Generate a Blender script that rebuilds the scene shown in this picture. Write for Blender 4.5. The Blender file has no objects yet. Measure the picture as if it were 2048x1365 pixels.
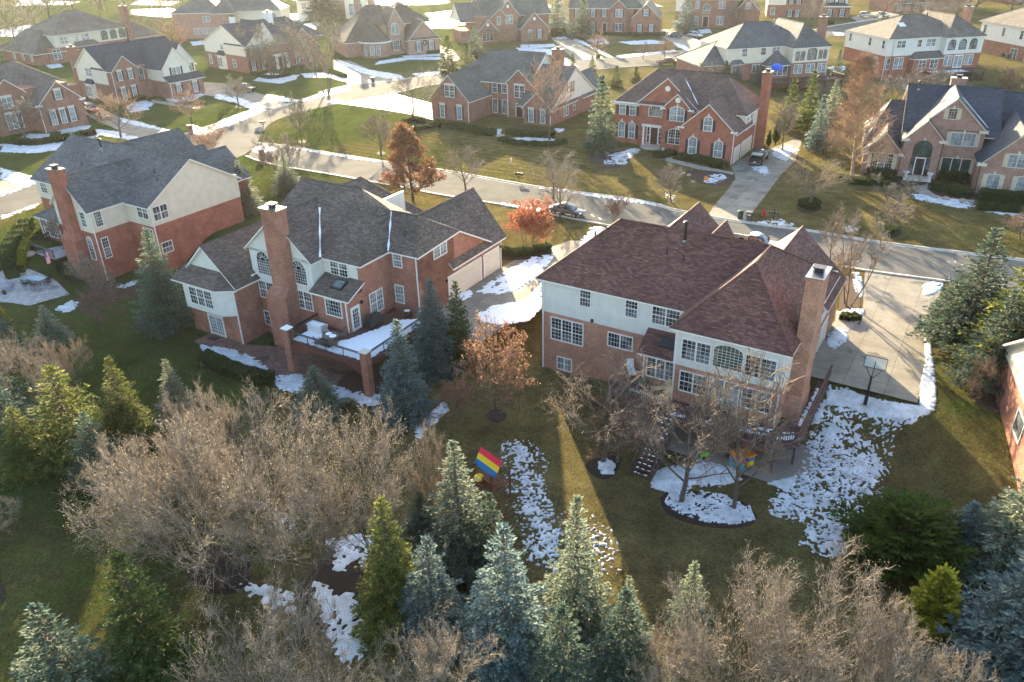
import bpy, bmesh, math, random
from mathutils import Vector, Matrix, noise
C = bpy.context.scene
COL = C.collection
PI = math.pi
R_ = math.radians
# ------------------------------------------------------------ camera
HC, FOC, PIT, ROL = 34.0, 1593.0, R_(28.32), R_(1.28)
cd = bpy.data.cameras.new('camera'); cam = bpy.data.objects.new('camera', cd); COL.objects.link(cam)
cd.sensor_width = 36.0; cd.lens = 36.0 * FOC / 2048.0; cd.clip_start = 0.5; cd.clip_end = 6000
_f = Vector((0, math.cos(PIT), -math.sin(PIT))); _r = Vector((1, 0, 0)); _d = _f.cross(_r)
CR = math.cos(ROL) * _r + math.sin(ROL) * _d; CDn = -math.sin(ROL) * _r + math.cos(ROL) * _d; CF = _f
m = Matrix((CR, -CDn, -CF)).transposed().to_4x4(); m.translation = (0, 0, HC)
cam.matrix_world = m
C.camera = cam
C.render.resolution_x, C.render.resolution_y = 1024, 682
# ------------------------------------------------------------ sky and sun
HAZE = 0.000052
SUN_AZ, SUN_EL = R_(-9.5), R_(14.0)
w = bpy.data.worlds.new('World'); C.world = w; w.use_nodes = True
nt = w.node_tree; bg = nt.nodes['Background']
sky = nt.nodes.new('ShaderNodeTexSky'); sky.sky_type = 'NISHITA'; sky.sun_disc = False
sky.sun_elevation = SUN_EL; sky.sun_rotation = SUN_AZ; sky.air_density = 1.0; sky.dust_density = 1.5; sky.ozone_density = 1.0
nt.links.new(sky.outputs[0], bg.inputs[0]); bg.inputs[1].default_value = 0.115
sl = bpy.data.lights.new('sun', 'SUN'); so = bpy.data.objects.new('sun', sl); COL.objects.link(so)
sl.energy = 5.0; sl.angle = R_(0.6); sl.color = (1.0, 0.82, 0.52)
sd = Vector((math.sin(SUN_AZ) * math.cos(SUN_EL), math.cos(SUN_AZ) * math.cos(SUN_EL), math.sin(SUN_EL)))
so.rotation_euler = sd.to_track_quat('Z', 'Y').to_euler(); so.location = (0, 60, 90)
C.view_settings.view_transform = 'Standard'; C.view_settings.look = 'None'
C.view_settings.exposure = 2.5; C.view_settings.gamma = 1.0
C.cycles.max_bounces = 5; C.cycles.diffuse_bounces = 2; C.cycles.glossy_bounces = 2
C.cycles.transmission_bounces = 2; C.cycles.transparent_max_bounces = 6; C.cycles.volume_bounces = 0
C.cycles.use_denoising = True; C.cycles.sample_clamp_indirect = 4; C.cycles.use_adaptive_sampling = True
C.cycles.adaptive_threshold = 0.02
# ------------------------------------------------------------ ground shape and pixel helpers
GL = [(-400, 60), (-90, 72), (-60, 86), (-42, 98), (-30, 88), (-13, 72), (-8, 73), (-2, 76.5), (2, 76), (6, 68), (14, 62), (20, 59), (23.5, 57.5), (29, 55), (40, 52), (60, 52), (400, 60)]
def sm(t):
    t = max(0.0, min(1.0, t)); return t * t * (3 - 2 * t)
def gline(x):
    for (a, b), (c, d) in zip(GL, GL[1:]):
        if a <= x <= c: return b + (d - b) * (x - a) / (c - a)
    return 60
def zg(x, y):
    h = -2.6 * sm((gline(x) - y) / (8.5 + 22 * sm((x - 27) / 9)))
    q = math.hypot((x - 88) / 34, (y - 176) / 18)
    h -= 2.6 * sm((1.25 - q) / .35)
    return h
def ray(px, py):
    return CR * ((px - 1024) / FOC) + CDn * ((py - 682.5) / FOC) + CF
def W(px, py, z=0.0):
    d = ray(px, py); t = (z - HC) / d.z
    return Vector((d.x * t, d.y * t, z))
def G(px, py):
    z = -1.0
    for _ in range(12):
        p = W(px, py, z); z = z * .3 + zg(p.x, p.y) * .7
    return Vector((p.x, p.y, zg(p.x, p.y)))
def zat(p, px, py):
    d = ray(px, py); t = (p.x * d.x + p.y * d.y) / (d.x * d.x + d.y * d.y)
    return HC + t * d.z
# ------------------------------------------------------------ material helpers
def mat(name):
    m = bpy.data.materials.new(name); m.use_nodes = True
    n = m.node_tree; return m, n, n.nodes['Principled BSDF'], n.links
def flat(name, col, rough=.6, metal=0.0, var=.12, sc=6.0, spec=.3, bump=0.0):
    m, n, b, L = mat(name)
    tc = n.nodes.new('ShaderNodeTexCoord'); no = n.nodes.new('ShaderNodeTexNoise'); no.inputs['Scale'].default_value = sc
    no.inputs['Detail'].default_value = 5
    L.new(tc.outputs['Object'], no.inputs[0])
    cr = n.nodes.new('ShaderNodeValToRGB')
    cr.color_ramp.elements[0].position = .3; cr.color_ramp.elements[1].position = .7
    cr.color_ramp.elements[0].color = [c * (1 - var) for c in col] + [1]; cr.color_ramp.elements[1].color = [min(1, c * (1 + var)) for c in col] + [1]
    L.new(no.outputs[0], cr.inputs[0]); L.new(cr.outputs[0], b.inputs['Base Color'])
    b.inputs['Roughness'].default_value = rough; b.inputs['Metallic'].default_value = metal
    b.inputs['Specular IOR Level'].default_value = spec
    if bump:
        bp = n.nodes.new('ShaderNodeBump'); bp.inputs['Strength'].default_value = bump; bp.inputs['Distance'].default_value = .05
        L.new(no.outputs[0], bp.inputs['Height']); L.new(bp.outputs[0], b.inputs['Normal'])
    return m
def mixc(n, L, fac, a, bcol, mode='MIX'):
    x = n.nodes.new('ShaderNodeMix'); x.data_type = 'RGBA'; x.blend_type = mode
    for v, i in ((fac, 0), (a, 6), (bcol, 7)):
        if isinstance(v, (int, float)): x.inputs[i].default_value = v
        elif isinstance(v, (tuple, list)): x.inputs[i].default_value = tuple(v) + (1,)
        else: L.new(v, x.inputs[i])
    return x.outputs[2]
def noi(n, L, vec, sc, det=4, rough=.55):
    t = n.nodes.new('ShaderNodeTexNoise'); t.inputs['Scale'].default_value = sc; t.inputs['Detail'].default_value = det
    t.inputs['Roughness'].default_value = rough
    if vec is not None: L.new(vec, t.inputs[0])
    return t.outputs[0]
def ramp(n, L, src, a, b_, c0=0.0, c1=1.0):
    r = n.nodes.new('ShaderNodeMapRange'); r.inputs[1].default_value = a; r.inputs[2].default_value = b_
    r.inputs[3].default_value = c0; r.inputs[4].default_value = c1; L.new(src, r.inputs[0]); return r.outputs[0]
def brick_tex(n, L, vec, c1, c2, mort, w_, h_, ms, sq=.5, bias=0.0):
    t = n.nodes.new('ShaderNodeTexBrick'); L.new(vec, t.inputs['Vector'])
    t.inputs['Color1'].default_value = c1 + (1,); t.inputs['Color2'].default_value = c2 + (1,); t.inputs['Mortar'].default_value = mort + (1,)
    t.inputs['Scale'].default_value = 1; t.inputs['Mortar Size'].default_value = ms; t.inputs['Brick Width'].default_value = w_
    t.inputs['Row Height'].default_value = h_; t.inputs['Bias'].default_value = bias; t.offset = sq; return t
def brick(name, c1, c2, mort, rot=0):
    m, n, b, L = mat(name)
    uv = n.nodes.new('ShaderNodeUVMap').outputs[0]
    t = brick_tex(n, L, uv, c1, c2, mort, .30, .10, .014)
    tc = n.nodes.new('ShaderNodeTexCoord').outputs['Object']
    k = noi(n, L, tc, .9, 5); k2 = noi(n, L, tc, 7, 3)
    c = mixc(n, L, 1.0, t.outputs[0], ramp(n, L, k, .3, .7, .78, 1.2), 'MULTIPLY')
    c = mixc(n, L, 1.0, c, ramp(n, L, k2, .3, .7, .8, 1.2), 'MULTIPLY')
    L.new(c, b.inputs['Base Color']); b.inputs['Roughness'].default_value = .85; b.inputs['Specular IOR Level'].default_value = .2
    bp = n.nodes.new('ShaderNodeBump'); bp.inputs['Strength'].default_value = .5; bp.inputs['Distance'].default_value = .02
    L.new(t.outputs['Fac'], bp.inputs['Height']); bp.invert = True; L.new(bp.outputs[0], b.inputs['Normal'])
    return m
def siding(name, col):
    m, n, b, L = mat(name)
    uv = n.nodes.new('ShaderNodeUVMap').outputs[0]
    sp = n.nodes.new('ShaderNodeSeparateXYZ'); L.new(uv, sp.inputs[0])
    md = n.nodes.new('ShaderNodeMath'); md.operation = 'FRACT'; mu = n.nodes.new('ShaderNodeMath'); mu.operation = 'MULTIPLY'; mu.inputs[1].default_value = 1 / .2
    L.new(sp.outputs[1], mu.inputs[0]); L.new(mu.outputs[0], md.inputs[0])
    ln = ramp(n, L, md.outputs[0], 0.0, .16, .74, 1.0)
    tc = n.nodes.new('ShaderNodeTexCoord').outputs['Object']; k = noi(n, L, tc, 1.2, 5)
    c = mixc(n, L, 1.0, col, ramp(n, L, k, .3, .7, .9, 1.05), 'MULTIPLY'); c = mixc(n, L, 1.0, c, ln, 'MULTIPLY')
    L.new(c, b.inputs['Base Color']); b.inputs['Roughness'].default_value = .55; b.inputs['Specular IOR Level'].default_value = .3
    bp = n.nodes.new('ShaderNodeBump'); bp.inputs['Strength'].default_value = .6; bp.inputs['Distance'].default_value = .02
    L.new(md.outputs[0], bp.inputs['Height']); bp.invert = True; L.new(bp.outputs[0], b.inputs['Normal'])
    return m
def shingle(name, c1, c2, c3, sw=.40, sh=.165):
    m, n, b, L = mat(name)
    uv = n.nodes.new('ShaderNodeUVMap').outputs[0]
    t = brick_tex(n, L, uv, tuple(x * .68 for x in c1), tuple(x * 1.15 for x in c2), tuple(x * .5 for x in c1), sw, sh, .014, .37)
    tc = n.nodes.new('ShaderNodeTexCoord').outputs['Object']
    mp = n.nodes.new('ShaderNodeMapping'); mp.inputs['Scale'].default_value = (2.2, 5.5, 1); L.new(uv, mp.inputs[0])
    k = noi(n, L, mp.outputs[0], 1.0, 2, .5); k2 = noi(n, L, tc, .35, 5); k3 = noi(n, L, tc, 14, 2)
    c = mixc(n, L, ramp(n, L, k, .46, .58, 0, .5), t.outputs[0], tuple(x * .8 for x in c3))
    c = mixc(n, L, 1.0, c, ramp(n, L, k2, .3, .7, .75, 1.2), 'MULTIPLY')
    c = mixc(n, L, 1.0, c, ramp(n, L, k3, .3, .7, .8, 1.2), 'MULTIPLY')
    L.new(c, b.inputs['Base Color']); b.inputs['Roughness'].default_value = .8; b.inputs['Specular IOR Level'].default_value = .35
    bp = n.nodes.new('ShaderNodeBump'); bp.inputs['Strength'].default_value = .7; bp.inputs['Distance'].default_value = .03
    L.new(t.outputs['Fac'], bp.inputs['Height']); bp.invert = True; L.new(bp.outputs[0], b.inputs['Normal'])
    return m
def foliage(name, c1, c2, c3, sc=1.6):
    m, n, b, L = mat(name)
    tc = n.nodes.new('ShaderNodeTexCoord').outputs['Object']; oi = n.nodes.new('ShaderNodeObjectInfo')
    k = noi(n, L, tc, sc, 3); k2 = noi(n, L, tc, sc * 6, 2)
    c = mixc(n, L, ramp(n, L, k, .35, .65), c1, c2); c = mixc(n, L, ramp(n, L, k2, .5, .75), c, c3)
    c = mixc(n, L, 1.0, c, ramp(n, L, oi.outputs['Random'], 0, 1, .8, 1.2), 'MULTIPLY')
    L.new(c, b.inputs['Base Color']); b.inputs['Roughness'].default_value = .7; b.inputs['Specular IOR Level'].default_value = .25
    b.inputs['Subsurface Weight'].default_value = 0
    tr = n.nodes.new('ShaderNodeBsdfTranslucent'); L.new(c, tr.inputs[0]); ms = n.nodes.new('ShaderNodeMixShader'); ms.inputs[0].default_value = .42
    L.new(b.outputs[0], ms.inputs[1]); L.new(tr.outputs[0], ms.inputs[2]); L.new(ms.outputs[0], n.nodes['Material Output'].inputs[0])
    return m
M = {}
M['brick_red'] = brick('red brick', (.27, .075, .042), (.40, .135, .075), (.34, .27, .23))
M['brick_tan'] = brick('tan red brick', (.36, .125, .07), (.46, .185, .105), (.40, .33, .27))
M['brick_deep'] = brick('deep red brick', (.30, .072, .04), (.38, .11, .062), (.30, .20, .17))
M['brick_brown'] = brick('brown brick', (.22, .085, .058), (.31, .13, .09), (.28, .22, .19))
M['brick_pink'] = brick('rose brick', (.34, .17, .125), (.25, .115, .085), (.40, .33, .29))
M['siding_white'] = siding('white lap siding', (.66, .65, .60))
M['siding_cream'] = siding('cream lap siding', (.66, .60, .48))
M['siding_pale'] = siding('pale smooth cladding', (.72, .66, .56))
M['roof_maroon'] = shingle('maroon shingles', (.138, .060, .048), (.195, .092, .072), (.095, .042, .036))
M['roof_brown'] = shingle('grey brown shingles', (.118, .090, .078), (.165, .130, .112), (.09, .068, .060))
M['roof_blue'] = shingle('blue grey shingles', (.105, .108, .112), (.14, .145, .15), (.08, .084, .088))
M['roof_navy'] = shingle('dark blue shingles', (.040, .052, .078), (.06, .074, .10), (.03, .038, .058))
M['roof_red'] = shingle('red brown shingles', (.15, .09, .075), (.19, .125, .105), (.12, .07, .06))
M['roof_grey'] = shingle('green grey shingles', (.11, .115, .105), (.145, .15, .14), (.085, .09, .085))
M['roof_tan'] = shingle('weathered brown shingles', (.15, .12, .10), (.20, .165, .14), (.12, .095, .08))
M['trim'] = flat('white trim', (.72, .70, .66), .5)
M['trim_tan'] = flat('tan trim', (.60, .52, .42), .5)
M['door_tan'] = flat('beige door', (.62, .55, .44), .5)
M['stone'] = flat('limestone', (.55, .50, .42), .8)
M['dark'] = flat('black metal', (.015, .015, .017), .4, spec=.5)
M['steel'] = flat('galvanised steel', (.26, .27, .28), .3, .8)
M['shut_dark'] = flat('dark shutter', (.035, .03, .035), .5)
M['shut_tan'] = flat('tan shutter', (.50, .42, .32), .5)
M['shut_brown'] = flat('brown shutter', (.10, .06, .06), .5)
M['door_dark'] = flat('dark wood door', (.05, .02, .015), .4)
M['snow'] = flat('snow', (.86, .88, .92), .6, var=.05, sc=3, bump=.5)
M['snow_thin'] = None
M['concrete'] = flat('concrete', (.42, .38, .32), .75, var=.14, sc=.7)
M['wood_red'] = flat('red stained wood', (.13, .045, .035), .7, var=.25)
M['wood_brown'] = flat('brown stained wood', (.10, .055, .05), .7, var=.25)
def glass_mat(name, c1, c2, rough=.06, sc=.5):
    m, n, b, L = mat(name)
    tc = n.nodes.new('ShaderNodeTexCoord').outputs['Object']; oi = n.nodes.new('ShaderNodeObjectInfo')
    k = noi(n, L, tc, .75, 3)
    c = mixc(n, L, ramp(n, L, k, .44, .6), c1, c2)
    L.new(c, b.inputs['Base Color']); b.inputs['Roughness'].default_value = rough; b.inputs['Specular IOR Level'].default_value = .8
    return m
M['glass'] = glass_mat('window glass', (.02, .025, .03), (.17, .185, .20))
M['glass_curtain'] = glass_mat('curtained window glass', (.16, .19, .21), (.30, .34, .36))
M['glass_green'] = glass_mat('green tinted glass', (.02, .05, .045), (.06, .11, .09))
# ------------------------------------------------------------ mesh builder
class MB:
    def __init__(s): s.v = []; s.f = []
    def poly(s, pts):
        i = len(s.v); s.v += [tuple(p) for p in pts]; s.f.append(tuple(range(i, i + len(pts))))
    def box(s, x0, y0, z0, x1, y1, z1):
        x0, x1 = min(x0, x1), max(x0, x1); y0, y1 = min(y0, y1), max(y0, y1); z0, z1 = min(z0, z1), max(z0, z1)
        i = len(s.v); s.v += [(x, y, z) for z in (z0, z1) for x, y in ((x0, y0), (x1, y0), (x1, y1), (x0, y1))]
        s.f += [tuple(i + k for k in q) for q in ((0, 3, 2, 1), (4, 5, 6, 7), (0, 1, 5, 4), (1, 2, 6, 5), (2, 3, 7, 6), (3, 0, 4, 7))]
        return s
    def hexa(s, pts):   # 8 points, bottom ring then top ring
        i = len(s.v); s.v += [tuple(p) for p in pts]
        s.f += [tuple(i + k for k in q) for q in ((0, 3, 2, 1), (4, 5, 6, 7), (0, 1, 5, 4), (1, 2, 6, 5), (2, 3, 7, 6), (3, 0, 4, 7))]
    def prism(s, ring, vec):
        n = len(ring); i = len(s.v); vec = Vector(vec)
        s.v += [tuple(Vector(p)) for p in ring] + [tuple(Vector(p) + vec) for p in ring]
        s.f.append(tuple(i + k for k in reversed(range(n)))); s.f.append(tuple(i + n + k for k in range(n)))
        for k in range(n): s.f.append((i + k, i + (k + 1) % n, i + n + (k + 1) % n, i + n + k))
    def bar(s, a, b, r, k=6, r2=None):
        a = Vector(a); b = Vector(b); d = (b - a)
        if d.length < 1e-6: return
        d.normalize(); u = d.orthogonal().normalized(); v = d.cross(u); r2 = r if r2 is None else r2
        i = len(s.v)
        for p, q in ((a, r), (b, r2)):
            for j in range(k):
                t = 2 * PI * j / k + PI / k; s.v.append(tuple(p + (u * math.cos(t) + v * math.sin(t)) * q))
        for j in range(k): s.f.append((i + j, i + (j + 1) % k, i + k + (j + 1) % k, i + k + j))
        s.f.append(tuple(i + j for j in reversed(range(k)))); s.f.append(tuple(i + k + j for j in range(k)))
    def lathe(s, prof, cx=0, cy=0, k=16):
        i = len(s.v)
        for r, z in prof:
            for j in range(k):
                t = 2 * PI * j / k; s.v.append((cx + r * math.cos(t), cy + r * math.sin(t), z))
        for a in range(len(prof) - 1):
            for j in range(k): s.f.append((i + a * k + j, i + a * k + (j + 1) % k, i + (a + 1) * k + (j + 1) % k, i + (a + 1) * k + j))
        s.f.append(tuple(i + j for j in reversed(range(k)))); a = len(prof) - 1; s.f.append(tuple(i + a * k + j for j in range(k)))
    def build(s, name, m_, parent=None, smooth=False, uv=True, bevel=0, fixn=False):
        me = bpy.data.meshes.new(name); me.from_pydata(s.v, [], s.f); me.update()
        if fixn:
            bm = bmesh.new(); bm.from_mesh(me); bmesh.ops.recalc_face_normals(bm, faces=bm.faces); bm.to_mesh(me); bm.free(); me.update()
        if uv:
            ul = me.uv_layers.new(name='UVMap'); vs = me.vertices; data = ul.data
            for p in me.polygons:
                nn = p.normal
                if abs(nn.z) > .999: ux, uy = Vector((1, 0, 0)), Vector((0, 1, 0))
                else:
                    ux = Vector((-nn.y, nn.x, 0)).normalized(); uy = nn.cross(ux)
                    if uy.z < 0: uy = -uy
                for li in p.loop_indices:
                    co = vs[me.loops[li].vertex_index].co; data[li].uv = (co.dot(ux), co.dot(uy))
        if smooth:
            me.polygons.foreach_set('use_smooth', [True] * len(me.polygons))
        me.materials.append(M[m_] if isinstance(m_, str) else m_)
        o = bpy.data.objects.new(name, me); COL.objects.link(o)
        if parent: o.parent = parent
        if bevel:
            bv = o.modifiers.new('bevel', 'BEVEL'); bv.width = bevel; bv.segments = 2; bv.limit_method = 'ANGLE'
        return o
def tag(o, label, cat, group=None):
    o['label'] = label; o['category'] = cat
    if group: o['group'] = group
    return o
def empty(name, loc, rz=0.0, label=None, cat=None, group=None):
    o = bpy.data.objects.new(name, None); COL.objects.link(o); o.location = loc; o.rotation_euler = (0, 0, rz); o.empty_display_size = .3
    if label: tag(o, label, cat, group)
    return o
def copy_tree(o, parent=None):
    c = o.copy(); COL.objects.link(c); c.parent = parent
    for ch in list(o.children): copy_tree(ch, c)
    return c
def structure(o, kind='structure'):
    o['kind'] = kind; return o

def thin_snow():
    m, n, b, L = mat('thin melting snow'); geo = n.nodes.new('ShaderNodeNewGeometry').outputs['Position']
    k = noi(n, L, geo, 1.1, 4, .6); f = noi(n, L, geo, 11, 3, .65)
    c = mixc(n, L, ramp(n, L, k, .35, .7), (.70, .74, .80), (.42, .44, .46)); c = mixc(n, L, ramp(n, L, f, .57, .66, 0, .85), c, (.16, .13, .08))
    L.new(c, b.inputs['Base Color']); b.inputs['Roughness'].default_value = .65; b.inputs['Specular IOR Level'].default_value = .2
    bp = n.nodes.new('ShaderNodeBump'); bp.inputs['Strength'].default_value = .8; bp.inputs['Distance'].default_value = .06; L.new(f, bp.inputs['Height']); L.new(bp.outputs[0], b.inputs['Normal']); return m
M['snow_thin'] = thin_snow()
EXC = []
# ------------------------------------------------------------ house kit
def mathutils_dist(a, b, c, q):
    a, b, c, q = Vector(a), Vector(b), Vector(c), Vector(q); n = (b - a).cross(c - a)
    return 0 if n.length < 1e-9 else (q - a).dot(n.normalized())
class House:
    def __init__(s, name, ox, oy, yaw, brickm, sidingm, roofm, label, trim='trim', z=0.0, group='houses of the neighbourhood'):
        s.root = empty(name, (ox, oy, z), -R_(yaw), label, 'house', group)
        s.b = MB(); s.s = MB(); s.r = MB(); s.t = MB(); s.bm = brickm; s.sm = sidingm; s.rm = roofm; s.tm = trim
        s.ox, s.oy, s.yaw = ox, oy, R_(yaw); s.snow = MB(); s.stone = MB(); s.vent = []
    def w(s, x, y, z=0):
        c, n = math.cos(s.yaw), math.sin(s.yaw)
        return Vector((s.ox + x * c + y * n, s.oy - x * n + y * c, z))
    def brick(s, x0, y0, x1, y1, z0, z1): s.b.box(x0, y0, z0, x1, y1, z1)
    def siding(s, x0, y0, x1, y1, z0, z1, e=.03):
        s.s.box(x0 - e, y0 - e, z0, x1 + e, y1 + e, z1)
    def roofpoly(s, polys, ov_under=.2, drop=.2):
        # polys: list of top polygons (shared edges matched by coordinates)
        ed = {}
        key = lambda p: (round(p[0], 3), round(p[1], 3), round(p[2], 3))
        for P in polys:
            a = Vector(P[0]); nrm = (Vector(P[1]) - a).cross(Vector(P[-1]) - a)
            if nrm.z < 0: P = list(reversed(P))
            flatp = len(P) < 4 or all(abs(mathutils_dist(P[0], P[1], P[2], q)) < .01 for q in P[3:])
            for T in ([P] if flatp else [[P[0], P[i], P[i + 1]] for i in range(1, len(P) - 1)]):
                s.r.poly(T)
                s.t.poly([(p[0], p[1], p[2] - drop) for p in reversed(T)])
            for p, q in zip(P, list(P[1:]) + [P[0]]):
                ed.setdefault(frozenset((key(p), key(q))), []).append((p, q))
        for k, v in ed.items():
            if len(v) == 1:
                p, q = v[0]
                s.r.poly([(p[0], p[1], p[2]), (p[0], p[1], p[2] - .05), (q[0], q[1], q[2] - .05), (q[0], q[1], q[2])])
                s.t.poly([(p[0], p[1], p[2] - .05), (p[0], p[1], p[2] - drop), (q[0], q[1], q[2] - drop), (q[0], q[1], q[2] - .05)])
    def roof(s, x0, y0, x1, y1, ze, zr, axis='x', ends='gg', ov=.35, wall='b', rid=None, hin=None, gz0=None, cap=True):
        """roof over the footprint; ze is the plane height at the walls; ends: g gable, h hip, o dies into another roof"""
        sw = axis == 'y'
        if sw: x0, y0, x1, y1 = y0, x0, y1, x1
        f = (lambda a, b, z: (b, a, z)) if sw else (lambda a, b, z: (a, b, z))
        ym = (y0 + y1) / 2 if rid is None else rid
        p0 = (zr - ze) / (ym - y0); p1 = (zr - ze) / (y1 - ym)
        A0, A1 = y0 - ov, y1 + ov; z0 = ze - ov * p0; z1 = ze - ov * p1
        e0 = x0 - (ov if ends[0] != 'o' else 0); e1 = x1 + (ov if ends[1] != 'o' else 0)
        hh = hin or ((y1 - y0) / 2 + ov)
        r0 = e0 + (hh if ends[0] == 'h' else 0); r1 = e1 - (hh if ends[1] == 'h' else 0)
        if r0 > r1: r0 = r1 = (r0 + r1) / 2
        a, b_, c, d = f(e0, A0, z0), f(e1, A0, z0), f(e1, A1, z1), f(e0, A1, z1)
        g, h = f(r0, ym, zr), f(r1, ym, zr)
        polys = []
        same = (r1 - r0) < 1e-3
        polys.append([a, b_, h] if same else [a, b_, h, g]); polys.append([c, d, g] if same else [c, d, g, h])
        if ends[0] == 'h': polys.append([d, a, g])
        if ends[1] == 'h': polys.append([b_, c, h])
        s.roofpoly(polys)
        if cap:
            for p, q in ([(g, h)] + ([(a, g), (d, g)] if ends[0] == 'h' else []) + ([(b_, h), (c, h)] if ends[1] == 'h' else [])):
                if (Vector(p) - Vector(q)).length > .3: s.r.bar(Vector(p) + Vector((0, 0, .0)), Vector(q) + Vector((0, 0, .0)), .09, 5)
        for i, xx in ((0, x0), (1, x1)):
            if ends[i] == 'g' and wall:
                mb = s.b if wall == 'b' else s.s; e = .004 if wall == 'b' else .036
                zb = ze - .3 if gz0 is None else gz0
                sg = -1 if i == 0 else 1
                X0 = xx + sg * e; X1 = xx - sg * .2
                ring = [f(X0, y0 - e, zb), f(X0, y1 + e, zb), f(X0, y1 + e, ze - .08), f(X0, ym, zr - .08), f(X0, y0 - e, ze - .08)]
                mb.prism(ring, Vector(f(X1, 0, 0)) - Vector(f(X0, 0, 0)))
    # --- wall features -------------------------------------------------
    def fr(s, face, c):
        if face == 'y-': return lambda u, z, d: (u, c - d, z)
        if face == 'y+': return lambda u, z, d: (-u, c + d, z)
        if face == 'x+': return lambda u, z, d: (c + d, u, z)
        return lambda u, z, d: (c - d, u, z)
    def fbox(s, mb, P, u0, z0, u1, z1, d0, d1):
        q = [P(u, z, d) for d in (d0, d1) for u, z in ((u0, z0), (u1, z0), (u1, z1), (u0, z1))]
        mb.hexa(q)
    def window(s, face, c, u0, z0, u1, z1, n=1, grid=(3, 4), arch=0, sh=None, glass='glass', key=False, fw=.09, sill=True, frame=None, mid=True, lintel=False):
        P = s.fr(face, c + 0)
        mb = MB(); gl = MB(); w_ = u1 - u0; zt = z1 - arch
        um = (u0 + u1) / 2
        def top(u):  # arch height at u
            if not arch: return z1
            t = (u - um) / (w_ / 2); return zt + arch * math.sqrt(max(0, 1 - t * t))
        # pane
        ring = [P(u0, z0, .03), P(u1, z0, .03)] + [P(um + w_ / 2 * math.cos(a), zt + arch * math.sin(a), .03) for a in [PI * k / 12 for k in range(13)]] if arch else [P(u0, z0, .03), P(u1, z0, .03), P(u1, z1, .03), P(u0, z1, .03)]
        dv = Vector(P(0, 0, 0)) - Vector(P(0, 0, .02))
        gl.prism(ring, dv)
        F = lambda a, b, c_, d, e=.075: s.fbox(mb, P, a, b, c_, d, .0, e)
        F(u0 - fw, z0 - fw, u0, zt); F(u1, z0 - fw, u1 + fw, zt); F(u0, z0 - fw, u1, z0, .09)
        if not arch: F(u0 - fw, z1, u1 + fw, z1 + fw)
        else:
            K = 12
            for k in range(K):
                a0, a1 = PI * k / K, PI * (k + 1) / K
                rr = []
                for d in (0, .075):
                    for a, q in ((a0, 0), (a1, 0), (a1, 1), (a0, 1)):
                        rr.append(P(um + (w_ / 2 + fw * q) * math.cos(a), zt + (arch + fw * q) * math.sin(a), d))
                mb.hexa(rr)
        t = .022
        for i in range(1, n):
            u = u0 + w_ * i / n; F(u - .06, z0, u + .06, top(u), .08)
        if grid:
            gc, gr = grid
            for i in range(n):
                a, b_ = u0 + w_ * i / n, u0 + w_ * (i + 1) / n
                for j in range(1, gc):
                    u = a + (b_ - a) * j / gc; F(u - t / 2, z0, u + t / 2, top(u) if not (arch and arch > .45 * w_ and n == 1) else zt, .045)
            for j in range(1, gr):
                z = z0 + (zt - z0) * j / gr; q = t / 2 if not (mid and gr % 2 == 0 and j == gr // 2) else .04
                F(u0, z - q, u1, z + q, .05)
            if arch:
                F(u0, zt - t / 2, u1, zt + t / 2, .05)
                if arch > .45 * w_:
                    for a in [PI * k / 6 for k in range(1, 6)]:
                        x, z = math.cos(a), math.sin(a)
                        mb.bar(P(um + x * w_ * .2, zt + z * arch * .4, .04), P(um + x * w_ / 2, zt + z * arch, .04), .02, 4)
                    for k in range(8):
                        a0, a1 = PI * k / 8, PI * (k + 1) / 8
                        mb.bar(P(um + math.cos(a0) * w_ * .22, zt + math.sin(a0) * arch * .44, .04), P(um + math.cos(a1) * w_ * .22, zt + math.sin(a1) * arch * .44, .04), .02, 4)
        if key: s.lump('keystone', P, um - .12, z1 + .08, um + .12, z1 + .42, 0, .1)
        if lintel: s.lump('lintel', P, u0 - .2, z1 + .1, u1 + .2, z1 + .38, 0, .06)
        o = mb.build('window', frame or s.tm, s.root, uv=False); gl.build('pane', glass, o, uv=False)
        if sh:
            sw_ = min(.42, w_ * .45)
            for a in (u0 - fw - .03 - sw_, u1 + fw + .03):
                k = MB(); s.fbox(k, P, a, z0 - .05, a + sw_, zt + .05 if arch else z1 + .05, 0, .05)
                zz = z0 + .1
                while zz < (zt if arch else z1) - .1:
                    s.fbox(k, P, a + .05, zz, a + sw_ - .05, zz + .05, .05, .065); zz += .14
                k.build('shutter', sh, s.root, uv=False)
        return o
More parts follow.
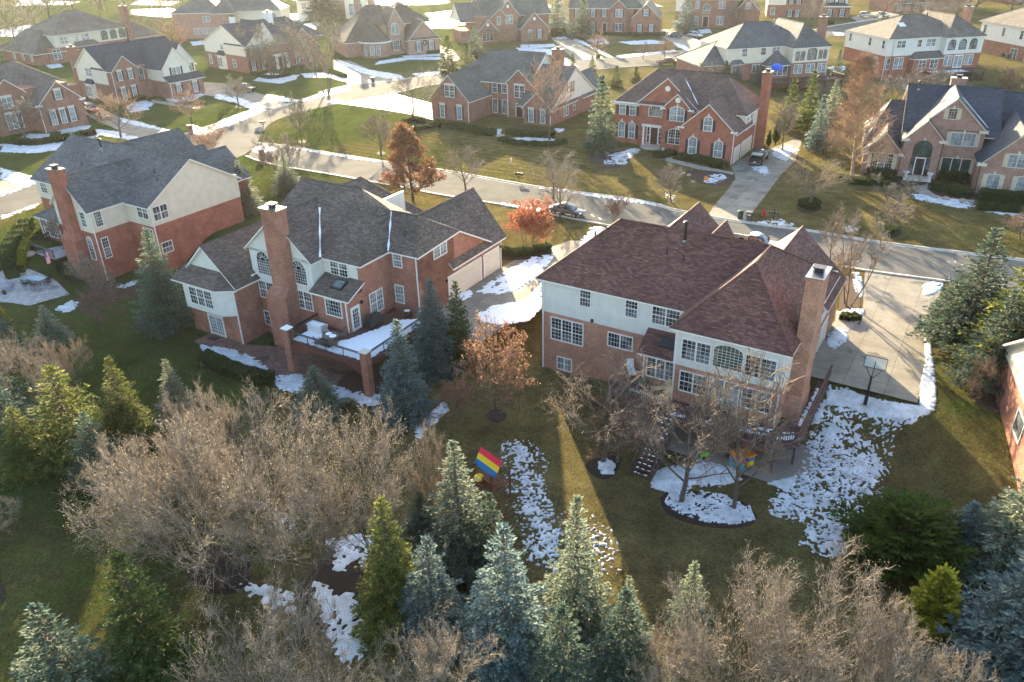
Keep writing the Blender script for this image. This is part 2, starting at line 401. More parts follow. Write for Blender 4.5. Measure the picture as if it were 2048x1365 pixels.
    def door(s, face, c, u0, z0, u1, z1, m_='door_dark', glass=None, n=1, frame='trim'):
        P = s.fr(face, c); mb = MB(); s.fbox(mb, P, u0 - .12, z0, u0, z1 + .12, 0, .1); s.fbox(mb, P, u1, z0, u1 + .12, z1 + .12, 0, .1); s.fbox(mb, P, u0, z1, u1, z1 + .12, 0, .1)
        o = MB(); s.fbox(o, P, u0, z0, u1, z1, 0, .04); d = o.build('door', m_, s.root, uv=False)
        mb.build('door_frame', frame, d, uv=False)
        if glass:
            g = MB(); k = MB(); w_ = (u1 - u0) / n
            for i in range(n):
                a, b_ = u0 + w_ * i + .1, u0 + w_ * (i + 1) - .1
                s.fbox(g, P, a, z0 + .25, b_, z1 - .15, .04, .05)
                for j in range(1, 3): u = a + (b_ - a) * j / 3; s.fbox(k, P, u - .015, z0 + .25, u + .015, z1 - .15, .05, .065)
                for j in range(1, 5): z = z0 + .25 + (z1 - z0 - .4) * j / 5; s.fbox(k, P, a, z - .015, b_, z + .015, .052, .068)
            g.build('pane', glass, d, uv=False); k.build('muntin', frame, d, uv=False)
        else:
            k = MB()
            for i in (0, 1):
                for j in (0, 1):
                    u = u0 + (u1 - u0) * (.12 + .44 * i); z = z0 + .15 + (z1 - z0) * .48 * j
                    s.fbox(k, P, u, z, u + (u1 - u0) * .32, z + (z1 - z0) * .4, .04, .055)
            k.build('door_panel', m_, d, uv=False)
        h = MB(); s.fbox(h, P, u1 - .14, z0 + .95, u1 - .08, z0 + 1.08, .04, .11); h.build('handle', 'steel', d, uv=False)
        return d
    def garage(s, face, c, u0, z0, u1, z1, m_='door_tan'):
        P = s.fr(face, c); o = MB(); nr = 4; h = (z1 - z0) / nr; nc = max(2, round((u1 - u0) / .7))
        for i in range(nr): s.fbox(o, P, u0, z0 + i * h + .012, u1, z0 + (i + 1) * h - .012, -.02, .03)
        d = o.build('garage_door', m_, s.root, uv=False)
        k = MB(); w_ = (u1 - u0) / nc
        for i in range(nr):
            for j in range(nc): s.fbox(k, P, u0 + j * w_ + .07, z0 + i * h + .1, u0 + (j + 1) * w_ - .07, z0 + (i + 1) * h - .1, .03, .045)
        k.build('door_panel', m_, d, uv=False)
        f = MB()
        for a in ((u0 - .15, z0, u0, z1 + .15), (u1, z0, u1 + .15, z1 + .15), (u0, z1, u1, z1 + .15)): s.fbox(f, P, *a, 0, .08)
        f.build('door_frame', s.tm, d, uv=False); return d
    def chimney(s, x0, y0, x1, y1, z0, z1, low=None, m_=None):
        b = MB(); b.box(x0, y0, z0, x1, y1, z1 - .25); b.box(x0 - .06, y0 - .06, z1 - .25, x1 + .06, y1 + .06, z1)
        if low:
            a0, b0, a1, b1, zl = low; b.box(a0, b0, z0 - .001, a1, b1, zl)
            b.hexa([(a0, b0, zl), (a1, b0, zl), (a1, b1, zl), (a0, b1, zl), (x0 + .01, y0 + .01, zl + .8), (x1 - .01, y0 + .01, zl + .8), (x1 - .01, y1, zl + .8), (x0 + .01, y1, zl + .8)])
        o = b.build('chimney', m_ or s.bm, s.root)
        k = MB(); k.box(x0 - .1, y0 - .1, z1, x1 + .1, y1 + .1, z1 + .07); c = k.build('chimney_cap', 'steel', o, uv=False)
        cx, cy = (x0 + x1) / 2, (y0 + y1) / 2; k = MB()
        for sx in (-1, 1):
            for sy in (-1, 1): k.box(cx + sx * .3 - .03, cy + sy * .26 - .03, z1 + .07, cx + sx * .3 + .03, cy + sy * .26 + .03, z1 + .42)
        k.box(cx - .26, cy - .22, z1 + .07, cx + .26, cy + .22, z1 + .36); k.box(cx - .42, cy - .36, z1 + .42, cx + .42, cy + .36, z1 + .47)
        k.build('spark_arrestor', 'dark', o, uv=False)
        return o
    def pipe(s, x, y, z, h=.45, r=.06, tall=False):
        b = MB(); b.lathe([(r, z - .3), (r, z + h)], x, y, 8)
        if tall: b.lathe([(r * 1.9, z + h), (r * 1.9, z + h + .1), (r * .8, z + h + .22)], x, y, 10)
        o = b.build('vent_pipe', 'dark' if not tall else 'dark', s.root, uv=False)
        f = MB(); f.lathe([(r * 2.6, z - .25), (r * 1.2, z + .1)], x, y, 8); f.build('flashing', 'steel' if tall else 'dark', o, uv=False)
    def spout(s, face, c, u, z0, z1):
        b = MB(); s.fbox(b, s.fr(face, c), u - .05, z0, u + .05, z1, .02, .11); b.build('downspout', s.tm, s.root, uv=False)
    def skirt(s, face, c, u0, u1, z0, z1, d, ov=.2):
        """small lean-to roof on a wall, high at the wall"""
        P = s.fr(face, c); a, b_ = P(u0 - ov, z0, d), P(u1 + ov, z0, d); e, g = P(u1 - (d * .5), z1, .0), P(u0 + (d * .5), z1, .0)
        a2, b2 = P(u0 - ov, z0, .0), P(u1 + ov, z0, .0)
        s.roofpoly([[a, b_, e, g], [b_, b2, e], [a2, a, g]], drop=.15)
    def cornice(s, x0, x1, y, z, d=.5, h=.22, axis='y-'):
        s.fbox(s.t, s.fr(axis, y), x0, z - h, x1, z, -.02, d)
    def snowline(s, pts, wd=.10, t=.06):
        for p, q in zip(pts, pts[1:]):
            b0 = MB(); p, q = Vector(p), Vector(q); u = Vector(((q - p).y, -(q - p).x, 0)).normalized() * wd
            n_ = 6
            for i in range(n_):
                a, b_ = p.lerp(q, i / n_), p.lerp(q, (i + 1) / n_)
                wa, wb = .6 + .5 * math.sin(i * 2.1 + p.x), .6 + .5 * math.sin((i + 1) * 2.1 + p.x)
                b0.hexa([a - u * wa, a + u * wa, b_ + u * wb, b_ - u * wb] + [x + Vector((0, 0, t)) for x in (a - u * wa, a + u * wa, b_ + u * wb, b_ - u * wb)])
            b0.build('valley_snow', 'snow', s.root, uv=False)
    def lump(s, nm, P, *a):
        b = MB(); s.fbox(b, P, *a); b.build(nm, 'stone', s.root, uv=False)
    def light(s, face, c, u, z):
        b = MB(); s.fbox(b, s.fr(face, c), u - .09, z - .14, u + .09, z + .14, 0, .16); b.build('wall_lamp', 'dark', s.root, uv=False)
    def done(s):
        if s.b.f: s.b.build('brick_wall', s.bm, s.root, fixn=True)
        if s.s.f: s.s.build('siding_wall', s.sm, s.root, fixn=True)
        if s.r.f: s.r.build('roof', s.rm, s.root)
        if s.t.f: s.t.build('fascia', s.tm, s.root, uv=False)
        if s.stone.f: s.stone.build('keystone', 'stone', s.root, uv=False)
        return s
# ------------------------------------------------------------ houses
# right hand house with maroon roof
h = H3 = House('brick_house', 2.72, 62.95, 31.8, 'brick_tan', 'siding_white', 'roof_maroon', 'white sided brick house under a maroon roof, tall chimney beside its driveway')
h.brick(0, 0, 13.4, 9.8, -4, 3.1); h.siding(0, 0, 13.4, 9.8, 3.08, 6.2)
h.brick(13.4, -3.2, 21.65, 15, -4, 3.1); h.siding(13.4, -3.2, 21.65, 13.4, 3.08, 6.2)
h.brick(3.4, 9.8, 11.4, 17.8, -1, 4.6); h.brick(13.6, 13.4, 21.7, 15.6, -1, 4.4)
h.brick(10.35, -1.75, 13.4, 0, -.6, 2.6)
e, z0, zr = .38, 6.25, 10.75
A = (-e, -e, z0); B = (13.0, -e, z0); Cc = (13.0, -3.58, z0); D = (22.03, -3.58, z0); Ee = (22.03, 12.6, z0); Fb = (-e, 10.2, z0)
P1 = (4.9, 4.9, zr); P2 = (17.6, 4.9, zr); P3 = (17.6, 1.1, zr)
h.roofpoly([[A, B, P2, P1], [B, Cc, P3, P2], [Cc, D, P3], [D, Ee, P2, P3], [Ee, Fb, P1, P2], [Fb, A, P1]])
for p, q in ((A, P1), (P1, P2), (P2, P3), (Cc, P3), (D, P3), (Ee, P2)): h.r.bar(p, q, .11, 5)
h.roof(3.4, 9, 11.4, 17.8, 4.9, 8.75, 'y', 'og', wall='b')
h.roof(8.7, 12.5, 12.6, 16.4, 4.7, 7.9, 'y', 'og', wall='b')
h.roof(13.6, 8.6, 21.8, 15.7, 4.9, 8.75, 'y', 'og', wall='b')
h.roofpoly([[(9.95, -2.15, 2.62), (13.45, -2.15, 2.62), (13.45, .02, 3.95), (9.95, .02, 3.95)]])
o = MB(); o.hexa([(11.4, -1.3, 3.05), (12.75, -1.3, 3.05), (12.75, -.45, 3.57), (11.4, -.45, 3.57), (11.4, -1.33, 3.2), (12.75, -1.33, 3.2), (12.75, -.48, 3.72), (11.4, -.48, 3.72)])
sk = o.build('skylight', 'dark', h.root, uv=False); o = MB(); o.poly([(11.5, -1.24, 3.25), (12.65, -1.24, 3.25), (12.65, -.56, 3.67), (11.5, -.56, 3.67)]); o.build('pane', 'glass_green', sk, uv=False)
g = 'glass'
h.window('y-', -.03, 3.72, 4.5, 4.66, 5.98, 1, (4, 4)); h.window('y-', -.03, 7.9, 4.5, 8.9, 5.98, 1, (4, 4))
h.window('y-', -.03, 10.25, 4.45, 12.5, 5.95, 2, (4, 4)); h.window('y-', 0, .97, .6, 4.0, 2.65, 3, (3, 6)); h.window('y-', 0, 6.45, 1.35, 8.6, 2.55, 2, (4, 3), mid=False)
h.window('y-', 0, 1.6, -2.3, 2.95, -1.15, 2, (2, 2), glass='glass_curtain'); h.window('y-', -1.75, 10.75, .55, 13.0, 2.3, 3, (2, 4), mid=False)
h.window('y-', -3.23, 14.0, 3.75, 16.15, 5.4, 2, (3, 5), mid=False); h.window('y-', -3.23, 16.45, 3.8, 18.6, 5.72, 1, (7, 6), arch=.5, mid=False, glass='glass_green'); h.window('y-', -3.23, 18.85, 3.72, 21.0, 5.35, 2, (3, 5), mid=False)
h.window('y-', -3.2, 14.05, .95, 16.1, 2.6, 2, (3, 4)); h.window('y-', -3.2, 16.4, .2, 18.6, 2.7, 2, (3, 5), glass='glass_curtain'); h.window('y-', -3.2, 18.9, .95, 21.0, 2.6, 2, (3, 4))
h.garage('x+', 21.65, 3.9, -.0, 8.6, 2.2); h.garage('x+', 21.65, 9.9, -.0, 12.5, 2.2)
h.window('x+', 21.68, 8.0, 4.2, 9.2, 5.5, 1, (3, 4)); h.light('x+', 21.65, 3.3, 1.9)
h.chimney(21.66, -1.05, 22.75, 1.5, -4, 11.2, low=(21.66, -1.55, 22.8, 1.9, .9))
h.spout('y-', 0, .12, -2.6, 6); h.spout('y-', -1.75, 10.45, -.2, 2.6); h.spout('y-', -3.2, 21.5, -.2, 6); h.spout('y-', -3.2, 13.5, -.2, 6)
h.light('y-', -.03, 4.9, 3.3)
for x, y in ((3.3, 3.4), (9.9, 3.1), (11.4, 2.9)): h.pipe(x, y, z0 + (y + e) * (zr - z0) / 5.28)
h.pipe(10.9, 4.3, 10.1, 1.5, .13, True)
b = MB(); b.box(4.0, 4.0, 9.9, 4.35, 4.3, 10.2); b.build('roof_vent', 'dark', h.root, uv=False)
h.done()
# centre house
h = H2 = House('brick_house', -26.03, 68.45, 31.5, 'brick_red', 'siding_white', 'roof_brown', 'red brick house with brown roof, arched windows, tall chimney and snowy deck')
h.brick(-7, 0, 0, 10, -4, .42); h.brick(-1.6, .0, 0, 8, .4, 3.3)
h.s.prism([(-6.4, -.8, .4), (-1.45, -.8, .4), (-.25, .03, .4), (-.25, 3, .4), (-7.03, 3, .4), (-7.03, -.2, .4)], (0, 0, 3.0))
h.brick(-7, 3, 0, 12, .4, 3.3)
h.brick(-.4, 3, 7.5, 14, -4, 3.25); h.siding(-.4, 3, 7.5, 14, 3.2, 6.6)
h.brick(6, 4.4, 12, 9.5, -4, 3.25); h.siding(6, 4.45, 11.97, 9.5, 3.2, 6.6, .0)
h.brick(11.7, 4.4, 12, 9.5, 3.2, 6.6); h.brick(8.2, 2.3, 12, 4.5, -4, 3.9)
h.brick(10, 8.6, 15.3, 14.4, -4, 6.6); h.brick(8, 9, 15.3, 23, -4, 4.0)
h.b.prism([(15.3, 8.6, 6.5), (15.3, 14.9, 6.75), (15.3, 20.6, 3.9), (15.3, 8.6, 3.9)], (-.3, 0, 0))
# wing roof with its small gable and lower skirt
h.roof(-7.0, .3, 0, 9, 3.75, 7.0, 'y', 'gg', wall='s', ov=.4)
h.roofpoly([[(-7.5, -1.2, 3.3), (-1.3, -1.2, 3.3), (-1.9, .3, 4.6), (-6.6, .3, 4.6)], [(-1.3, -1.2, 3.3), (.4, -.1, 3.3), (.2, .4, 3.6), (-1.9, .3, 4.6)], [(-7.5, .6, 3.3), (-7.5, -1.2, 3.3), (-6.6, .3, 4.6)]])
# main roofs
h.roof(-.4, 3, 7.5, 12, 6.75, 10.2, 'y', 'gg', wall='s', ov=.35)
h.siding(-.4, 3.0, 7.5, 3.5, 6.2, 6.7)
e = .35; ze = 6.55
q = [(-1.0, 13.0, 6.9), (7.9, 4.1, ze), (12.35, 4.1, ze), (12.35, 8.2, ze), (15.7, 8.2, ze), (15.7, 15.0, 6.7)]
RA = (.3, 10.3, 11.3); RB = (8.0, 10.3, 11.3); RC = (9.5, 9.1, 10.45); RD = (10.75, 11.1, 9.3); RE = (13.6, 11.2, 9.3)
F1 = (15.7, 15.0, 6.95); F2 = (15.7, 20.6, 3.95); F3 = (10.5, 20.6, 3.95)
h.roofpoly([[(-.8, 4.1, ze), (12.35, 4.1, ze), RC], [(-.8, 4.1, ze), RC, RB], [(-.8, 4.1, ze), RB, RA], [(12.35, 4.1, ze), (12.35, 8.2, ze), RC], [(12.35, 8.2, ze), RD, RC], [(12.35, 8.2, ze), RE, RD], [(12.35, 8.2, ze), (15.7, 8.2, ze), RE], [(15.7, 8.2, ze), F1, RE], [RE, F1, F2], [RE, F2, F3], [RE, F3, RD], [RB, RC, RD], [RB, RD, F3], [RB, F3, (-2, 20.6, 5.0)], [RA, RB, (-2, 20.6, 5.0)]])
for p, q in ((RA, RB), (RB, RC), (RD, RE), ((15.7, 8.2, ze), RE), ((12.35, 4.1, ze), RC)): h.r.bar(p, q, .1, 5)
h.roof(8.3, 13.4, 15.4, 23, 4.0, 8.3, 'y', 'og', wall='b', ov=.4)
h.roof(-3, 13, 6, 22, 5.2, 9.6, 'y', 'oh', wall='b')
h.roof(-7, 9, 4, 16, 4.3, 8.9, 'x', 'hg', wall='b')
h.brick(-7, 9, 4, 16, -1, 4.2); h.brick(-3, 13, 6, 22, -1, 5.1)
h.siding(6.9, 13, 7.1, 17.5, 6, 8.9)
h.roofpoly([[(7.7, 2.0, 3.95), (12.4, 2.0, 3.95), (12.4, 4.42, 5.0), (7.7, 4.42, 5.0)]])
o = MB(); o.hexa([(9.6, 2.9, 4.3), (10.9, 2.9, 4.3), (10.9, 3.9, 4.75), (9.6, 3.9, 4.75), (9.6, 2.85, 4.5), (10.9, 2.85, 4.5), (10.9, 3.85, 4.95), (9.6, 3.85, 4.95)])
sk = o.build('skylight', 'dark', h.root, uv=False); o = MB(); o.poly([(9.75, 3.0, 4.58), (10.75, 3.0, 4.58), (10.75, 3.72, 4.91), (9.75, 3.72, 4.91)]); o.build('pane', 'glass_green', sk, uv=False)
h.window('y-', -.8, -5.5, 1.05, -2.4, 2.75, 3, (3, 4)); 
h.door('y-', 0, -4.5, -2.5, -2.6, -.35, 'trim_tan', 'glass_curtain', 2)
b = House.window(h, 'y-', 0, -1.1, 1.2, -.45, 2.75, 1, (3, 5)) if False else None
h.window('y-', 3, .1, -1.6, 1.5, -.2, 2, (2, 3)); h.window('y-', 3, .1, 1.4, 2.0, 3.1, 2, (3, 4)); h.window('y-', 3, 5.0, 1.4, 6.9, 3.15, 2, (3, 4))
h.window('y-', 2.97, .45, 3.95, 2.15, 6.3, 1, (6, 5), arch=.95, mid=False); h.window('y-', 2.97, 5.05, 3.95, 6.75, 6.3, 1, (6, 5), arch=.95, mid=False)
h.window('y-', 4.42, 8.5, 5.0, 10.5, 6.35, 2, (3, 4)); h.window('y-', 2.3, 9.4, 2.0, 11.2, 3.5, 1, (6, 4), mid=False)
h.door('x+', 12, 2.7, .62, 3.6, 2.85, 'trim', 'glass'); h.window('x+', 12, 5.3, 1.2, 7.0, 3.2, 2, (3, 4), glass='glass_curtain')
h.window('y-', 8.6, 12.5, 5.0, 13.4, 6.25, 1, (3, 4), glass='glass_curtain'); h.window('y-', 8.6, 12.4, 1.3, 13.3, 3.0, 1, (3, 4), glass='glass_curtain')
h.window('x+', 15.3, 11.1, 5.3, 13.1, 6.45, 2, (2, 3), glass='glass_curtain')
h.garage('x+', 15.3, 13.2, .05, 18.9, 2.55); h.garage('x+', 15.3, 19.6, .05, 22.4, 2.55)
h.light('x+', 15.3, 12.8, 2.4); h.light('x+', 15.3, 22.75, 2.5); h.light('x+', 12, 4.1, 3.0)
h.chimney(3.2, 1.95, 5.25, 3.1, -4, 11.15, low=(2.6, 1.4, 5.2, 3.1, 2.9))
h.spout('y-', 0, -.12, -2.6, 3.4); h.spout('y-', 8.6, 15.15, .2, 6.4); h.spout('y-', 2.3, 11.85, .6, 3.9); h.spout('x+', 15.3, 22.85, 0, 3.8); h.spout('y-', 2.97, 7.4, 4, 6.4)
h.snowline([(7.75, 4.0, 6.6), (4.6, 7.9, 9.6)]); h.snowline([(12.35, 8.1, 6.6), (10.8, 10.9, 9.25)]); h.snowline([(.1, 2.2, 3.8), (.1, 3.6, 3.9)])
h.pipe(13.3, 9.6, 7.9); h.done()
# left house with blue grey roof
h = H1 = House('brick_house', -46.64, 84.76, 33, 'brick_deep', 'siding_cream', 'roof_blue', 'cream sided red brick house with a blue grey roof and patio')
h.brick(-6.5, 0, 0, 6, -4, 3.2); h.siding(-6.5, 0, 0, 6, 3.18, 5.9)
h.brick(-18.7, 4.7, 4.2, 17.3, -4, 3.25); h.siding(-18.7, 4.65, 4.2, 17.3, 3.2, 5.8)
h.roof(-6.5, 0, 0, 8.6, 6.05, 9.2, 'y', 'go', wall='s'); h.roof(-18.7, 4.65, 4.2, 17.3, 5.85, 9.65, 'x', 'gg', wall='s', ov=.4)
h.roof(-5, 13, 2.3, 20.5, 5.0, 8.1, 'y', 'og', wall='b'); h.roof(-18.4, 13, -10.5, 23.5, 4.6, 8.3, 'y', 'og', wall='b'); h.roof(-9.5, 13, -4.8, 21.5, 5.0, 7.4, 'y', 'og', wall='b')
h.brick(-5, 17, 2.3, 20.5, -1, 4.9); h.brick(-18.4, 17, -10.5, 23.5, -1, 4.5); h.brick(-9.5, 17, -4.8, 21.5, -1, 4.9)
h.brick(-13.0, 1.0, -6.5, 5, -4, 2.75); h.roof(-13, 1.0, -6.5, 4.8, 2.95, 4.6, 'x', 'ho', wall='b', rid=4.7, hin=3.5)
h.chimney(-4.15, -.9, -2.35, .1, -4, 10.2, low=(-4.6, -1.3, -1.9, .1, 2.2))
h.window('y-', -.03, -1.55, 3.85, -.7, 5.5, 1, (3, 4)); h.window('y-', -.03, -5.9, 3.85, -5.1, 5.5, 1, (3, 4))
h.window('y-', 0, -1.6, -.1, -.75, 2.55, 1, (3, 5), arch=.42); h.window('y-', 0, -5.9, -.1, -5.0, 2.55, 1, (3, 5), arch=.42)
h.window('x+', .03, .6, 3.78, 1.4, 5.42, 1, (4, 5), mid=False); h.window('x+', 0, .7, 0, 1.4, 2.3, 1, (3, 6))
h.window('y-', 4.62, 2.1, 4.1, 3.95, 5.6, 2, (2, 2)); h.window('y-', 4.7, 2.3, .5, 3.9, 2.8, 2, (3, 6)); h.window('x+', 4.23, 5.1, 3.8, 6.9, 5.35, 2, (2, 2)); h.window('x+', 4.2, 5.2, -.2, 6.5, 1.0, 1, (3, 2))
h.window('y-', 1.0, -12.3, .5, -9.7, 2.4, 3, (2, 4)); h.door('y-', 1, -8.9, -.1, -7.9, 2.3, 'trim', 'glass'); h.window('y-', 4.62, -17.6, 4.0, -16.3, 5.4, 1, (3, 4))
h.spout('x+', 0, .12, -2.6, 5.7); h.spout('x+', 4.2, 4.8, -2, 5.6); h.spout('y-', 1, -12.9, -.5, 2.7)
h.pipe(-12, 7.5, 7.6); h.pipe(1.2, 8.4, 8.2); h.pipe(2.6, 7.6, 7.7); h.pipe(-11.2, 10.0, 9.1, 1.0, .12, True)
h.snowline([(4.4, 17.2, 6.0), (4.3, 16, 6.4)])
h.done()
# brick house across the street with shutters and red brown roof
h = H4 = House('brick_house', 33.45, 117.03, 31.5, 'brick_deep', 'siding_pale', 'roof_red', 'red brick house with brown roof, dark shutters, pickup parked at its garage')
h.brick(-8.4, 0, 0, 14.8, -1, 3.95); h.brick(-8.4, 0, 0, 6, 3.9, 4.9); h.siding(-4, 5.3, 0, 14.8, 3.9, 6.4); h.brick(-8.35, .05, -.3, 4, 3.85, 4.85)
h.brick(-12.6, 3, -7.8, 10, -1, 6.7); h.brick(-17.1, 4.5, -12.5, 10, -1, 7.0); h.brick(-21.5, 5, -17, 15, -1, 6.7); h.brick(-20, 6, -1, 15, -1, 6.5)
h.roof(-21.5, 5, -.2, 15.1, 6.7, 11.2, 'x', 'hh', ov=.4, wall=None); h.roof(-8.4, 0, 0, 8, 4.95, 8.65, 'y', 'go', ov=.4)
h.roof(-12.6, 3, -7.8, 9, 6.8, 9.1, 'y', 'go', ov=.35); h.roof(-17.4, 4.45, -7.6, 10, 6.9, 11.0, 'y', 'go', ov=.35)
h.skirt('y-', 4.5, -17, -12.7, 6.75, 7.15, .5); h.cornice(-17.1, -12.6, 4.5, 6.75); h.cornice(-21.6, -17.1, 5, 6.6); h.cornice(-8.8, -7.8, 0, 4.9, .4); h.cornice(-.6, .35, 0, 4.9, .4); h.cornice(-12.9, -12.1, 3, 6.75, .4); h.cornice(-8.4, -7.5, 3, 6.75, .4)
sd_ = 'shut_dark'; gc = 'glass_curtain'
h.window('y-', 0, -4.8, 4.65, -3.6, 6.7, 1, (2, 2), arch=.5, sh=sd_, glass=gc, key=True); h.window('y-', 0, -6.9, 1.0, -5.7, 3.5, 1, (2, 2), arch=.5, sh=sd_, glass=gc, key=True); h.window('y-', 0, -2.9, .95, -1.7, 3.35, 1, (2, 2), arch=.5, sh=sd_, glass=gc, key=True)
h.window('y-', 3, -11.3, 4.9, -9.1, 7.0, 2, (2, 2), arch=.5, sh=sd_, glass=gc, key=True); h.window('y-', 3, -11.3, 1.3, -9.1, 3.6, 2, (3, 4), arch=.5, sh=sd_, key=True)
h.window('y-', 4.5, -15.4, 4.9, -13.2, 6.5, 1, (6, 5), arch=.5, key=True, mid=False); h.window('y-', 5, -20.7, 4.6, -19.7, 6.5, 1, (2, 2), sh=sd_, glass=gc); h.window('y-', 5, -18.9, 4.6, -17.9, 6.5, 1, (2, 2), sh=sd_, glass=gc)
h.window('y-', 5, -20.7, .9, -19.7, 3.4, 1, (2, 2), arch=.45, sh=sd_, glass=gc, key=True); h.window('y-', 5, -18.9, .9, -17.9, 3.4, 1, (2, 2), arch=.45, sh=sd_, glass=gc, key=True)
h.door('y-', 4.5, -14.9, .5, -13.7, 3.1, 'door_dark'); h.window('y-', 4.5, -15.5, .6, -15.1, 3.1, 1, (1, 4)); h.window('y-', 4.5, -13.5, .6, -13.1, 3.1, 1, (1, 4))
b = MB()
for x in (-16.0, -12.7): b.lathe([(.22, .3), (.17, .5), (.15, 3.1), (.22, 3.3)], x, 4.1, 12)
b.box(-16.3, 3.9, 3.3, -12.4, 4.5, 3.55); b.build('porch_column', 'trim', h.root, uv=False)
b = MB(); b.lathe([(1.9, -.2), (1.9, .18), (1.5, .18), (1.5, .36)], -14.4, 4.2, 24); b.build('porch_step', 'concrete', h.root)
h.garage('x+', 0, .5, 0, 3.1, 2.3); h.garage('x+', 0, 4.2, 0, 9.2, 2.3); h.window('x+', .03, 5.5, 4.5, 6.3, 5.9, 1, (2, 2)); h.window('x+', .03, 7.2, 4.5, 8.8, 6.0, 2, (2, 2))
h.chimney(0.02, 11.3, 1.1, 13.4, -1, 11.5); h.spout('y-', 0, -.12, 0, 4.8); h.spout('x+', 0, 10.7, 0, 6.4); h.spout('y-', 5, -17.2, 0, 6.4)
h.snowline([(-7.75, 5.35, 7.1), (-11.3, 8.8, 10.1)])
b = MB(); b.lathe([(.42, 0), (.42, .04)], 0, 0, 20)
for x, y, z in ((-12.5, 4.42, 9.3), (-10.2, 2.97, 8.0)):
    o = MB(); o.prism([(x + .42 * math.cos(a), y - .03, z + .42 * math.sin(a)) for a in [2 * PI * k / 20 for k in range(20)]], (0, .05, 0)); o.build('gable_vent', 'trim', h.root, uv=False)
h.done()
# right hand brick house with dark blue roof
h = H5 = House('brick_house', 59.46, 107.61, 23.5, 'brick_pink', 'siding_cream', 'roof_navy', 'rose brick house with dark blue roof and arched entry', trim='trim_tan')
h.brick(-4.95, 0, 0, 5, -1, 5.45); h.brick(-9.8, 0.3, -4.9, 14, -1, 3.2); h.brick(0, 1, 4.7, 8, -1, 6.6); h.brick(4.3, -4.6, 13, 12, -1, 4.0); h.brick(-4.9, 4, 11.5, 19, -1, 6.0)
h.roof(-4.95, 0, 0, 8, 5.5, 8.1, 'y', 'go'); h.roof(-9.8, .3, -4.8, 8, 3.25, 6.0, 'y', 'go'); h.roof(-3.6, 1, 4.7, 10, 7.0, 11.0, 'y', 'go', ov=.35)
h.roof(-5.1, 2, 6.5, 20, 6.1, 10.7, 'x', 'gg'); h.roof(-9.9, 3, -4.8, 18, 3.5, 8.4, 'x', 'ho', wall=None, hin=3); h.roof(5, 3, 16, 20, 4.6, 10.2, 'x', 'og'); h.roof(4.3, -4.6, 12.6, 10, 4.1, 8.3, 'y', 'go')
h.brick(-3.6, 1.05, 0, 4, 4, 6.9)
for a, b_, y, z in ((-5.3, -4.3, 0, 5.45), (-.7, .35, 0, 5.45), (-10.15, -9.2, .3, 3.2), (-5.4, -4.7, .3, 3.2), (3.9, 5.0, 1, 6.9), (3.95, 5.0, -4.6, 4.05)): h.cornice(a, b_, y, z, .4, .35)
st = 'shut_tan'
h.window('y-', 1, -.25, 8.2, .75, 9.5, 1, (3, 4), sh=st, key=True, mid=False); h.window('y-', 1, .75, 4.7, 3.65, 6.4, 2, (3, 3), sh=st, key=True, glass=gc); h.window('y-', 1, .35, .9, 3.85, 2.9, 3, None, sh=st, key=True, glass='glass_green')
h.window('y-', .3, -8.7, .75, -5.95, 3.0, 3, (3, 5), sh=st, mid=False); h.window('y-', -4.6, 5.5, .6, 6.9, 2.6, 1, (2, 3), sh=st, key=True, glass=gc); h.window('y-', -4.6, 8.9, .6, 10.2, 2.6, 1, (2, 3), sh=st, key=True, glass=gc); h.window('y-', -4.6, 7.3, 3.8, 9.3, 5.4, 2, (2, 3), sh=st, key=True, glass=gc)
h.window('y-', 0, -3.55, 3.1, -1.35, 5.2, 1, (5, 4), arch=1.1, key=True, glass='glass_green', mid=False, frame='dark'); h.door('y-', 0, -3.0, .5, -1.9, 2.8, 'dark'); h.window('y-', 0, -3.6, .5, -3.15, 2.8, 1, (1, 4), frame='dark'); h.window('y-', 0, -1.75, .5, -1.3, 2.8, 1, (1, 4), frame='dark')
b = MB(); b.box(-4.2, -1.7, -.3, -.7, 0, .15); b.box(-3.9, -1.3, .15, -1.0, 0, .32); b.build('porch_step', 'stone', h.root)
for a, c, u, z in (('y-', .3, -4.98, 3.1), ('y-', 0, -.1, 5.3), ('y-', -4.6, 4.4, 3.9)): 
    b = MB(); h.fbox(b, h.fr(a, c), u - .05, 0, u + .05, z, .02, .11); b.build('downspout', 'dark', h.root, uv=False)
h.chimney(.2, 13, 2.2, 14.2, 5, 11.4); h.pipe(-4.0, 10, 10.2, 1.0, .13, True)
h.snowline([(4.9, 1.2, 7.2), (1.0, 1.3, 11)], .12)
b = MB()
for k in range(10): b.bar((7.2 + .0 * k, -4.66, 1.6), (7.2 + .22 * math.cos(k * .628), -4.66, 1.6 + .22 * math.sin(k * .628)), .09, 5)
b.build('wall_rosette', 'stone', h.root, uv=False)
h.done()
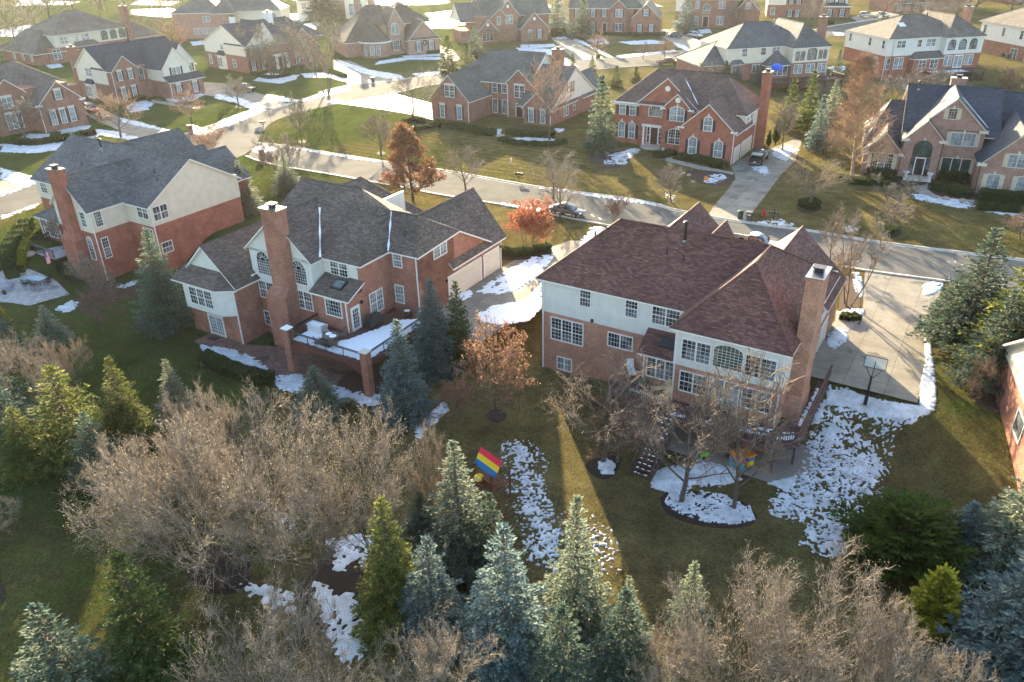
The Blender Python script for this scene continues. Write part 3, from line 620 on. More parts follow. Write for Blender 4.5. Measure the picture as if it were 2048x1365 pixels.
# top left house with dark blue roof
h = H6 = House('brick_house', -81.6, 172.5, 36.5, 'brick_brown', 'siding_pale', 'roof_navy', 'brick house with dark blue roof and pale side gable, second from top left')
h.brick(-14.3, 0, -.6, 18, -1, 3.55); h.siding(-14.3, 0, -2.4, 18, 3.5, 6.4); h.brick(-4, 0.02, 0, 5.6, -1, 6.7); h.brick(-4, 5, -1.6, 18, -1, 6.6)
h.roof(-14.3, 0, -2.2, 18.5, 6.5, 10.7, 'y', 'gg', wall='s'); h.roof(-8, 0, 0, 5.6, 6.75, 9.35, 'x', 'og'); h.brick(-4, 8.6, 6, 16.8, -1, 3.5); h.siding(-4, 8.6, 4.6, 15, 3.4, 6.2, .0)
h.roof(-9, 8.4, 4.6, 15.2, 6.3, 10.2, 'x', 'og', wall='s'); h.siding(-3, 14, 3.6, 17, 3.4, 6.5); h.roof(-9, 11, 3.6, 17.2, 6.4, 10.6, 'x', 'og', wall='s')
h.roofpoly([[(6.5, 8.3, 3.45), (6.5, 17.2, 3.45), (4.5, 17.2, 4.6), (4.5, 8.3, 4.6)]])
P_ = dict(sh='shut_dark', glass=gc, lintel=True)
for a, b_ in ((1.1, 1.9), (3.5, 4.3)): h.window('x+', 0, a, 4.5, b_, 6.3, 1, (2, 3), **P_); h.window('x+', 0, a, .5, b_, 2.9, 1, (2, 3), **P_)
h.window('x+', 6, 10.2, .6, 11.1, 2.7, 1, (2, 3), **P_); h.window('x+', 6, 14.2, .6, 15.1, 2.7, 1, (2, 3), **P_); h.window('x+', 4.6, 10.7, 4.5, 12.7, 6.1, 2, (2, 3), sh='shut_dark', glass=gc); h.window('x+', 3.63, 15.4, 4.6, 16.2, 6.2, 1, (2, 3), sh='shut_dark', glass=gc)
h.window('x+', -1.6, 6.3, 3.5, 7.7, 6.4, 1, (3, 5), arch=.6); h.door('x+', -1.6, 6.4, .3, 7.3, 2.7); h.window('y-', -.03, -10.5, 4.8, -8.2, 6.4, 2, (2, 2), glass=gc)
o = h.s; o.prism([(-10.7, -.8, .2), (-8.6, -.8, .2), (-8.0, 0, .2), (-11.3, 0, .2)], (0, 0, 3.2)); h.skirt('y-', -.0, -11.2, -8.1, 3.35, 4.2, .9)
h.window('y-', -.8, -10.6, .7, -8.7, 2.8, 2, (2, 3), glass=gc)
h.chimney(-16.3, .0, -14.9, 1.3, -1, 10.2); h.spout('y-', 0, -.15, 0, 6.3); h.spout('x+', 6, 8.8, 0, 3.2); h.done()
# grey roof house behind the sunlit lawn
h = H7 = House('brick_house', -6.9, 148.2, 31, 'brick_brown', 'siding_pale', 'roof_grey', 'brown brick house with green grey roof beside the striped lawn')
h.brick(-8.4, 0, 0, 9, -1, 3.95); h.brick(-9, 7.5, 4, 20, -1, 6.3); h.brick(4, 6.9, 9.4, 14, -1, 6.3); h.brick(9.4, 3.6, 15, 22, -1, 3.2); h.siding(6, 8, 8.2, 20, 3, 6.3)
h.roof(-8.4, 0, 0, 12, 4.1, 8.25, 'y', 'go'); h.roof(-9, 7.5, 8.2, 20, 6.35, 10.8, 'x', 'hg', wall='s'); h.roof(4, 6.9, 9.4, 14, 6.45, 8.9, 'y', 'go'); h.roof(9.4, 3.6, 15, 14, 3.2, 5.8, 'y', 'go'); h.roof(8, 4.0, 14.9, 22, 3.3, 8.9, 'x', 'og', wall='s')
h.roof(9, 16, 15, 26, 3.2, 6.5, 'y', 'og')
sb = dict(sh='shut_brown', lintel=True)
h.window('y-', 0, -5.1, 4.3, -3.1, 6.3, 2, (3, 4), **sb); h.window('y-', 0, -6.4, .4, -5.5, 2.7, 1, (2, 3), glass=gc, **sb); h.window('y-', 0, -2.6, .4, -1.7, 2.7, 1, (2, 3), glass=gc, **sb)
h.window('y-', 7.5, .5, 4.2, 1.5, 6.0, 1, (3, 4), sh='shut_brown'); h.window('y-', 7.5, 2.6, 4.2, 3.6, 6.0, 1, (3, 4), sh='shut_brown'); h.window('y-', 7.5, 2.6, .5, 3.6, 2.9, 1, (3, 5), sh='shut_brown'); h.window('y-', 7.5, .5, .5, 1.5, 2.9, 1, (3, 5), sh='shut_brown')
h.window('y-', 6.9, 5.7, 3.8, 7.7, 5.9, 2, (3, 4), lintel=True); h.door('y-', 6.9, 6.0, .3, 7.4, 2.6); h.window('y-', 3.6, 10.5, .5, 11.4, 2.7, 1, (2, 3), glass=gc, **sb); h.window('y-', 3.6, 12.9, .5, 13.8, 2.7, 1, (2, 3), glass=gc, **sb)
h.window('x+', 14.93, 11.2, 4.6, 12.9, 6.5, 2, (2, 3)); h.window('x+', 15, 8.7, .8, 10.3, 2.8, 2, (2, 3)); h.window('x+', 14.93, 9.7, 5.0, 10.3, 6.3, 1, (1, 2)); h.window('x+', 15, 12.5, 1.2, 13.2, 2.8, 1, (1, 2))
h.chimney(8.3, 16.5, 10.2, 18, 3, 11); h.spout('y-', 0, -.12, 0, 3.8); h.spout('y-', 3.6, 14.9, 0, 3); h.spout('y-', 6.9, 4.2, 0, 6); h.done()
# upper right hip roofed house
h = H8 = House('brick_house', 72.7, 186.9, -12, 'brick_brown', 'siding_cream', 'roof_blue', 'cream sided house under a broad blue grey hip roof, brick chimney at its right', z=-2.6)
for f_ in (h,):
    h.brick(-9.2, 0, -.3, 14, -1, 5.7); h.siding(-9.2, 0, -.3, 14, 5.65, 9.1); h.brick(-23.5, 3, -9, 17, -1, 5.7); h.siding(-23.5, 3, -9.2, 17, 5.65, 9.1); h.brick(-29.3, 3.6, -23.4, 17, 0, 5.7); h.brick(-14.5, 1, -9.2, 3, -1, 5.3)
    h.roof(-23.5, 3, -3, 17.5, 9.2, 13.4, 'x', 'hh', wall=None); h.roof(-9.2, 0, -.3, 16, 9.2, 13.3, 'y', 'ho', wall=None); h.roof(-29.3, 3.6, -22, 17, 5.8, 9.7, 'x', 'ho', wall=None)
    h.roofpoly([[(-14.9, .5, 5.3), (-8.9, .2, 5.3), (-11.5, 3, 8.2)], [(-14.9, 3, 5.3), (-14.9, .5, 5.3), (-11.5, 3, 8.2)]]); h.skirt('y-', 3, -22.4, -19.6, 5.7, 6.6, .9)
    h.window('y-', -.03, -8.6, 6.1, -6.2, 8.1, 2, (3, 5), mid=False); h.window('y-', -.03, -5.7, 6.1, -3.3, 8.8, 1, (7, 6), arch=.8, mid=False); h.window('y-', -.03, -2.9, 6.2, -.8, 8.2, 2, (3, 5), mid=False)
    for a in (-8.4, -5.4, -2.6): h.window('y-', 0, a, 3.4, a + 1.9, 5.2, 2, (2, 3), glass=gc)
    h.window('y-', 2.97, -19.9, 7.2, -18.8, 8.9, 1, (3, 4)); h.window('y-', 2.97, -15.4, 7.3, -14.2, 8.9, 1, (3, 4)); h.window('y-', 2.97, -12.6, 7.5, -10.9, 8.9, 2, (3, 4)); h.window('y-', 3, -17, 3.6, -15.4, 5.2, 2, (3, 3)); h.window('y-', 1, -14.2, 3.0, -12, 4.9, 2, (3, 3)); h.window('y-', 1, -11.7, 3.0, -9.5, 4.9, 2, (3, 3))
    h.window('y-', 3, -22, 3, -20.2, 5.2, 2, (2, 3), glass=gc); h.window('y-', 3.6, -27.5, 3.2, -26.3, 5.0, 1, (2, 3), arch=.6)
    h.chimney(0, 5, 1.4, 6.6, -1, 14.3); h.spout('y-', 0, -.4, 0, 9); h.pipe(-9.5, 9, 12.8, .9, .13, True); h.pipe(-8.6, 7.6, 12.1, .6); h.done()
h = H9 = House('brick_house', 87.3, 190.8, -11.5, 'brick_deep', 'siding_white', 'roof_tan', 'white sided brick house with weathered brown hip roof and three arched windows', z=-2.4)
h.brick(0, 0, 14, 17, -1, 5.5); h.siding(0, 0, 14, 17, 5.45, 9.3); h.brick(1.3, -.4, 5, 0, -1, 5.5); h.siding(1.3, -.35, 5, 0, 5.45, 9.2, 0); h.brick(13.6, -1.6, 23.4, 15, -1, 5.5); h.siding(13.6, -1.6, 23.4, 15, 5.45, 9.3); h.brick(6, -1.8, 13.6, 0, -1, 4.8)
h.roof(0, 0, 22, 17, 9.4, 13.2, 'x', 'hh', wall=None); h.roof(13.6, -1.6, 23.4, 14, 9.4, 13.3, 'y', 'ho', wall=None); h.roofpoly([[(5.7, -2.2, 4.9), (13.6, -2.2, 4.9), (13.6, 0, 6.2), (7.2, 0, 6.2)], [(5.7, 0, 4.9), (5.7, -2.2, 4.9), (7.2, 0, 6.2)]])
for a in (14.2, 17.0, 19.8): h.window('y-', -1.63, a, 6.3, a + 2.1, 8.7, 1, (5, 4), arch=1.0, mid=False)
h.window('y-', -1.6, 14.1, 2.9, 16, 5.1, 2, (2, 3), glass=gc); h.door('y-', -1.6, 16.7, 2.3, 18.9, 5.1, 'trim', gc, 2); h.window('y-', -1.6, 19.6, 2.9, 21.6, 5.1, 2, (2, 3), glass=gc)
h.window('y-', -.38, 1.9, 7.3, 4.0, 8.8, 2, (2, 2)); h.window('y-', -.03, 7.4, 7.2, 8.4, 8.7, 1, (2, 2)); h.window('y-', -.03, 9.7, 7.2, 12, 8.8, 2, (2, 2), glass=gc); h.window('y-', 0, .4 - .1, 2.6, 1.2, 5.0, 1, (2, 2)); h.window('y-', -.4, 2, 2.7, 4.2, 5.1, 2, (2, 3), glass=gc)
h.window('y-', -1.8, 7.5, 2.9, 9.2, 4.5, 2, (2, 2)); h.window('y-', -1.8, 10.5, 2.6, 12.3, 4.5, 2, (2, 2))
for y in (1.3, 6.5, 14.5): h.window('x-', -.03, y, 7, y + .9, 8.7, 1, (1, 2)); 
h.window('x-', 0, 3, 2.8, 4.4, 4.8, 2, (2, 2))
h.chimney(23.5, 6, 25.2, 7.4, -1, 14.5, m_='brick_tan'); o = MB(); o.hexa([(5, 4.0, 11.1), (6.6, 4.0, 11.1), (6.6, 5.4, 11.75), (5, 5.4, 11.75), (5, 3.95, 11.3), (6.6, 3.95, 11.3), (6.6, 5.35, 11.95), (5, 5.35, 11.95)]); o.build('skylight', 'trim', h.root, uv=False)
h.pipe(14.2, 7.5, 12.6, .8, .13, True); h.spout('x-', 0, .1, 0, 9.2); h.spout('x-', 0, 16.9, 0, 9.2); h.done()
h = H10 = House('brick_house', 123.9, 197.9, -10, 'brick_brown', 'siding_white', 'roof_tan', 'white sided brick house cut by the right edge near the top', z=-1.3)
h.brick(0, 0, 16, 17, -1, 4.6); h.siding(0, 0, 16, 17, 4.55, 9.0); h.roof(0, 0, 16, 17, 9.1, 13.5, 'y', 'hh', wall=None, ov=.6)
for y in (2.5, 8.5, 15): h.window('x-', -.03, y, 6, y + .9, 7.9, 1, (2, 3))
h.window('x-', 0, 3, 1.2, 5, 3.7, 2, (2, 3)); h.spout('x-', 0, .3, 0, 8.9); h.done()
# left edge brick house
h = H11 = House('brick_house', -84.4, 147.2, 37.5, 'brick_brown', 'siding_pale', 'roof_tan', 'brick house with three tall windows under a front gable, cut by the left edge')
h.brick(-14, 0, 0, 8.1, -1, 4.9); h.brick(-14, -9, -4.2, 8, -1, 7.4); h.brick(-18, -4, -8, 12, -1, 6)
h.roof(-13, 0, 0, 8.1, 5.1, 8.7, 'x', 'og', ov=.4); h.roof(-12, -5.6, -4.2, .0, 7.3, 9.7, 'x', 'og', ov=.4); h.roof(-20, -9, -8.6, 10, 6.8, 10.8, 'y', 'gh', ov=.4)
for a in (1.7, 3.45, 5.2): h.window('x+', 0, a, 1.2, a + .9, 3.6, 1, (2, 3), sh='shut_brown', glass=gc, lintel=True)
h.window('x+', 0, 3.5, 5.4, 4.5, 7.0, 1, (3, 3), sh='shut_brown', glass=gc, lintel=True); h.window('x+', -4.2, -4.0, 4.6, -2.4, 6.5, 2, (2, 2), glass=gc, lintel=True); h.window('x+', -4.2, -4.2, 1, -1.6, 3.6, 3, (2, 3), glass=gc, lintel=True)
h.fbox(h.t, h.fr('x+', 0), -.5, 4.6, .6, 4.95, 0, .4); h.fbox(h.t, h.fr('x+', 0), 7.5, 4.6, 8.6, 4.95, 0, .4); h.spout('x+', 0, .12, 0, 4.8); h.done()
h = H12 = House('brick_house', -123, 226.7, 37, 'brick_brown', 'siding_cream', 'roof_tan', 'long house with brown hip roof and three arched windows near top left')
h.brick(-18, 0, 0, 23, -1, 4.0); h.siding(-14, 2.6, 0, 23, 3.95, 7.4); h.brick(-20, -3, -.5, 5, -1, 3.3); h.brick(-10, 23, -1, 34, -1, 4)
h.roof(-16, 2.6, 0, 23, 7.5, 12, 'y', 'hh', wall=None, ov=.6); h.roof(-20, -3, -.4, 8, 3.4, 8.0, 'x', 'hh', wall=None, ov=.5); h.roof(-10, 22, -1, 34, 4, 7.5, 'y', 'oh', wall=None)
for a in (15.5, 18.2, 20.8): h.window('x+', .03, a, 4.4, a + 2, 7.0, 1, (5, 4), arch=1, mid=False, glass='glass_green')
h.window('x+', .03, 4, 4.8, 6, 6.4, 2, (2, 2), glass=gc); h.window('x+', .03, 10, 4.8, 12, 6.6, 2, (2, 2), glass=gc); h.window('x+', .03, 8.3, 5, 9, 6.3, 1, (2, 2), glass=gc); h.window('x+', 0, 1.3, 1.2, 3.2, 3.6, 2, (3, 4)); h.skirt('x+', 0, 7, 14, 3.8, 5.0, 1.6)
h.window('y-', -3, -14, 1, -13, 2.8, 1, (2, 3), glass=gc); h.window('y-', -3, -9, 1, -8, 2.8, 1, (2, 3), glass=gc); h.window('y-', -3, -4, 1, -3, 2.8, 1, (2, 3), glass=gc); h.chimney(-1, 23.2, 1, 24.6, 0, 12.6); h.done()
h = H13 = House('brick_house', -63.4, 205.7, 40, 'brick_brown', 'siding_pale', 'roof_navy', 'brick house with pale left gable and dark roof behind bare front trees')
h.brick(-18.5, 0, 0, 12.5, -1, 3.9); h.siding(-18.5, 0, -.4, 10, 3.85, 6.2, 0); h.brick(-4, .03, 0, 12.5, -1, 6.4); h.brick(-6, 12, .4, 21.5, -1, 4.4)
h.roof(-18.5, 0, 0, 13, 6.3, 10.8, 'y', 'gg', wall='s', rid=-8.5); h.roof(-9, 0, .3, 6.6, 6.6, 9.5, 'x', 'og', wall='s'); h.roof(-9, 2.5, -.2, 9, 6.6, 11.5, 'x', 'og', wall='s'); h.roof(-9, 12, .4, 21.5, 4.6, 9.0, 'x', 'og')
h.roof(-16, 8, -3, 26, 6.3, 10.8, 'y', 'oh', wall=None)
for a, b_ in ((1, 1.9), (4, 4.9)): h.window('x+', 0, a, 4.3, b_, 6.1, 1, (2, 3), sh='shut_dark', glass=gc); h.window('x+', 0, a, .6, b_, 3.0, 1, (2, 3), sh='shut_dark', glass=gc, arch=.2)
h.window('x+', .4, 15.5, 4.6, 17.6, 6.8, 2, (2, 3), sh='shut_dark', glass=gc); h.window('x+', .4, 14, .6, 15, 3, 1, (2, 3), sh='shut_dark', glass=gc); h.window('x+', .4, 18, .6, 19, 3, 1, (2, 3), sh='shut_dark', glass=gc); h.door('x+', 0, 8.6, .3, 10, 2.8)
b = MB()
for y in (7.6, 8.1, 10.8, 11.3): b.lathe([(.17, 0), (.14, 3.1), (.2, 3.2)], .9, y, 10)
b.box(0, 7.3, 3.2, 1.2, 11.6, 3.5); b.build('porch_column', 'trim', h.root, uv=False)
h.window('y-', -.0, -11, 4.8, -9.8, 6.6, 1, (2, 2), glass=gc); h.window('y-', 0, -17, 1, -16, 3.2, 1, (2, 3), glass=gc); h.window('y-', 0, -6.5, 1, -5.3, 2.8, 1, (2, 2), glass=gc); h.s.prism([(-12, -.8, .2), (-10, -.8, .2), (-9.3, 0, .2), (-12.7, 0, .2)], (0, 0, 3.4)); h.skirt('y-', 0, -12.6, -9.4, 3.6, 4.6, .9); h.window('y-', -.8, -11.9, .8, -10.1, 3, 2, (2, 3), glass=gc)
h.chimney(-9, 12.6, -7, 14, 3, 12.5, m_=M['trim']); h.done()
h = H14 = House('brick_house', -100.7, 272.9, 0, 'brick_pink', 'siding_cream', 'roof_blue', 'hazy rose brick house with blue hip roof at the top, left of the tall spruce')
h.brick(-5, 0, 11, 16, -1, 7.8); h.siding(11, 2, 29, 14, -1, 8.0); h.roof(-5, 0, 11, 16, 7.9, 12.5, 'x', 'hh', wall=None); h.roof(10, 1.5, 29, 14.5, 8.1, 12.8, 'x', 'oh', wall=None); h.roof(8, -1.5, 15, 12, 7.9, 11.5, 'y', 'ho', wall=None); h.brick(9, -1.3, 14, 3, -1, 7.8)
for a in (1.2, 4.2, 7.2): h.window('y-', 0, a, 1.4, a + 2.2, 3.1, 2, (2, 3), glass=gc)
h.window('y-', 0, 4.6, 5, 6.8, 6.6, 2, (2, 2), glass=gc); h.window('y-', 1.97, 25.6, 3, 27.6, 7, 1, (4, 5), arch=1, mid=False, glass=gc); h.chimney(13.6, -2.2, 15.4, -1.3, 0, 6.5, m_=M['trim']); h.done()
h = H15 = House('brick_house', -26.4, 229.1, -24, 'brick_pink', 'siding_pale', 'roof_brown', 'brick house with a round turret porch and wreath on its garage gable')
h.brick(0, 0, 9.1, 12, -1, 3.9); h.brick(-4.3, 3.5, .2, 12, -1, 8.0); h.brick(-16, 5, 8, 20, -1, 4); h.brick(-4, 8, 8, 20, -1, 7.6)
h.roof(0, 0, 9.1, 11, 4.0, 8.6, 'y', 'go', gz0=4.3); h.skirt('y-', 0, 0, 9.1, 3.9, 4.35, .5); h.roof(-4.3, 3.5, .2, 12, 8.0, 11.8, 'y', 'go'); h.roof(-4, 7, 9, 21, 7.7, 12.2, 'x', 'hh', wall=None); h.roof(-16, 5, -3, 21, 4.1, 12.0, 'x', 'ho', wall=None, hin=9)
b = MB(); b.lathe([(4.0, -1), (4.0, 3.6)], -8, 4.2, 12); b.build('turret_wall', 'brick_pink', h.root); b = MB(); b.lathe([(4.5, 3.9), (.05, 8.4)], -8, 4.2, 12); b.build('turret_roof', 'roof_brown', h.root)
b = MB(); b.lathe([(4.6, 3.6), (4.6, 3.95)], -8, 4.2, 24); b.build('turret_cornice', 'trim', h.root, uv=False)
b = MB(); b.lathe([(2.2, -1), (2.2, 8)], -5.6, 6, 12); b.build('stair_tower', 'brick_pink', h.root); b = MB(); b.lathe([(3.4, 8.0), (.05, 11.2)], -5.8, 6, 12); b.build('tower_roof', 'roof_brown', h.root)
h.window('y-', 0, 2.5, .8, 3.5, 3.3, 1, (2, 3), arch=.3, sh='shut_dark', glass=gc); h.window('y-', 0, 6.1, .8, 7.1, 3.3, 1, (2, 3), arch=.3, sh='shut_dark', glass=gc); h.window('y-', 3.5, -3.3, 5.2, -1.3, 8.0, 2, (2, 3), arch=.8, glass=gc); h.window('y-', 3.5, -3.2, 1.1, -1.4, 3.6, 1, (3, 4), sh='shut_dark')
for a in (-1.9, -1.2, -.5): 
    x, y = -8 + 4.0 * math.sin(a * .6 + .2), 4.2 - 4.0 * math.cos(a * .6 + .2); h.window('y-', y - .1, x - .5, .8, x + .5, 3.0, 1, (2, 3), glass=gc)
o = MB()
for k in range(14): o.bar((4.8 + .6 * math.cos(k * .45), -.1, 2.9 + .6 * math.sin(k * .45)), (4.8 + .6 * math.cos(k * .45 + .45), -.1, 2.9 + .6 * math.sin(k * .45 + .45)), .14, 6)
M['wreath'] = flat('wreath green', (.03, .06, .03), .9); tag(o.build('wreath', 'wreath', None, uv=False), 'green wreath hung on the turret house garage wall', 'wreath'); wo = bpy.data.objects['wreath']; wo.location = h.root.location; wo.rotation_euler = h.root.rotation_euler
h.chimney(-10, 14, -8.4, 15.2, 6, 14); h.done()
h = H16 = House('brick_house', 4.7, 249.7, -18, 'brick_brown', 'siding_pale', 'roof_grey', 'brick house with four front gables at the top, beside a blue spruce')
h.brick(0, 0, 8.4, 12, -1, 3.8); h.brick(-13, 3, 0, 14, -1, 7.2); h.brick(-17, 4, -6, 14, -1, 3.3); h.brick(-13, 1.5, -6.4, 5, -1, 3.3)
h.roof(0, 0, 8.4, 12, 3.9, 8.0, 'y', 'go'); h.roof(-6.6, 3, .6, 12, 7.2, 11.5, 'y', 'go'); h.roof(-8.2, 2.5, -3.6, 12, 7.2, 9.3, 'y', 'go'); h.roof(-13, 1.5, -6.4, 9, 3.4, 6.7, 'y', 'go'); h.roof(-17, 4, -7, 16, 6.2, 10.5, 'x', 'go', wall='s'); h.roof(-10, 5, 11, 20, 7.2, 12.8, 'x', 'gg', wall='b'); h.brick(-10, 6, 11, 19, -1, 7)
h.window('y-', 0, 2.3, .8, 3.3, 3.1, 1, (2, 3), glass=gc); h.window('y-', 0, 5.3, .8, 6.3, 3.1, 1, (2, 3), sh='shut_dark', glass=gc); h.window('y-', 3, -3.6, 4.9, -1.6, 7.2, 2, (2, 2), glass=gc); h.window('y-', 2.5, -6.5, 4.8, -5.5, 7, 1, (2, 3), glass=gc); h.window('y-', 1.5, -11.4, .7, -8.2, 2.9, 3, (2, 3)); h.skirt('y-', 1.5, -11.6, -8, 3.0, 3.8, .7)
for x, y, z in ((4.2, -.03, 6.2), (-3, 2.97, 9.6), (-9.7, 1.47, 5.1)):
    o = MB(); o.prism([(x + .45 * math.cos(a), y - .03, z + .45 * math.sin(a)) for a in [2 * PI * k / 16 for k in range(16)]], (0, .05, 0)); o.build('gable_vent', 'trim', h.root, uv=False)
h.done()
h = H17 = House('brick_house', 38.7, 258.7, 14, 'brick_brown', 'siding_pale', 'roof_grey', 'brick house with red wreaths on its garage wing, top centre')
h.brick(0, 0, 8.1, 13, -1, 5.2); h.brick(-20, 3.5, 0, 16, -1, 7.5); h.brick(-7.2, 2.6, -2, 5, -1, 7.4); h.siding(-20.03, 3.6, -19, 16, 4.3, 7.5)
h.roof(0, 0, 8.1, 13, 5.2, 9.0, 'y', 'go'); h.roof(-7.2, 2.6, -2, 12, 7.5, 9.8, 'y', 'go'); h.roof(-20, 3.5, 3, 17, 7.6, 12.4, 'x', 'gh', wall='s')
h.window('y-', 0, 3.4, 5.6, 4.6, 7.3, 1, (3, 4), sh='shut_dark', glass=gc)
for a in (1.8, 5.3): h.window('y-', 0, a, .5, a + 1, 3.0, 1, (3, 4), sh='shut_dark', glass=gc)
h.window('y-', 2.6, -5.4, 4.9, -3.4, 7, 2, (3, 3), sh='shut_dark', glass=gc); h.window('y-', 2.6, -5.4, .8, -3.4, 3, 2, (3, 3), sh='shut_dark')
for a in (-18, -15.5, -13, -9.6): h.window('y-', 3.5, a, 4.8, a + 1, 6.9, 1, (2, 3), sh='shut_dark', glass=gc); 
for a in (-18, -15.5, -13): h.window('y-', 3.5, a, .8, a + 1, 3, 1, (2, 3), sh='shut_dark', glass=gc)
h.door('y-', 3.5, -9.4, .3, -8.2, 3, 'door_dark'); h.done()
M['wreath_red'] = flat('red wreath', (.35, .03, .03), .8)
for i, a in enumerate((.35, 3.95, 4.7, 7.6)):
    o = MB()
    for k in range(10): o.bar((a + .32 * math.cos(k * .63), -.1, 1.9 + .32 * math.sin(k * .63)), (a + .32 * math.cos(k * .63 + .63), -.1, 1.9 + .32 * math.sin(k * .63 + .63)), .1, 5)
    w_ = o.build('wreath', 'wreath_red', None, uv=False); w_.location = h.root.location; w_.rotation_euler = h.root.rotation_euler
    tag(w_, 'small red wreath on the garage wing, ' + ('left of the left window', 'right of the left window', 'left of the right window', 'right of the right window')[i], 'wreath', 'red wreaths on one garage wing')
h = H18 = House('brick_house', 72.8, 268.0, 14, 'brick_brown', 'siding_pale', 'roof_grey', 'brick house with arched entry window behind the top spruce pair')
h.brick(-.8, 0, 7, 14, -1, 5.2); h.brick(-19, 2, 0, 16, -1, 8.5); h.siding(-19.03, 1.97, -15, 16, 4.9, 8.6); h.roof(-.8, 0, 7, 14, 5.3, 9.3, 'y', 'go'); h.roof(-19, 2, 2, 18, 8.6, 13, 'x', 'gg', wall='s')
h.window('y-', 0, 2.6, 5.9, 3.9, 7.7, 1, (2, 3), glass=gc, arch=.3); h.window('y-', 2, -5.6, 5.7, -3.8, 7.7, 2, (2, 3), glass=gc); h.window('y-', 2, -6, .9, -4, 3.4, 2, (2, 3), glass=gc); h.window('y-', 2, -12.8, 5.7, -11.8, 7.7, 1, (2, 3), glass=gc); h.window('y-', 2, -12.8, .9, -11.8, 3.2, 1, (2, 3), glass=gc); h.window('y-', 2, -10.4, 4.4, -8.4, 7, 1, (4, 4), arch=1); h.door('y-', 2, -10.2, .3, -8.6, 3.4, 'door_dark'); h.done()
h = H19 = House('brick_house', 96.6, 294.5, 14, 'brick_brown', 'siding_pale', 'roof_navy', 'brick house with white upper corner and black shutters at the top right')
h.brick(-6, 0, 21, 14, -1, 4.0); h.brick(0, 0.02, 12, 14, 3.9, 7.6); h.siding(-6, 0, 0, 14, 3.95, 7.6); h.siding(12, 1.2, 20, 14, 3.95, 7.4); h.roof(-6, 0, 21, 15, 7.7, 12, 'x', 'gg', wall='s'); h.skirt('y-', 1.2, 12.3, 20, 3.8, 4.8, 1.8); h.cornice(12, 21.4, 0, 3.7, .5, .4)
for a in (1.1, 3.5): h.window('y-', 0, a, .2, a + 1.1, 2.2, 1, (2, 3), sh='shut_dark', glass=gc); h.window('y-', 0, a, 4.4, a + 1.1, 6.4, 1, (2, 3), sh='shut_dark', glass=gc)
h.window('y-', 0, -4.8, .9, -3.4, 3, 1, (2, 3), glass=gc); h.window('y-', 0, 14, .4, 15.1, 2.6, 1, (2, 3), sh='shut_dark', glass=gc); h.window('y-', 0, 18, .4, 19.1, 2.6, 1, (2, 3), sh='shut_dark', glass=gc); h.window('y-', 1.17, 13.4, 4.8, 15.4, 6.8, 2, (2, 3), sh='shut_dark', glass=gc); h.window('y-', 1.17, 17.4, 4.8, 18.6, 6.8, 1, (2, 3), sh='shut_dark', glass=gc); h.done()
h = House('brick_house', 136, 300, -10, 'brick_brown', 'siding_pale', 'roof_tan', 'dim brick house with a pale porch roof at the very top right')
h.brick(0, 0, 18, 14, -1, 6.2); h.roof(0, 0, 18, 14, 6.3, 11, 'x', 'hh', wall=None); h.brick(17.9, 4, 34, 16, -1, 6); h.roof(17.9, 4, 34, 16, 6.1, 10.5, 'x', 'og'); h.skirt('y-', 0, 3, 12, 3.2, 4.2, 1.8)
for a in (2, 5.5, 9, 13): h.window('y-', 0, a, .6, a + 1.2, 2.8, 1, (2, 3), glass=gc)
for a in (2, 7, 12): h.window('y-', 0, a, 4, a + 1.2, 5.8, 1, (2, 3), glass=gc)
h.done()
h = House('brick_house', 190, 320, -20, 'brick_brown', 'siding_pale', 'roof_brown', 'dark brick house half hidden by bare trees in the top right corner')
h.brick(0, 0, 20, 14, -1, 6.2); h.roof(0, 0, 20, 14, 6.3, 11, 'x', 'gg')
for a in (2, 7, 12, 17): h.window('y-', 0, a, .8, a + 1.2, 3, 1, (2, 3), glass=gc)
h.done()
h = House('brick_house', -77, 322, 5, 'brick_pink', 'siding_pale', 'roof_blue', 'faint pale house beyond the snowy green left of the tall hazy spruce')
h.brick(5, 0, 26, 14, -1, 6.5); h.siding(-1, 1.5, 6, 14, -1, 6.5); h.siding(18, -1, 26, 2, -1, 6.5); h.roof(0, 0, 26, 14, 6.6, 11, 'x', 'hh', wall=None)
for a in (.8, 9, 13): h.window('y-', 0 if a > 2 else 1.47, a, 3.4, a + 1.8, 5.4, 2, (2, 2), glass=gc)
h.window('y-', -1.03, 19.5, 1.2, 24.5, 5.2, 3, (2, 3), glass=gc); h.done()
# right edge house close to the camera
h = H21 = House('brick_house', 0, 0, 31, 'brick_red', 'siding_cream', 'roof_maroon', 'brick house corner with meters on its wall, cut by the right edge')
h.root.location = (38.1, 53.7, 0); h.ox, h.oy, h.yaw = 38.1, 53.7, R_(20); h.root.rotation_euler = (0, 0, -R_(20))
h.brick(0, -14, 9, 0, -3, 3.45); h.roof(0, -14, 9, 0, 3.6, 8.0, 'x', 'gg', wall='s', gz0=3.4, ov=.5)
h.window('x-', 0, -9.6, 1.0, -7.6, 2.6, 1, None); h.spout('x-', 0, -.1, 0, 3.3)
for k, y in enumerate((-1.6, -2.5, -3.3)):
    b = MB(); b.box(-.16, y - .16, .9 + .1 * k, 0, y + .16, 1.45 + .05 * k); b.bar((-.1, y, .9), (-.1, y, 0), .04, 6); b.build('meter_box', 'steel', h.root, uv=False)
h.done()
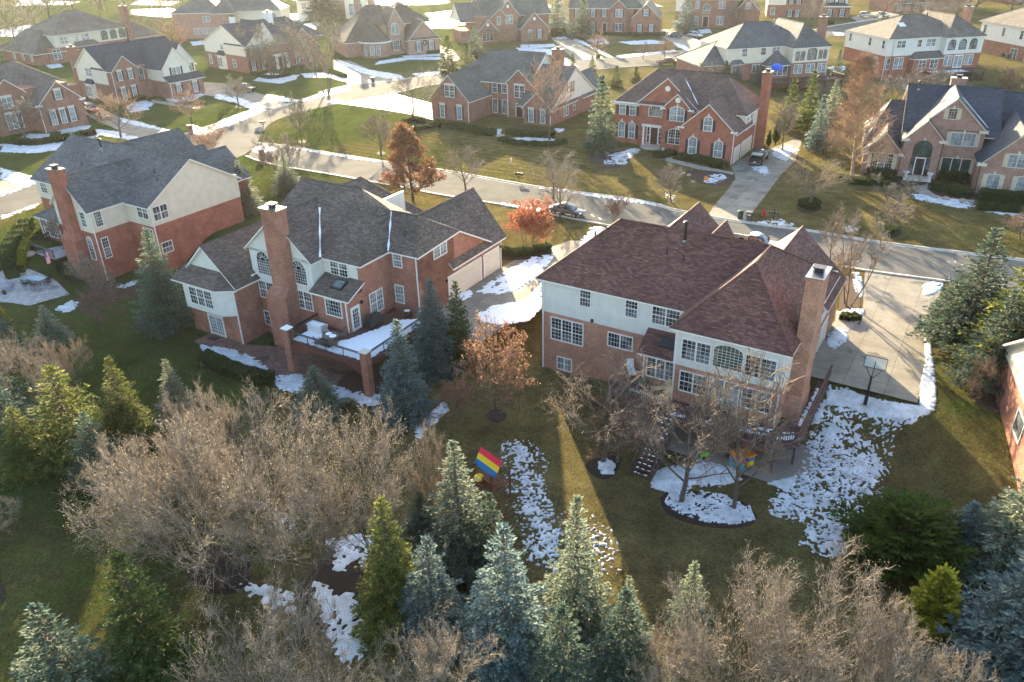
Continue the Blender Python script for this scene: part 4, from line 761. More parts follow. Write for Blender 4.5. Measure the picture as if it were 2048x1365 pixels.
# ------------------------------------------------------------ ground
def gmat(name, blade=False):
    m, n, b, L = mat(name)
    geo = n.nodes.new('ShaderNodeNewGeometry').outputs['Position']
    sp = n.nodes.new('ShaderNodeSeparateXYZ'); L.new(geo, sp.inputs[0])
    big = noi(n, L, geo, .055, 4, .6); med = noi(n, L, geo, .6, 5, .6); fine = noi(n, L, geo, 5.5, 4, .7); tiny = noi(n, L, geo, 22, 2, .6)
    tan, green, olive = (.165, .132, .060), (.052, .082, .022), (.082, .072, .032)
    a = n.nodes.new('ShaderNodeMath'); a.operation = 'ADD'; L.new(big, a.inputs[0])
    # greener lots to the left of the picture and beyond the far streets
    gx = ramp(n, L, sp.outputs[0], -8, -26, 0, .27); L.new(gx, a.inputs[1])
    a2 = n.nodes.new('ShaderNodeMath'); a2.operation = 'ADD'; L.new(a.outputs[0], a2.inputs[0]); gy = ramp(n, L, sp.outputs[1], 140, 175, 0, .1); L.new(gy, a2.inputs[1])
    a3 = n.nodes.new('ShaderNodeMath'); a3.operation = 'ADD'; L.new(a2.outputs[0], a3.inputs[0]); gr = ramp(n, L, sp.outputs[0], 27, 34, 0, .16); gm_ = n.nodes.new('ShaderNodeMath'); gm_.operation = 'MULTIPLY'; L.new(gr, gm_.inputs[0]); L.new(ramp(n, L, sp.outputs[1], 74, 62, 0, 1), gm_.inputs[1]); L.new(gm_.outputs[0], a3.inputs[1])
    c = mixc(n, L, ramp(n, L, a3.outputs[0], .55, .76), tan, green)
    c = mixc(n, L, ramp(n, L, med, .35, .7, 0, .75), c, olive)
    c = mixc(n, L, 1.0, c, ramp(n, L, fine, .25, .75, .55, 1.5), 'MULTIPLY')
    c = mixc(n, L, 1.0, c, ramp(n, L, tiny, .25, .75, .7, 1.35), 'MULTIPLY')
    patch = noi(n, L, geo, .22, 5, .7); c = mixc(n, L, 1.0, c, ramp(n, L, patch, .3, .7, .65, 1.3), 'MULTIPLY')
    mp = n.nodes.new('ShaderNodeMapping'); mp.inputs['Rotation'].default_value = (0, 0, R_(32)); L.new(geo, mp.inputs[0])
    wv = n.nodes.new('ShaderNodeTexWave'); wv.bands_direction = 'Y'; wv.inputs['Scale'].default_value = .19; wv.inputs['Distortion'].default_value = 1.2; wv.inputs['Detail Scale'].default_value = .4; L.new(mp.outputs[0], wv.inputs[0])
    dv = n.nodes.new('ShaderNodeVectorMath'); dv.operation = 'DISTANCE'; L.new(geo, dv.inputs[0]); dv.inputs[1].default_value = (-8, 132, 0)
    x = n.nodes.new('ShaderNodeMath'); x.operation = 'MULTIPLY'; L.new(ramp(n, L, dv.outputs['Value'], 31, 22, 0, .42), x.inputs[0]); L.new(wv.outputs[1], x.inputs[1])
    c = mixc(n, L, x.outputs[0], c, (.055, .06, .018))
    lv = noi(n, L, geo, 9, 3, .7); c = mixc(n, L, ramp(n, L, lv, .66, .72, 0, .6), c, (.16, .10, .05))
    L.new(c, b.inputs['Base Color']); b.inputs['Roughness'].default_value = 1; b.inputs['Specular IOR Level'].default_value = 0
    bp = n.nodes.new('ShaderNodeBump'); bp.inputs['Strength'].default_value = 1.0; bp.inputs['Distance'].default_value = .12
    L.new(fine, bp.inputs['Height']); bp2 = n.nodes.new('ShaderNodeBump'); bp2.inputs['Distance'].default_value = .04; L.new(tiny, bp2.inputs['Height']); L.new(bp.outputs[0], bp2.inputs['Normal']); L.new(bp2.outputs[0], b.inputs['Normal'])
    if blade:
        for l_ in list(b.inputs['Normal'].links): L.remove(l_)
        tr = n.nodes.new('ShaderNodeBsdfTranslucent'); c2 = mixc(n, L, 1.0, c, (1.35, 1.35, 1.05), 'MULTIPLY'); L.new(c2, tr.inputs[0]); L.new(c2, b.inputs['Base Color']); ms = n.nodes.new('ShaderNodeMixShader'); ms.inputs[0].default_value = .5
        L.new(b.outputs[0], ms.inputs[1]); L.new(tr.outputs[0], ms.inputs[2]); L.new(ms.outputs[0], n.nodes['Material Output'].inputs[0])
    return m
M['grass'] = gmat('lawn grass'); M['blades'] = gmat('grass blades', True)
def asphalt():
    m, n, b, L = mat('asphalt'); geo = n.nodes.new('ShaderNodeNewGeometry').outputs['Position']
    k = noi(n, L, geo, .25, 5, .65); f = noi(n, L, geo, 9, 3, .6); cr = n.nodes.new('ShaderNodeTexVoronoi'); cr.feature = 'DISTANCE_TO_EDGE'; cr.inputs['Scale'].default_value = .35
    wn = noi(n, L, geo, 1.2, 3); ad = n.nodes.new('ShaderNodeVectorMath'); ad.operation = 'ADD'; L.new(geo, ad.inputs[0]); L.new(wn, ad.inputs[1]); L.new(ad.outputs[0], cr.inputs['Vector'])
    c = mixc(n, L, ramp(n, L, k, .35, .65), (.11, .106, .10), (.155, .147, .135)); c = mixc(n, L, 1.0, c, ramp(n, L, f, .3, .7, .85, 1.15), 'MULTIPLY')
    gate = noi(n, L, geo, .12, 2); x = n.nodes.new('ShaderNodeMath'); x.operation = 'MULTIPLY'; L.new(ramp(n, L, cr.outputs[0], .012, .0), x.inputs[0]); L.new(ramp(n, L, gate, .48, .55), x.inputs[1])
    c = mixc(n, L, x.outputs[0], c, (.03, .03, .03))
    L.new(c, b.inputs['Base Color']); wet = noi(n, L, geo, .16, 4, .6); b.inputs['Roughness'].default_value = .9; b.inputs['Specular IOR Level'].default_value = .02
    return m
M['asphalt'] = asphalt()
def conc(name, sc, c1, c2, joint=3.2, wet=True, rot=0, rough=(.8, .6), spec=.15, ms=.022):
    m, n, b, L = mat(name); tc = n.nodes.new('ShaderNodeTexCoord').outputs['Object']
    mp = n.nodes.new('ShaderNodeMapping'); mp.inputs['Rotation'].default_value = (0, 0, rot); L.new(tc, mp.inputs[0])
    t = brick_tex(n, L, mp.outputs[0], c1, c2, tuple(x * .5 for x in c1), joint, joint * (1 if joint > 1 else .5), ms, 0.0 if joint > 1 else .5)
    k = noi(n, L, tc, sc, 5, .6); f = noi(n, L, tc, 8, 3, .6)
    c = mixc(n, L, 1.0, t.outputs[0], ramp(n, L, k, .3, .7, .72, 1.15), 'MULTIPLY'); c = mixc(n, L, 1.0, c, ramp(n, L, f, .3, .7, .9, 1.1), 'MULTIPLY')
    w_ = noi(n, L, tc, .33, 4, .55); wm = ramp(n, L, w_, .60, .62)
    if wet: c = mixc(n, L, wm, c, tuple(x * .55 for x in c1)); L.new(ramp(n, L, w_, .60, .62, rough[0], rough[1]), b.inputs['Roughness'])
    L.new(c, b.inputs['Base Color']); b.inputs['Specular IOR Level'].default_value = spec
    return m
M['drive'] = conc('concrete slabs', .5, (.225, .20, .165), (.275, .245, .20), 3.1, True, R_(31.8))
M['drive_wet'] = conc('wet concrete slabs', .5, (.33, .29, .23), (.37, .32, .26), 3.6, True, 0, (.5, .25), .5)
M['walk'] = conc('path concrete', .9, (.34, .31, .27), (.38, .34, .30), 1.5, False)
M['pavers'] = conc('brick pavers', 1.5, (.17, .10, .08), (.26, .15, .12), .36, True, .4, ms=.012)
M['pavers_grey'] = conc('grey pavers', 1.2, (.36, .34, .33), (.44, .42, .42), .7, True, .6, ms=.014)
M['mulch'] = flat('dark mulch', (.035, .022, .016), .95, var=.5, sc=9, bump=1.0)
M['mulch_red'] = flat('brown mulch', (.07, .04, .028), .95, var=.4, sc=6, bump=1.0)
M['gravel'] = flat('pebble gravel', (.24, .21, .18), .9, var=.45, sc=14, bump=1.0)
M['kerb'] = flat('kerb concrete', (.48, .45, .40), .7, var=.15, sc=2, spec=.2)
def ground_sheet():
    v = []; f = []
    xs = [-3000, -1500, -800, -500, -350] + [-260 + 5 * i for i in range(40)] + [-60 + 1.0 * i for i in range(121)] + [65 + 5 * i for i in range(36)] + [260, 350, 500, 900, 1600, 3000]
    ys = [-400, -120, -20] + [-10 + 4 * i for i in range(8)] + [22 + 1.0 * i for i in range(90)] + [114 + 4 * i for i in range(40)] + [290, 330, 400, 520, 700, 1000, 1600, 2600, 4000]
    for y in ys:
        for x in xs: v.append((x, y, zg(x, y)))
    nx = len(xs)
    for j in range(len(ys) - 1):
        for i in range(nx - 1): a = j * nx + i; f.append((a, a + 1, a + nx + 1, a + nx))
    me = bpy.data.meshes.new('ground'); me.from_pydata(v, [], f); me.materials.append(M['grass']); me.polygons.foreach_set('use_smooth', [True] * len(f))
    o = bpy.data.objects.new('ground', me); COL.objects.link(o); structure(o); return o
ground_sheet()
from mathutils.geometry import tessellate_polygon
def slab(name, pts, m_, dz=.012, kind='structure', thick=0.0):
    EXC.append([(p[0], p[1]) for p in pts])
    pts = [Vector((p[0], p[1], (p[2] if len(p) > 2 else 0) + dz)) for p in pts]
    tris = tessellate_polygon([pts]); b = MB(); b.v = [tuple(p) for p in pts]; b.f = [tuple(t) for t in tris]
    if thick:
        n0 = len(pts); b.v += [tuple(p - Vector((0, 0, thick))) for p in pts]
        for i in range(n0): b.f.append((i, (i + 1) % n0, n0 + (i + 1) % n0, n0 + i))
    o = b.build(name, m_, None, uv=False)
    if kind: o['kind'] = kind
    return o
def PX(*a, z=0): return [W(a[i], a[i + 1], z) for i in range(0, len(a), 2)]
def smooth_line(pts, k=6):
    out = []; P = [pts[0]] + list(pts) + [pts[-1]]
    for i in range(1, len(P) - 2):
        for j in range(k):
            t = j / k; a, b_, c, d = P[i - 1], P[i], P[i + 1], P[i + 2]
            out.append(.5 * ((2 * b_) + (c - a) * t + (2 * a - 5 * b_ + 4 * c - d) * t * t + (3 * b_ - a - 3 * c + d) * t ** 3))
    out.append(pts[-1]); return out
def strip(name, L_, R__, m_, dz):
    n_ = 40
    def res(P):
        P = smooth_line(P); d = [0]
        for a, b_ in zip(P, P[1:]): d.append(d[-1] + (b_ - a).length)
        out = []; k = 0
        for i in range(n_ + 1):
            t = d[-1] * i / n_
            while k < len(d) - 2 and d[k + 1] < t: k += 1
            u = (t - d[k]) / max(1e-6, d[k + 1] - d[k]); out.append(P[k].lerp(P[k + 1], max(0, min(1, u))))
        return out
    A, B_ = res(L_), res(R__); b = MB(); EXC.append([(p.x, p.y) for p in A] + [(p.x, p.y) for p in reversed(B_)])
    b.v = [(p.x, p.y, dz) for p in A] + [(p.x, p.y, dz) for p in B_]
    for i in range(n_): b.f.append((i, n_ + 1 + i, n_ + 2 + i, i + 1))
    return structure(b.build(name, m_, None, uv=False))
def kerb(pts, side=1, w_=.55, name='kerb'):
    P = smooth_line(pts); b = MB(); ring = []
    for i, p in enumerate(P):
        t = (P[min(i + 1, len(P) - 1)] - P[max(i - 1, 0)]); nrm = Vector((t.y, -t.x, 0)).normalized() * side
        ring.append([(p + nrm * a) + Vector((0, 0, z)) for a, z in ((-.02, .022), (w_ * .65, .03), (w_ * .7, .13), (w_, .14), (w_ + .02, -.1))])
    for a, c in zip(ring, ring[1:]):
        for k in range(4): b.poly([a[k], c[k], c[k + 1], a[k + 1]] if side < 0 else [a[k], a[k + 1], c[k + 1], c[k]])
    return structure(b.build(name, 'kerb', None, uv=False))
mu = PX(512, 288, 560, 293, 700, 315, 800, 331, 897, 345, 1078, 377, 1261, 401, 1356, 424, 1480, 446, 1623, 465, 1756, 487, 1920, 508, 2120, 532, 2400, 566)
ml = PX(497, 312, 545, 328, 675, 350, 780, 369, 880, 388, 1020, 411, 1166, 440, 1260, 457, 1400, 482, 1550, 507, 1720, 537, 1890, 560, 2090, 588, 2400, 630)
strip('road', mu, ml, 'asphalt', .012); kerb(mu, -1); kerb(ml, 1)
bl = PX(-300, 432, -150, 412, 0, 387, 86, 362, 200, 322, 300, 292, 369, 270, 460, 242, 547, 219, 600, 203, 652, 186)
br = PX(-300, 486, -150, 462, 0, 430, 94, 404, 230, 362, 360, 330, 470, 318, 512, 288, 540, 248, 600, 225, 700, 203)
bl2 = PX(-300, 432, -150, 412, 0, 387, 86, 362, 200, 322, 300, 292, 369, 270, 460, 242, 547, 219, 600, 203, 652, 186)
strip('road', bl, br, 'asphalt', .016); kerb(bl, -1)
cl = PX(640, 186, 700, 172, 760, 166, 820, 158, 890, 149, 1000, 139, 1120, 127, 1229, 117, 1356, 104, 1480, 93, 1640, 58, 1720, 44, 1800, 30)
cr_ = PX(690, 205, 740, 196, 800, 184, 850, 172, 930, 163, 1020, 152, 1130, 145, 1230, 136, 1330, 130, 1430, 118, 1540, 100, 1690, 66, 1780, 50)
strip('road', cl, cr_, 'asphalt', .02); kerb(cl, -1); kerb(PX(690, 205, 740, 196, 800, 184, 850, 172, 930, 163, 1020, 152, 1130, 145, 1230, 136, 1330, 130), 1)
# driveways and paths
def hp(H, *a): return [H.w(a[i], a[i + 1]) for i in range(0, len(a), 2)]
slab('driveway', hp(H3, 21.68, 5.4, 30.2, 5.3, 30.0, 15, 29.4, 31.2, 22.0, 30.2, 23.6, 20, 23.9, 17, 21.7, 16.4), 'drive')
slab('driveway', hp(H2, 15.33, 8.6, 20, 8, 22.6, 7, 22.8, 13, 23.2, 24, 24.5, 33, 31, 37, 29.6, 39.6, 18.2, 33.5, 15.6, 26.0, 15.33, 22.7), 'drive')
slab('driveway', PX(1462, 334, 1480, 320, 1545, 296, 1590, 278, 1604, 282, 1590, 322, 1560, 352, 1525, 400, 1501, 430, 1490, 449, 1412, 436, 1430, 410, 1462, 372, 1470, 352), 'drive')
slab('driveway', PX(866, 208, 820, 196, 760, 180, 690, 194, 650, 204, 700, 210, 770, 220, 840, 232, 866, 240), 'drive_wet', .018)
slab('driveway', PX(668, 120, 700, 122, 740, 140, 800, 162, 810, 178, 740, 190, 700, 178, 690, 160, 668, 140), 'drive', .018)
slab('driveway', PX(880, 92, 905, 100, 920, 118, 900, 130, 895, 148, 870, 150, 886, 120, 875, 105), 'drive', .018)
slab('driveway', PX(1102, 76, 1135, 74, 1165, 92, 1200, 112, 1215, 122, 1160, 132, 1150, 120, 1125, 100), 'drive', .018)
slab('driveway', PX(1320, 60, 1345, 58, 1365, 66, 1395, 80, 1420, 95, 1380, 104, 1345, 86, 1318, 72), 'drive', .018)
slab('driveway', PX(405, 165, 470, 168, 520, 188, 575, 208, 540, 220, 470, 200, 405, 190), 'drive', .018)
slab('driveway', PX(165, 200, 240, 235, 300, 250, 345, 268, 300, 296, 240, 262, 180, 235, 160, 215), 'drive', .022)
slab('driveway', PX(1700, 35, 1760, 22, 1800, 30, 1720, 46), 'drive', .024)
slab('driveway', PX(-40, 400, 20, 340, 60, 352, 40, 378), 'drive', .024)
slab('path', PX(1357, 291, 1372, 300, 1350, 306, 1344, 318, 1400, 332, 1466, 345, 1466, 351, 1395, 339, 1330, 322, 1335, 306), 'walk', .015)
slab('path', PX(1817, 358, 1848, 357, 1860, 374, 1890, 384, 1950, 396, 1948, 406, 1880, 400, 1840, 390, 1822, 372), 'walk', .015)
slab('path', PX(305, 200, 345, 206, 400, 214, 398, 219, 340, 211, 300, 205), 'walk', .015)
slab('path', PX(935, 256, 975, 262, 1010, 270, 1008, 276, 960, 268, 930, 262), 'walk', .015)
slab('path', PX(1672, 622, 1705, 618, 1722, 628, 1718, 645, 1700, 660, 1668, 660), 'walk', .03)
def bed(px, m_='mulch', name='mulch_bed', dz=.03, res=10):
    P = smooth_line([G(px[i], px[i + 1]) for i in range(0, len(px), 2)] + [G(px[0], px[1])], 4)
    EXC.append([(p.x, p.y) for p in P]); c = sum(P, Vector()) / len(P); b = MB(); b.v = [(c.x, c.y, c.z + dz + .05)]
    for q in (.5, .97, 1.0):
        for p in P: x = c.lerp(p, q); b.v.append((x.x, x.y, zg(x.x, x.y) + (dz if q < 1 else -.05)))
    n_ = len(P)
    for i in range(n_ - 1): b.f.append((0, 1 + i, 2 + i)); b.f.append((1 + i, 1 + n_ + i, 2 + n_ + i, 2 + i)); b.f.append((1 + n_ + i, 1 + 2 * n_ + i, 2 + 2 * n_ + i, 2 + n_ + i))
    return structure(b.build(name, m_, None, uv=False), 'structure')
def ring(cx, cy, rx, ry): return [q for k in range(10) for q in (cx + rx * math.cos(k * .628), cy + ry * math.sin(k * .628))]
for a in ([1186, 298, 1230, 296, 1272, 303, 1260, 322, 1225, 338, 1190, 330, 1178, 318], [1370, 340, 1420, 342, 1465, 350, 1470, 362, 1440, 374, 1400, 366, 1372, 352]): bed(a, 'mulch_red')
bed([1195, 915, 1212, 900, 1240, 912, 1236, 940, 1212, 960, 1185, 950, 1170, 930]); bed([1318, 995, 1345, 980, 1420, 985, 1480, 1000, 1515, 1030, 1500, 1052, 1440, 1058, 1370, 1045, 1330, 1025])
bed([375, 1120, 400, 1095, 450, 1095, 500, 1120, 500, 1165, 460, 1190, 400, 1180, 372, 1150]); bed([970, 830, 990, 818, 1012, 826, 1008, 842, 985, 846], dz=.02)
bed([-30, 1160, 0, 1165, 12, 1190, 0, 1210, -30, 1210]); bed(ring(1618, 415, 26, 11)); bed(ring(1778, 466, 25, 11)); bed([1000, 510, 1050, 492, 1100, 500, 1098, 512, 1050, 520, 1006, 520])
bed([640, 760, 700, 720, 745, 715, 768, 760, 760, 800, 700, 812, 650, 800], 'mulch_red'); bed([590, 1180, 700, 1070, 760, 1060, 770, 1130, 740, 1240, 640, 1260], 'mulch'); bed([190, 560, 260, 575, 300, 566, 305, 580, 240, 600, 170, 610], 'mulch_red')
bed([1700, 350, 1760, 348, 1850, 358, 1845, 372, 1760, 370, 1690, 362], 'mulch'); bed([1852, 376, 1900, 372, 1960, 384, 1955, 400, 1880, 394], 'mulch_red'); bed([1690, 560, 1700, 545, 1712, 556, 1720, 620, 1690, 636, 1676, 622], 'mulch_red')
bed([1940, 740, 1985, 735, 1998, 800, 2000, 828, 1975, 822, 1944, 800, 1938, 770], 'mulch_red'); bed([800, 250, 830, 243, 860, 248, 864, 258, 830, 262, 802, 258], 'mulch_red', dz=.02)
for x, y in ((762, 307), (605, 284), (1120, 427), (1342, 404), (478, 214), (930, 380)): bed(ring(x, y, 9, 3.5), dz=.02)
slab('gravel_bed', [H3.w(x, y, -2.6) for x, y in ((8, 0), (8, -4.8), (12, -6.3), (18, -6.6), (22.5, -6.6), (24.6, -5.2), (24.9, 0), (21.6, 0))], 'gravel', .03)
# paver patios
slab('patio', [H2.w(x, y, -2.6) for x, y in ((-4.8, 0), (0, 0), (3.2, 1.2), (7, 2.9), (12, 2), (16, 0), (15, -3.5), (10, -4.2), (5, -3.2), (1, -2.6), (-2, -2.6), (-5, -2.0))], 'pavers', .035, thick=.08)
slab('patio', [G(*q) + Vector((0, 0, 0)) for q in ((-30, 560), (20, 535), (60, 540), (110, 560), (140, 590), (100, 600), (60, 612), (20, 606), (-40, 600))], 'pavers_grey', .05, thick=.1)
# ------------------------------------------------------------ snow
def inside(p, poly):
    c = False; j = len(poly) - 1
    for i in range(len(poly)):
        a, b_ = poly[i], poly[j]
        if (a.y > p[1]) != (b_.y > p[1]) and p[0] < (b_.x - a.x) * (p[1] - a.y) / (b_.y - a.y) + a.x: c = not c
        j = i
    return c
def edist(p, poly):
    d = 1e9; j = len(poly) - 1; q = Vector((p[0], p[1]))
    for i in range(len(poly)):
        a = poly[i].to_2d(); b_ = poly[j].to_2d(); ab = b_ - a; t = max(0, min(1, (q - a).dot(ab) / max(1e-9, ab.length_squared))); d = min(d, (q - a - ab * t).length); j = i
    return d
def snow(px, label=None, thr=.18, amp=.6, feather=.6, res=None, sc=1.0, th=.05, zz=None, dz=0.0, world=None, name='snow_patch'):
    P = world or [G(px[i], px[i + 1]) if zz is None else W(px[i], px[i + 1], zz) for i in range(0, len(px), 2)]
    x0, x1 = min(p.x for p in P), max(p.x for p in P); y0, y1 = min(p.y for p in P), max(p.y for p in P)
    if res is None: res = max(.08, min(.4, (y0 + y1) / 2 / 600))
    nx, ny = int((x1 - x0) / res) + 2, int((y1 - y0) / res) + 2
    while nx * ny > 130000: res *= 1.3; nx, ny = int((x1 - x0) / res) + 2, int((y1 - y0) / res) + 2
    g = {}
    idx = {}; b = MB()
    for j in range(ny):
        for i in range(nx):
            x, y = x0 + i * res, y0 + j * res
            if not inside((x, y), P): g[i, j] = -1; continue
            d = edist((x, y), P) / feather
            nn = noise.noise(Vector((x * 1.1 * sc, y * 1.1 * sc, 3))) * .8 + noise.noise(Vector((x * 2.9 * sc, y * 2.9 * sc, 7))) * 1.1 + noise.noise(Vector((x * .35, y * .35, 1))) * .5
            g[i, j] = min(1, d) * .6 - thr - .14 + amp * nn
    def vid(i, j):
        if (i, j) not in idx:
            x, y = x0 + i * res, y0 + j * res; m_ = g[i, j]; idx[i, j] = len(b.v)
            base = zg(x, y) if zz is None else zz
            b.v.append((x, y, base + .03 + dz + max(-.09, min(th, m_ * .22)) + (.012 * noise.noise(Vector((x * 6, y * 6, 0))) if m_ > 0 else 0)))
        return idx[i, j]
    for j in range(ny - 1):
        for i in range(nx - 1):
            if max(g[i, j], g[i + 1, j], g[i, j + 1], g[i + 1, j + 1]) > -.12:
                b.f.append((vid(i, j), vid(i + 1, j), vid(i + 1, j + 1), vid(i, j + 1)))
    if not b.f: return
    o = b.build(name, 'snow_thin' if zz is None else 'snow', None, smooth=True, uv=False); o['kind'] = 'stuff'
    return o
lace = dict(thr=.16, amp=.75, feather=1.4)
snow([1656, 770, 1690, 772, 1720, 790, 1760, 796, 1800, 806, 1840, 812, 1862, 806, 1872, 820, 1830, 845, 1800, 860, 1790, 900, 1780, 960, 1760, 1010, 1745, 1060, 1715, 1112, 1660, 1118, 1595, 1095, 1600, 1050, 1540, 1030, 1530, 990, 1580, 960, 1600, 920, 1610, 880, 1640, 850, 1650, 810], thr=.36, amp=1.15, feather=1.0, sc=1.7, res=.08)
snow([1845, 640, 1860, 640, 1864, 700, 1872, 760, 1872, 812, 1856, 828, 1838, 808, 1840, 770, 1850, 720, 1848, 680], thr=-.1, amp=.5, feather=.35)
snow([1654, 780, 1700, 780, 1760, 800, 1850, 815, 1862, 828, 1800, 845, 1740, 830, 1690, 815, 1650, 810], thr=-.1, amp=.4, feather=.4)
snow([1845, 570, 1870, 562, 1888, 570, 1880, 582, 1858, 592, 1846, 592], thr=-.1); snow([1305, 940, 1400, 920, 1470, 935, 1485, 960, 1440, 975, 1390, 975, 1350, 990, 1300, 975], thr=-.02, amp=.5)
snow([1340, 985, 1400, 982, 1450, 990, 1500, 1012, 1512, 1040, 1470, 1050, 1410, 1045, 1350, 1025, 1328, 1005], thr=.2, amp=1.1, sc=1.8, dz=.06, res=.07); snow([1530, 965, 1560, 960, 1595, 950, 1590, 975, 1560, 985], thr=-.1); snow([1196, 925, 1215, 918, 1232, 930, 1228, 950, 1205, 950, 1195, 940], thr=-.1, dz=.05)
snow([1000, 870, 1060, 880, 1100, 920, 1095, 980, 1110, 1020, 1150, 1060, 1150, 1120, 1100, 1150, 1050, 1120, 1040, 1060, 1010, 1010, 1000, 940], thr=.45, amp=1.2, feather=1.6, sc=1.7, res=.08)
snow([1120, 1010, 1200, 1030, 1260, 1100, 1240, 1160, 1150, 1130, 1110, 1060], thr=.5, amp=.9, feather=2, sc=1.8); snow([400, 690, 470, 700, 520, 720, 540, 740, 500, 750, 450, 730, 410, 712], thr=.0, amp=.6, feather=.7, dz=.05); snow([540, 752, 600, 748, 680, 775, 760, 790, 770, 812, 700, 812, 620, 792, 560, 782], thr=.08, amp=.6, feather=.7, dz=.03)
snow([210, 830, 240, 800, 270, 850, 300, 880, 280, 920, 230, 900], **lace); snow([650, 1080, 740, 1060, 760, 1100, 720, 1150, 660, 1150], thr=.1, amp=.7); snow([620, 1160, 720, 1190, 740, 1300, 700, 1340, 640, 1280], thr=.12, amp=.7); snow([490, 1000, 560, 1010, 600, 1060, 540, 1060], **lace); snow([300, 920, 360, 930, 350, 960, 310, 950], **lace)
snow([820, 850, 850, 835, 890, 800, 900, 820, 860, 860, 830, 890], thr=.0); snow([460, 1160, 540, 1170, 600, 1190, 590, 1230, 520, 1215], thr=.25, amp=.7)
snow([950, 630, 985, 612, 1050, 600, 1086, 560, 1086, 610, 1060, 640, 1000, 650, 960, 645], thr=-.1, amp=.5, zz=0); snow([985, 560, 1030, 530, 1080, 520, 1090, 545, 1050, 575, 1010, 590, 975, 590, 950, 585], thr=.02, amp=.8, zz=0)
snow([1020, 545, 1060, 515, 1110, 508, 1100, 530, 1070, 545], thr=.02, amp=.8, zz=0); snow([900, 590, 940, 580, 950, 590, 920, 605], thr=.05, zz=0)
snow([1655, 668, 1675, 655, 1700, 662, 1692, 685, 1668, 700, 1655, 690], thr=0, dz=.02); snow([1672, 625, 1700, 618, 1728, 620, 1728, 632, 1690, 636], thr=-.1, dz=.03); snow([1702, 545, 1722, 545, 1728, 585, 1722, 600, 1708, 580], thr=-.05)
snow([1640, 800, 1660, 770, 1650, 830, 1620, 880, 1610, 880], thr=.1)
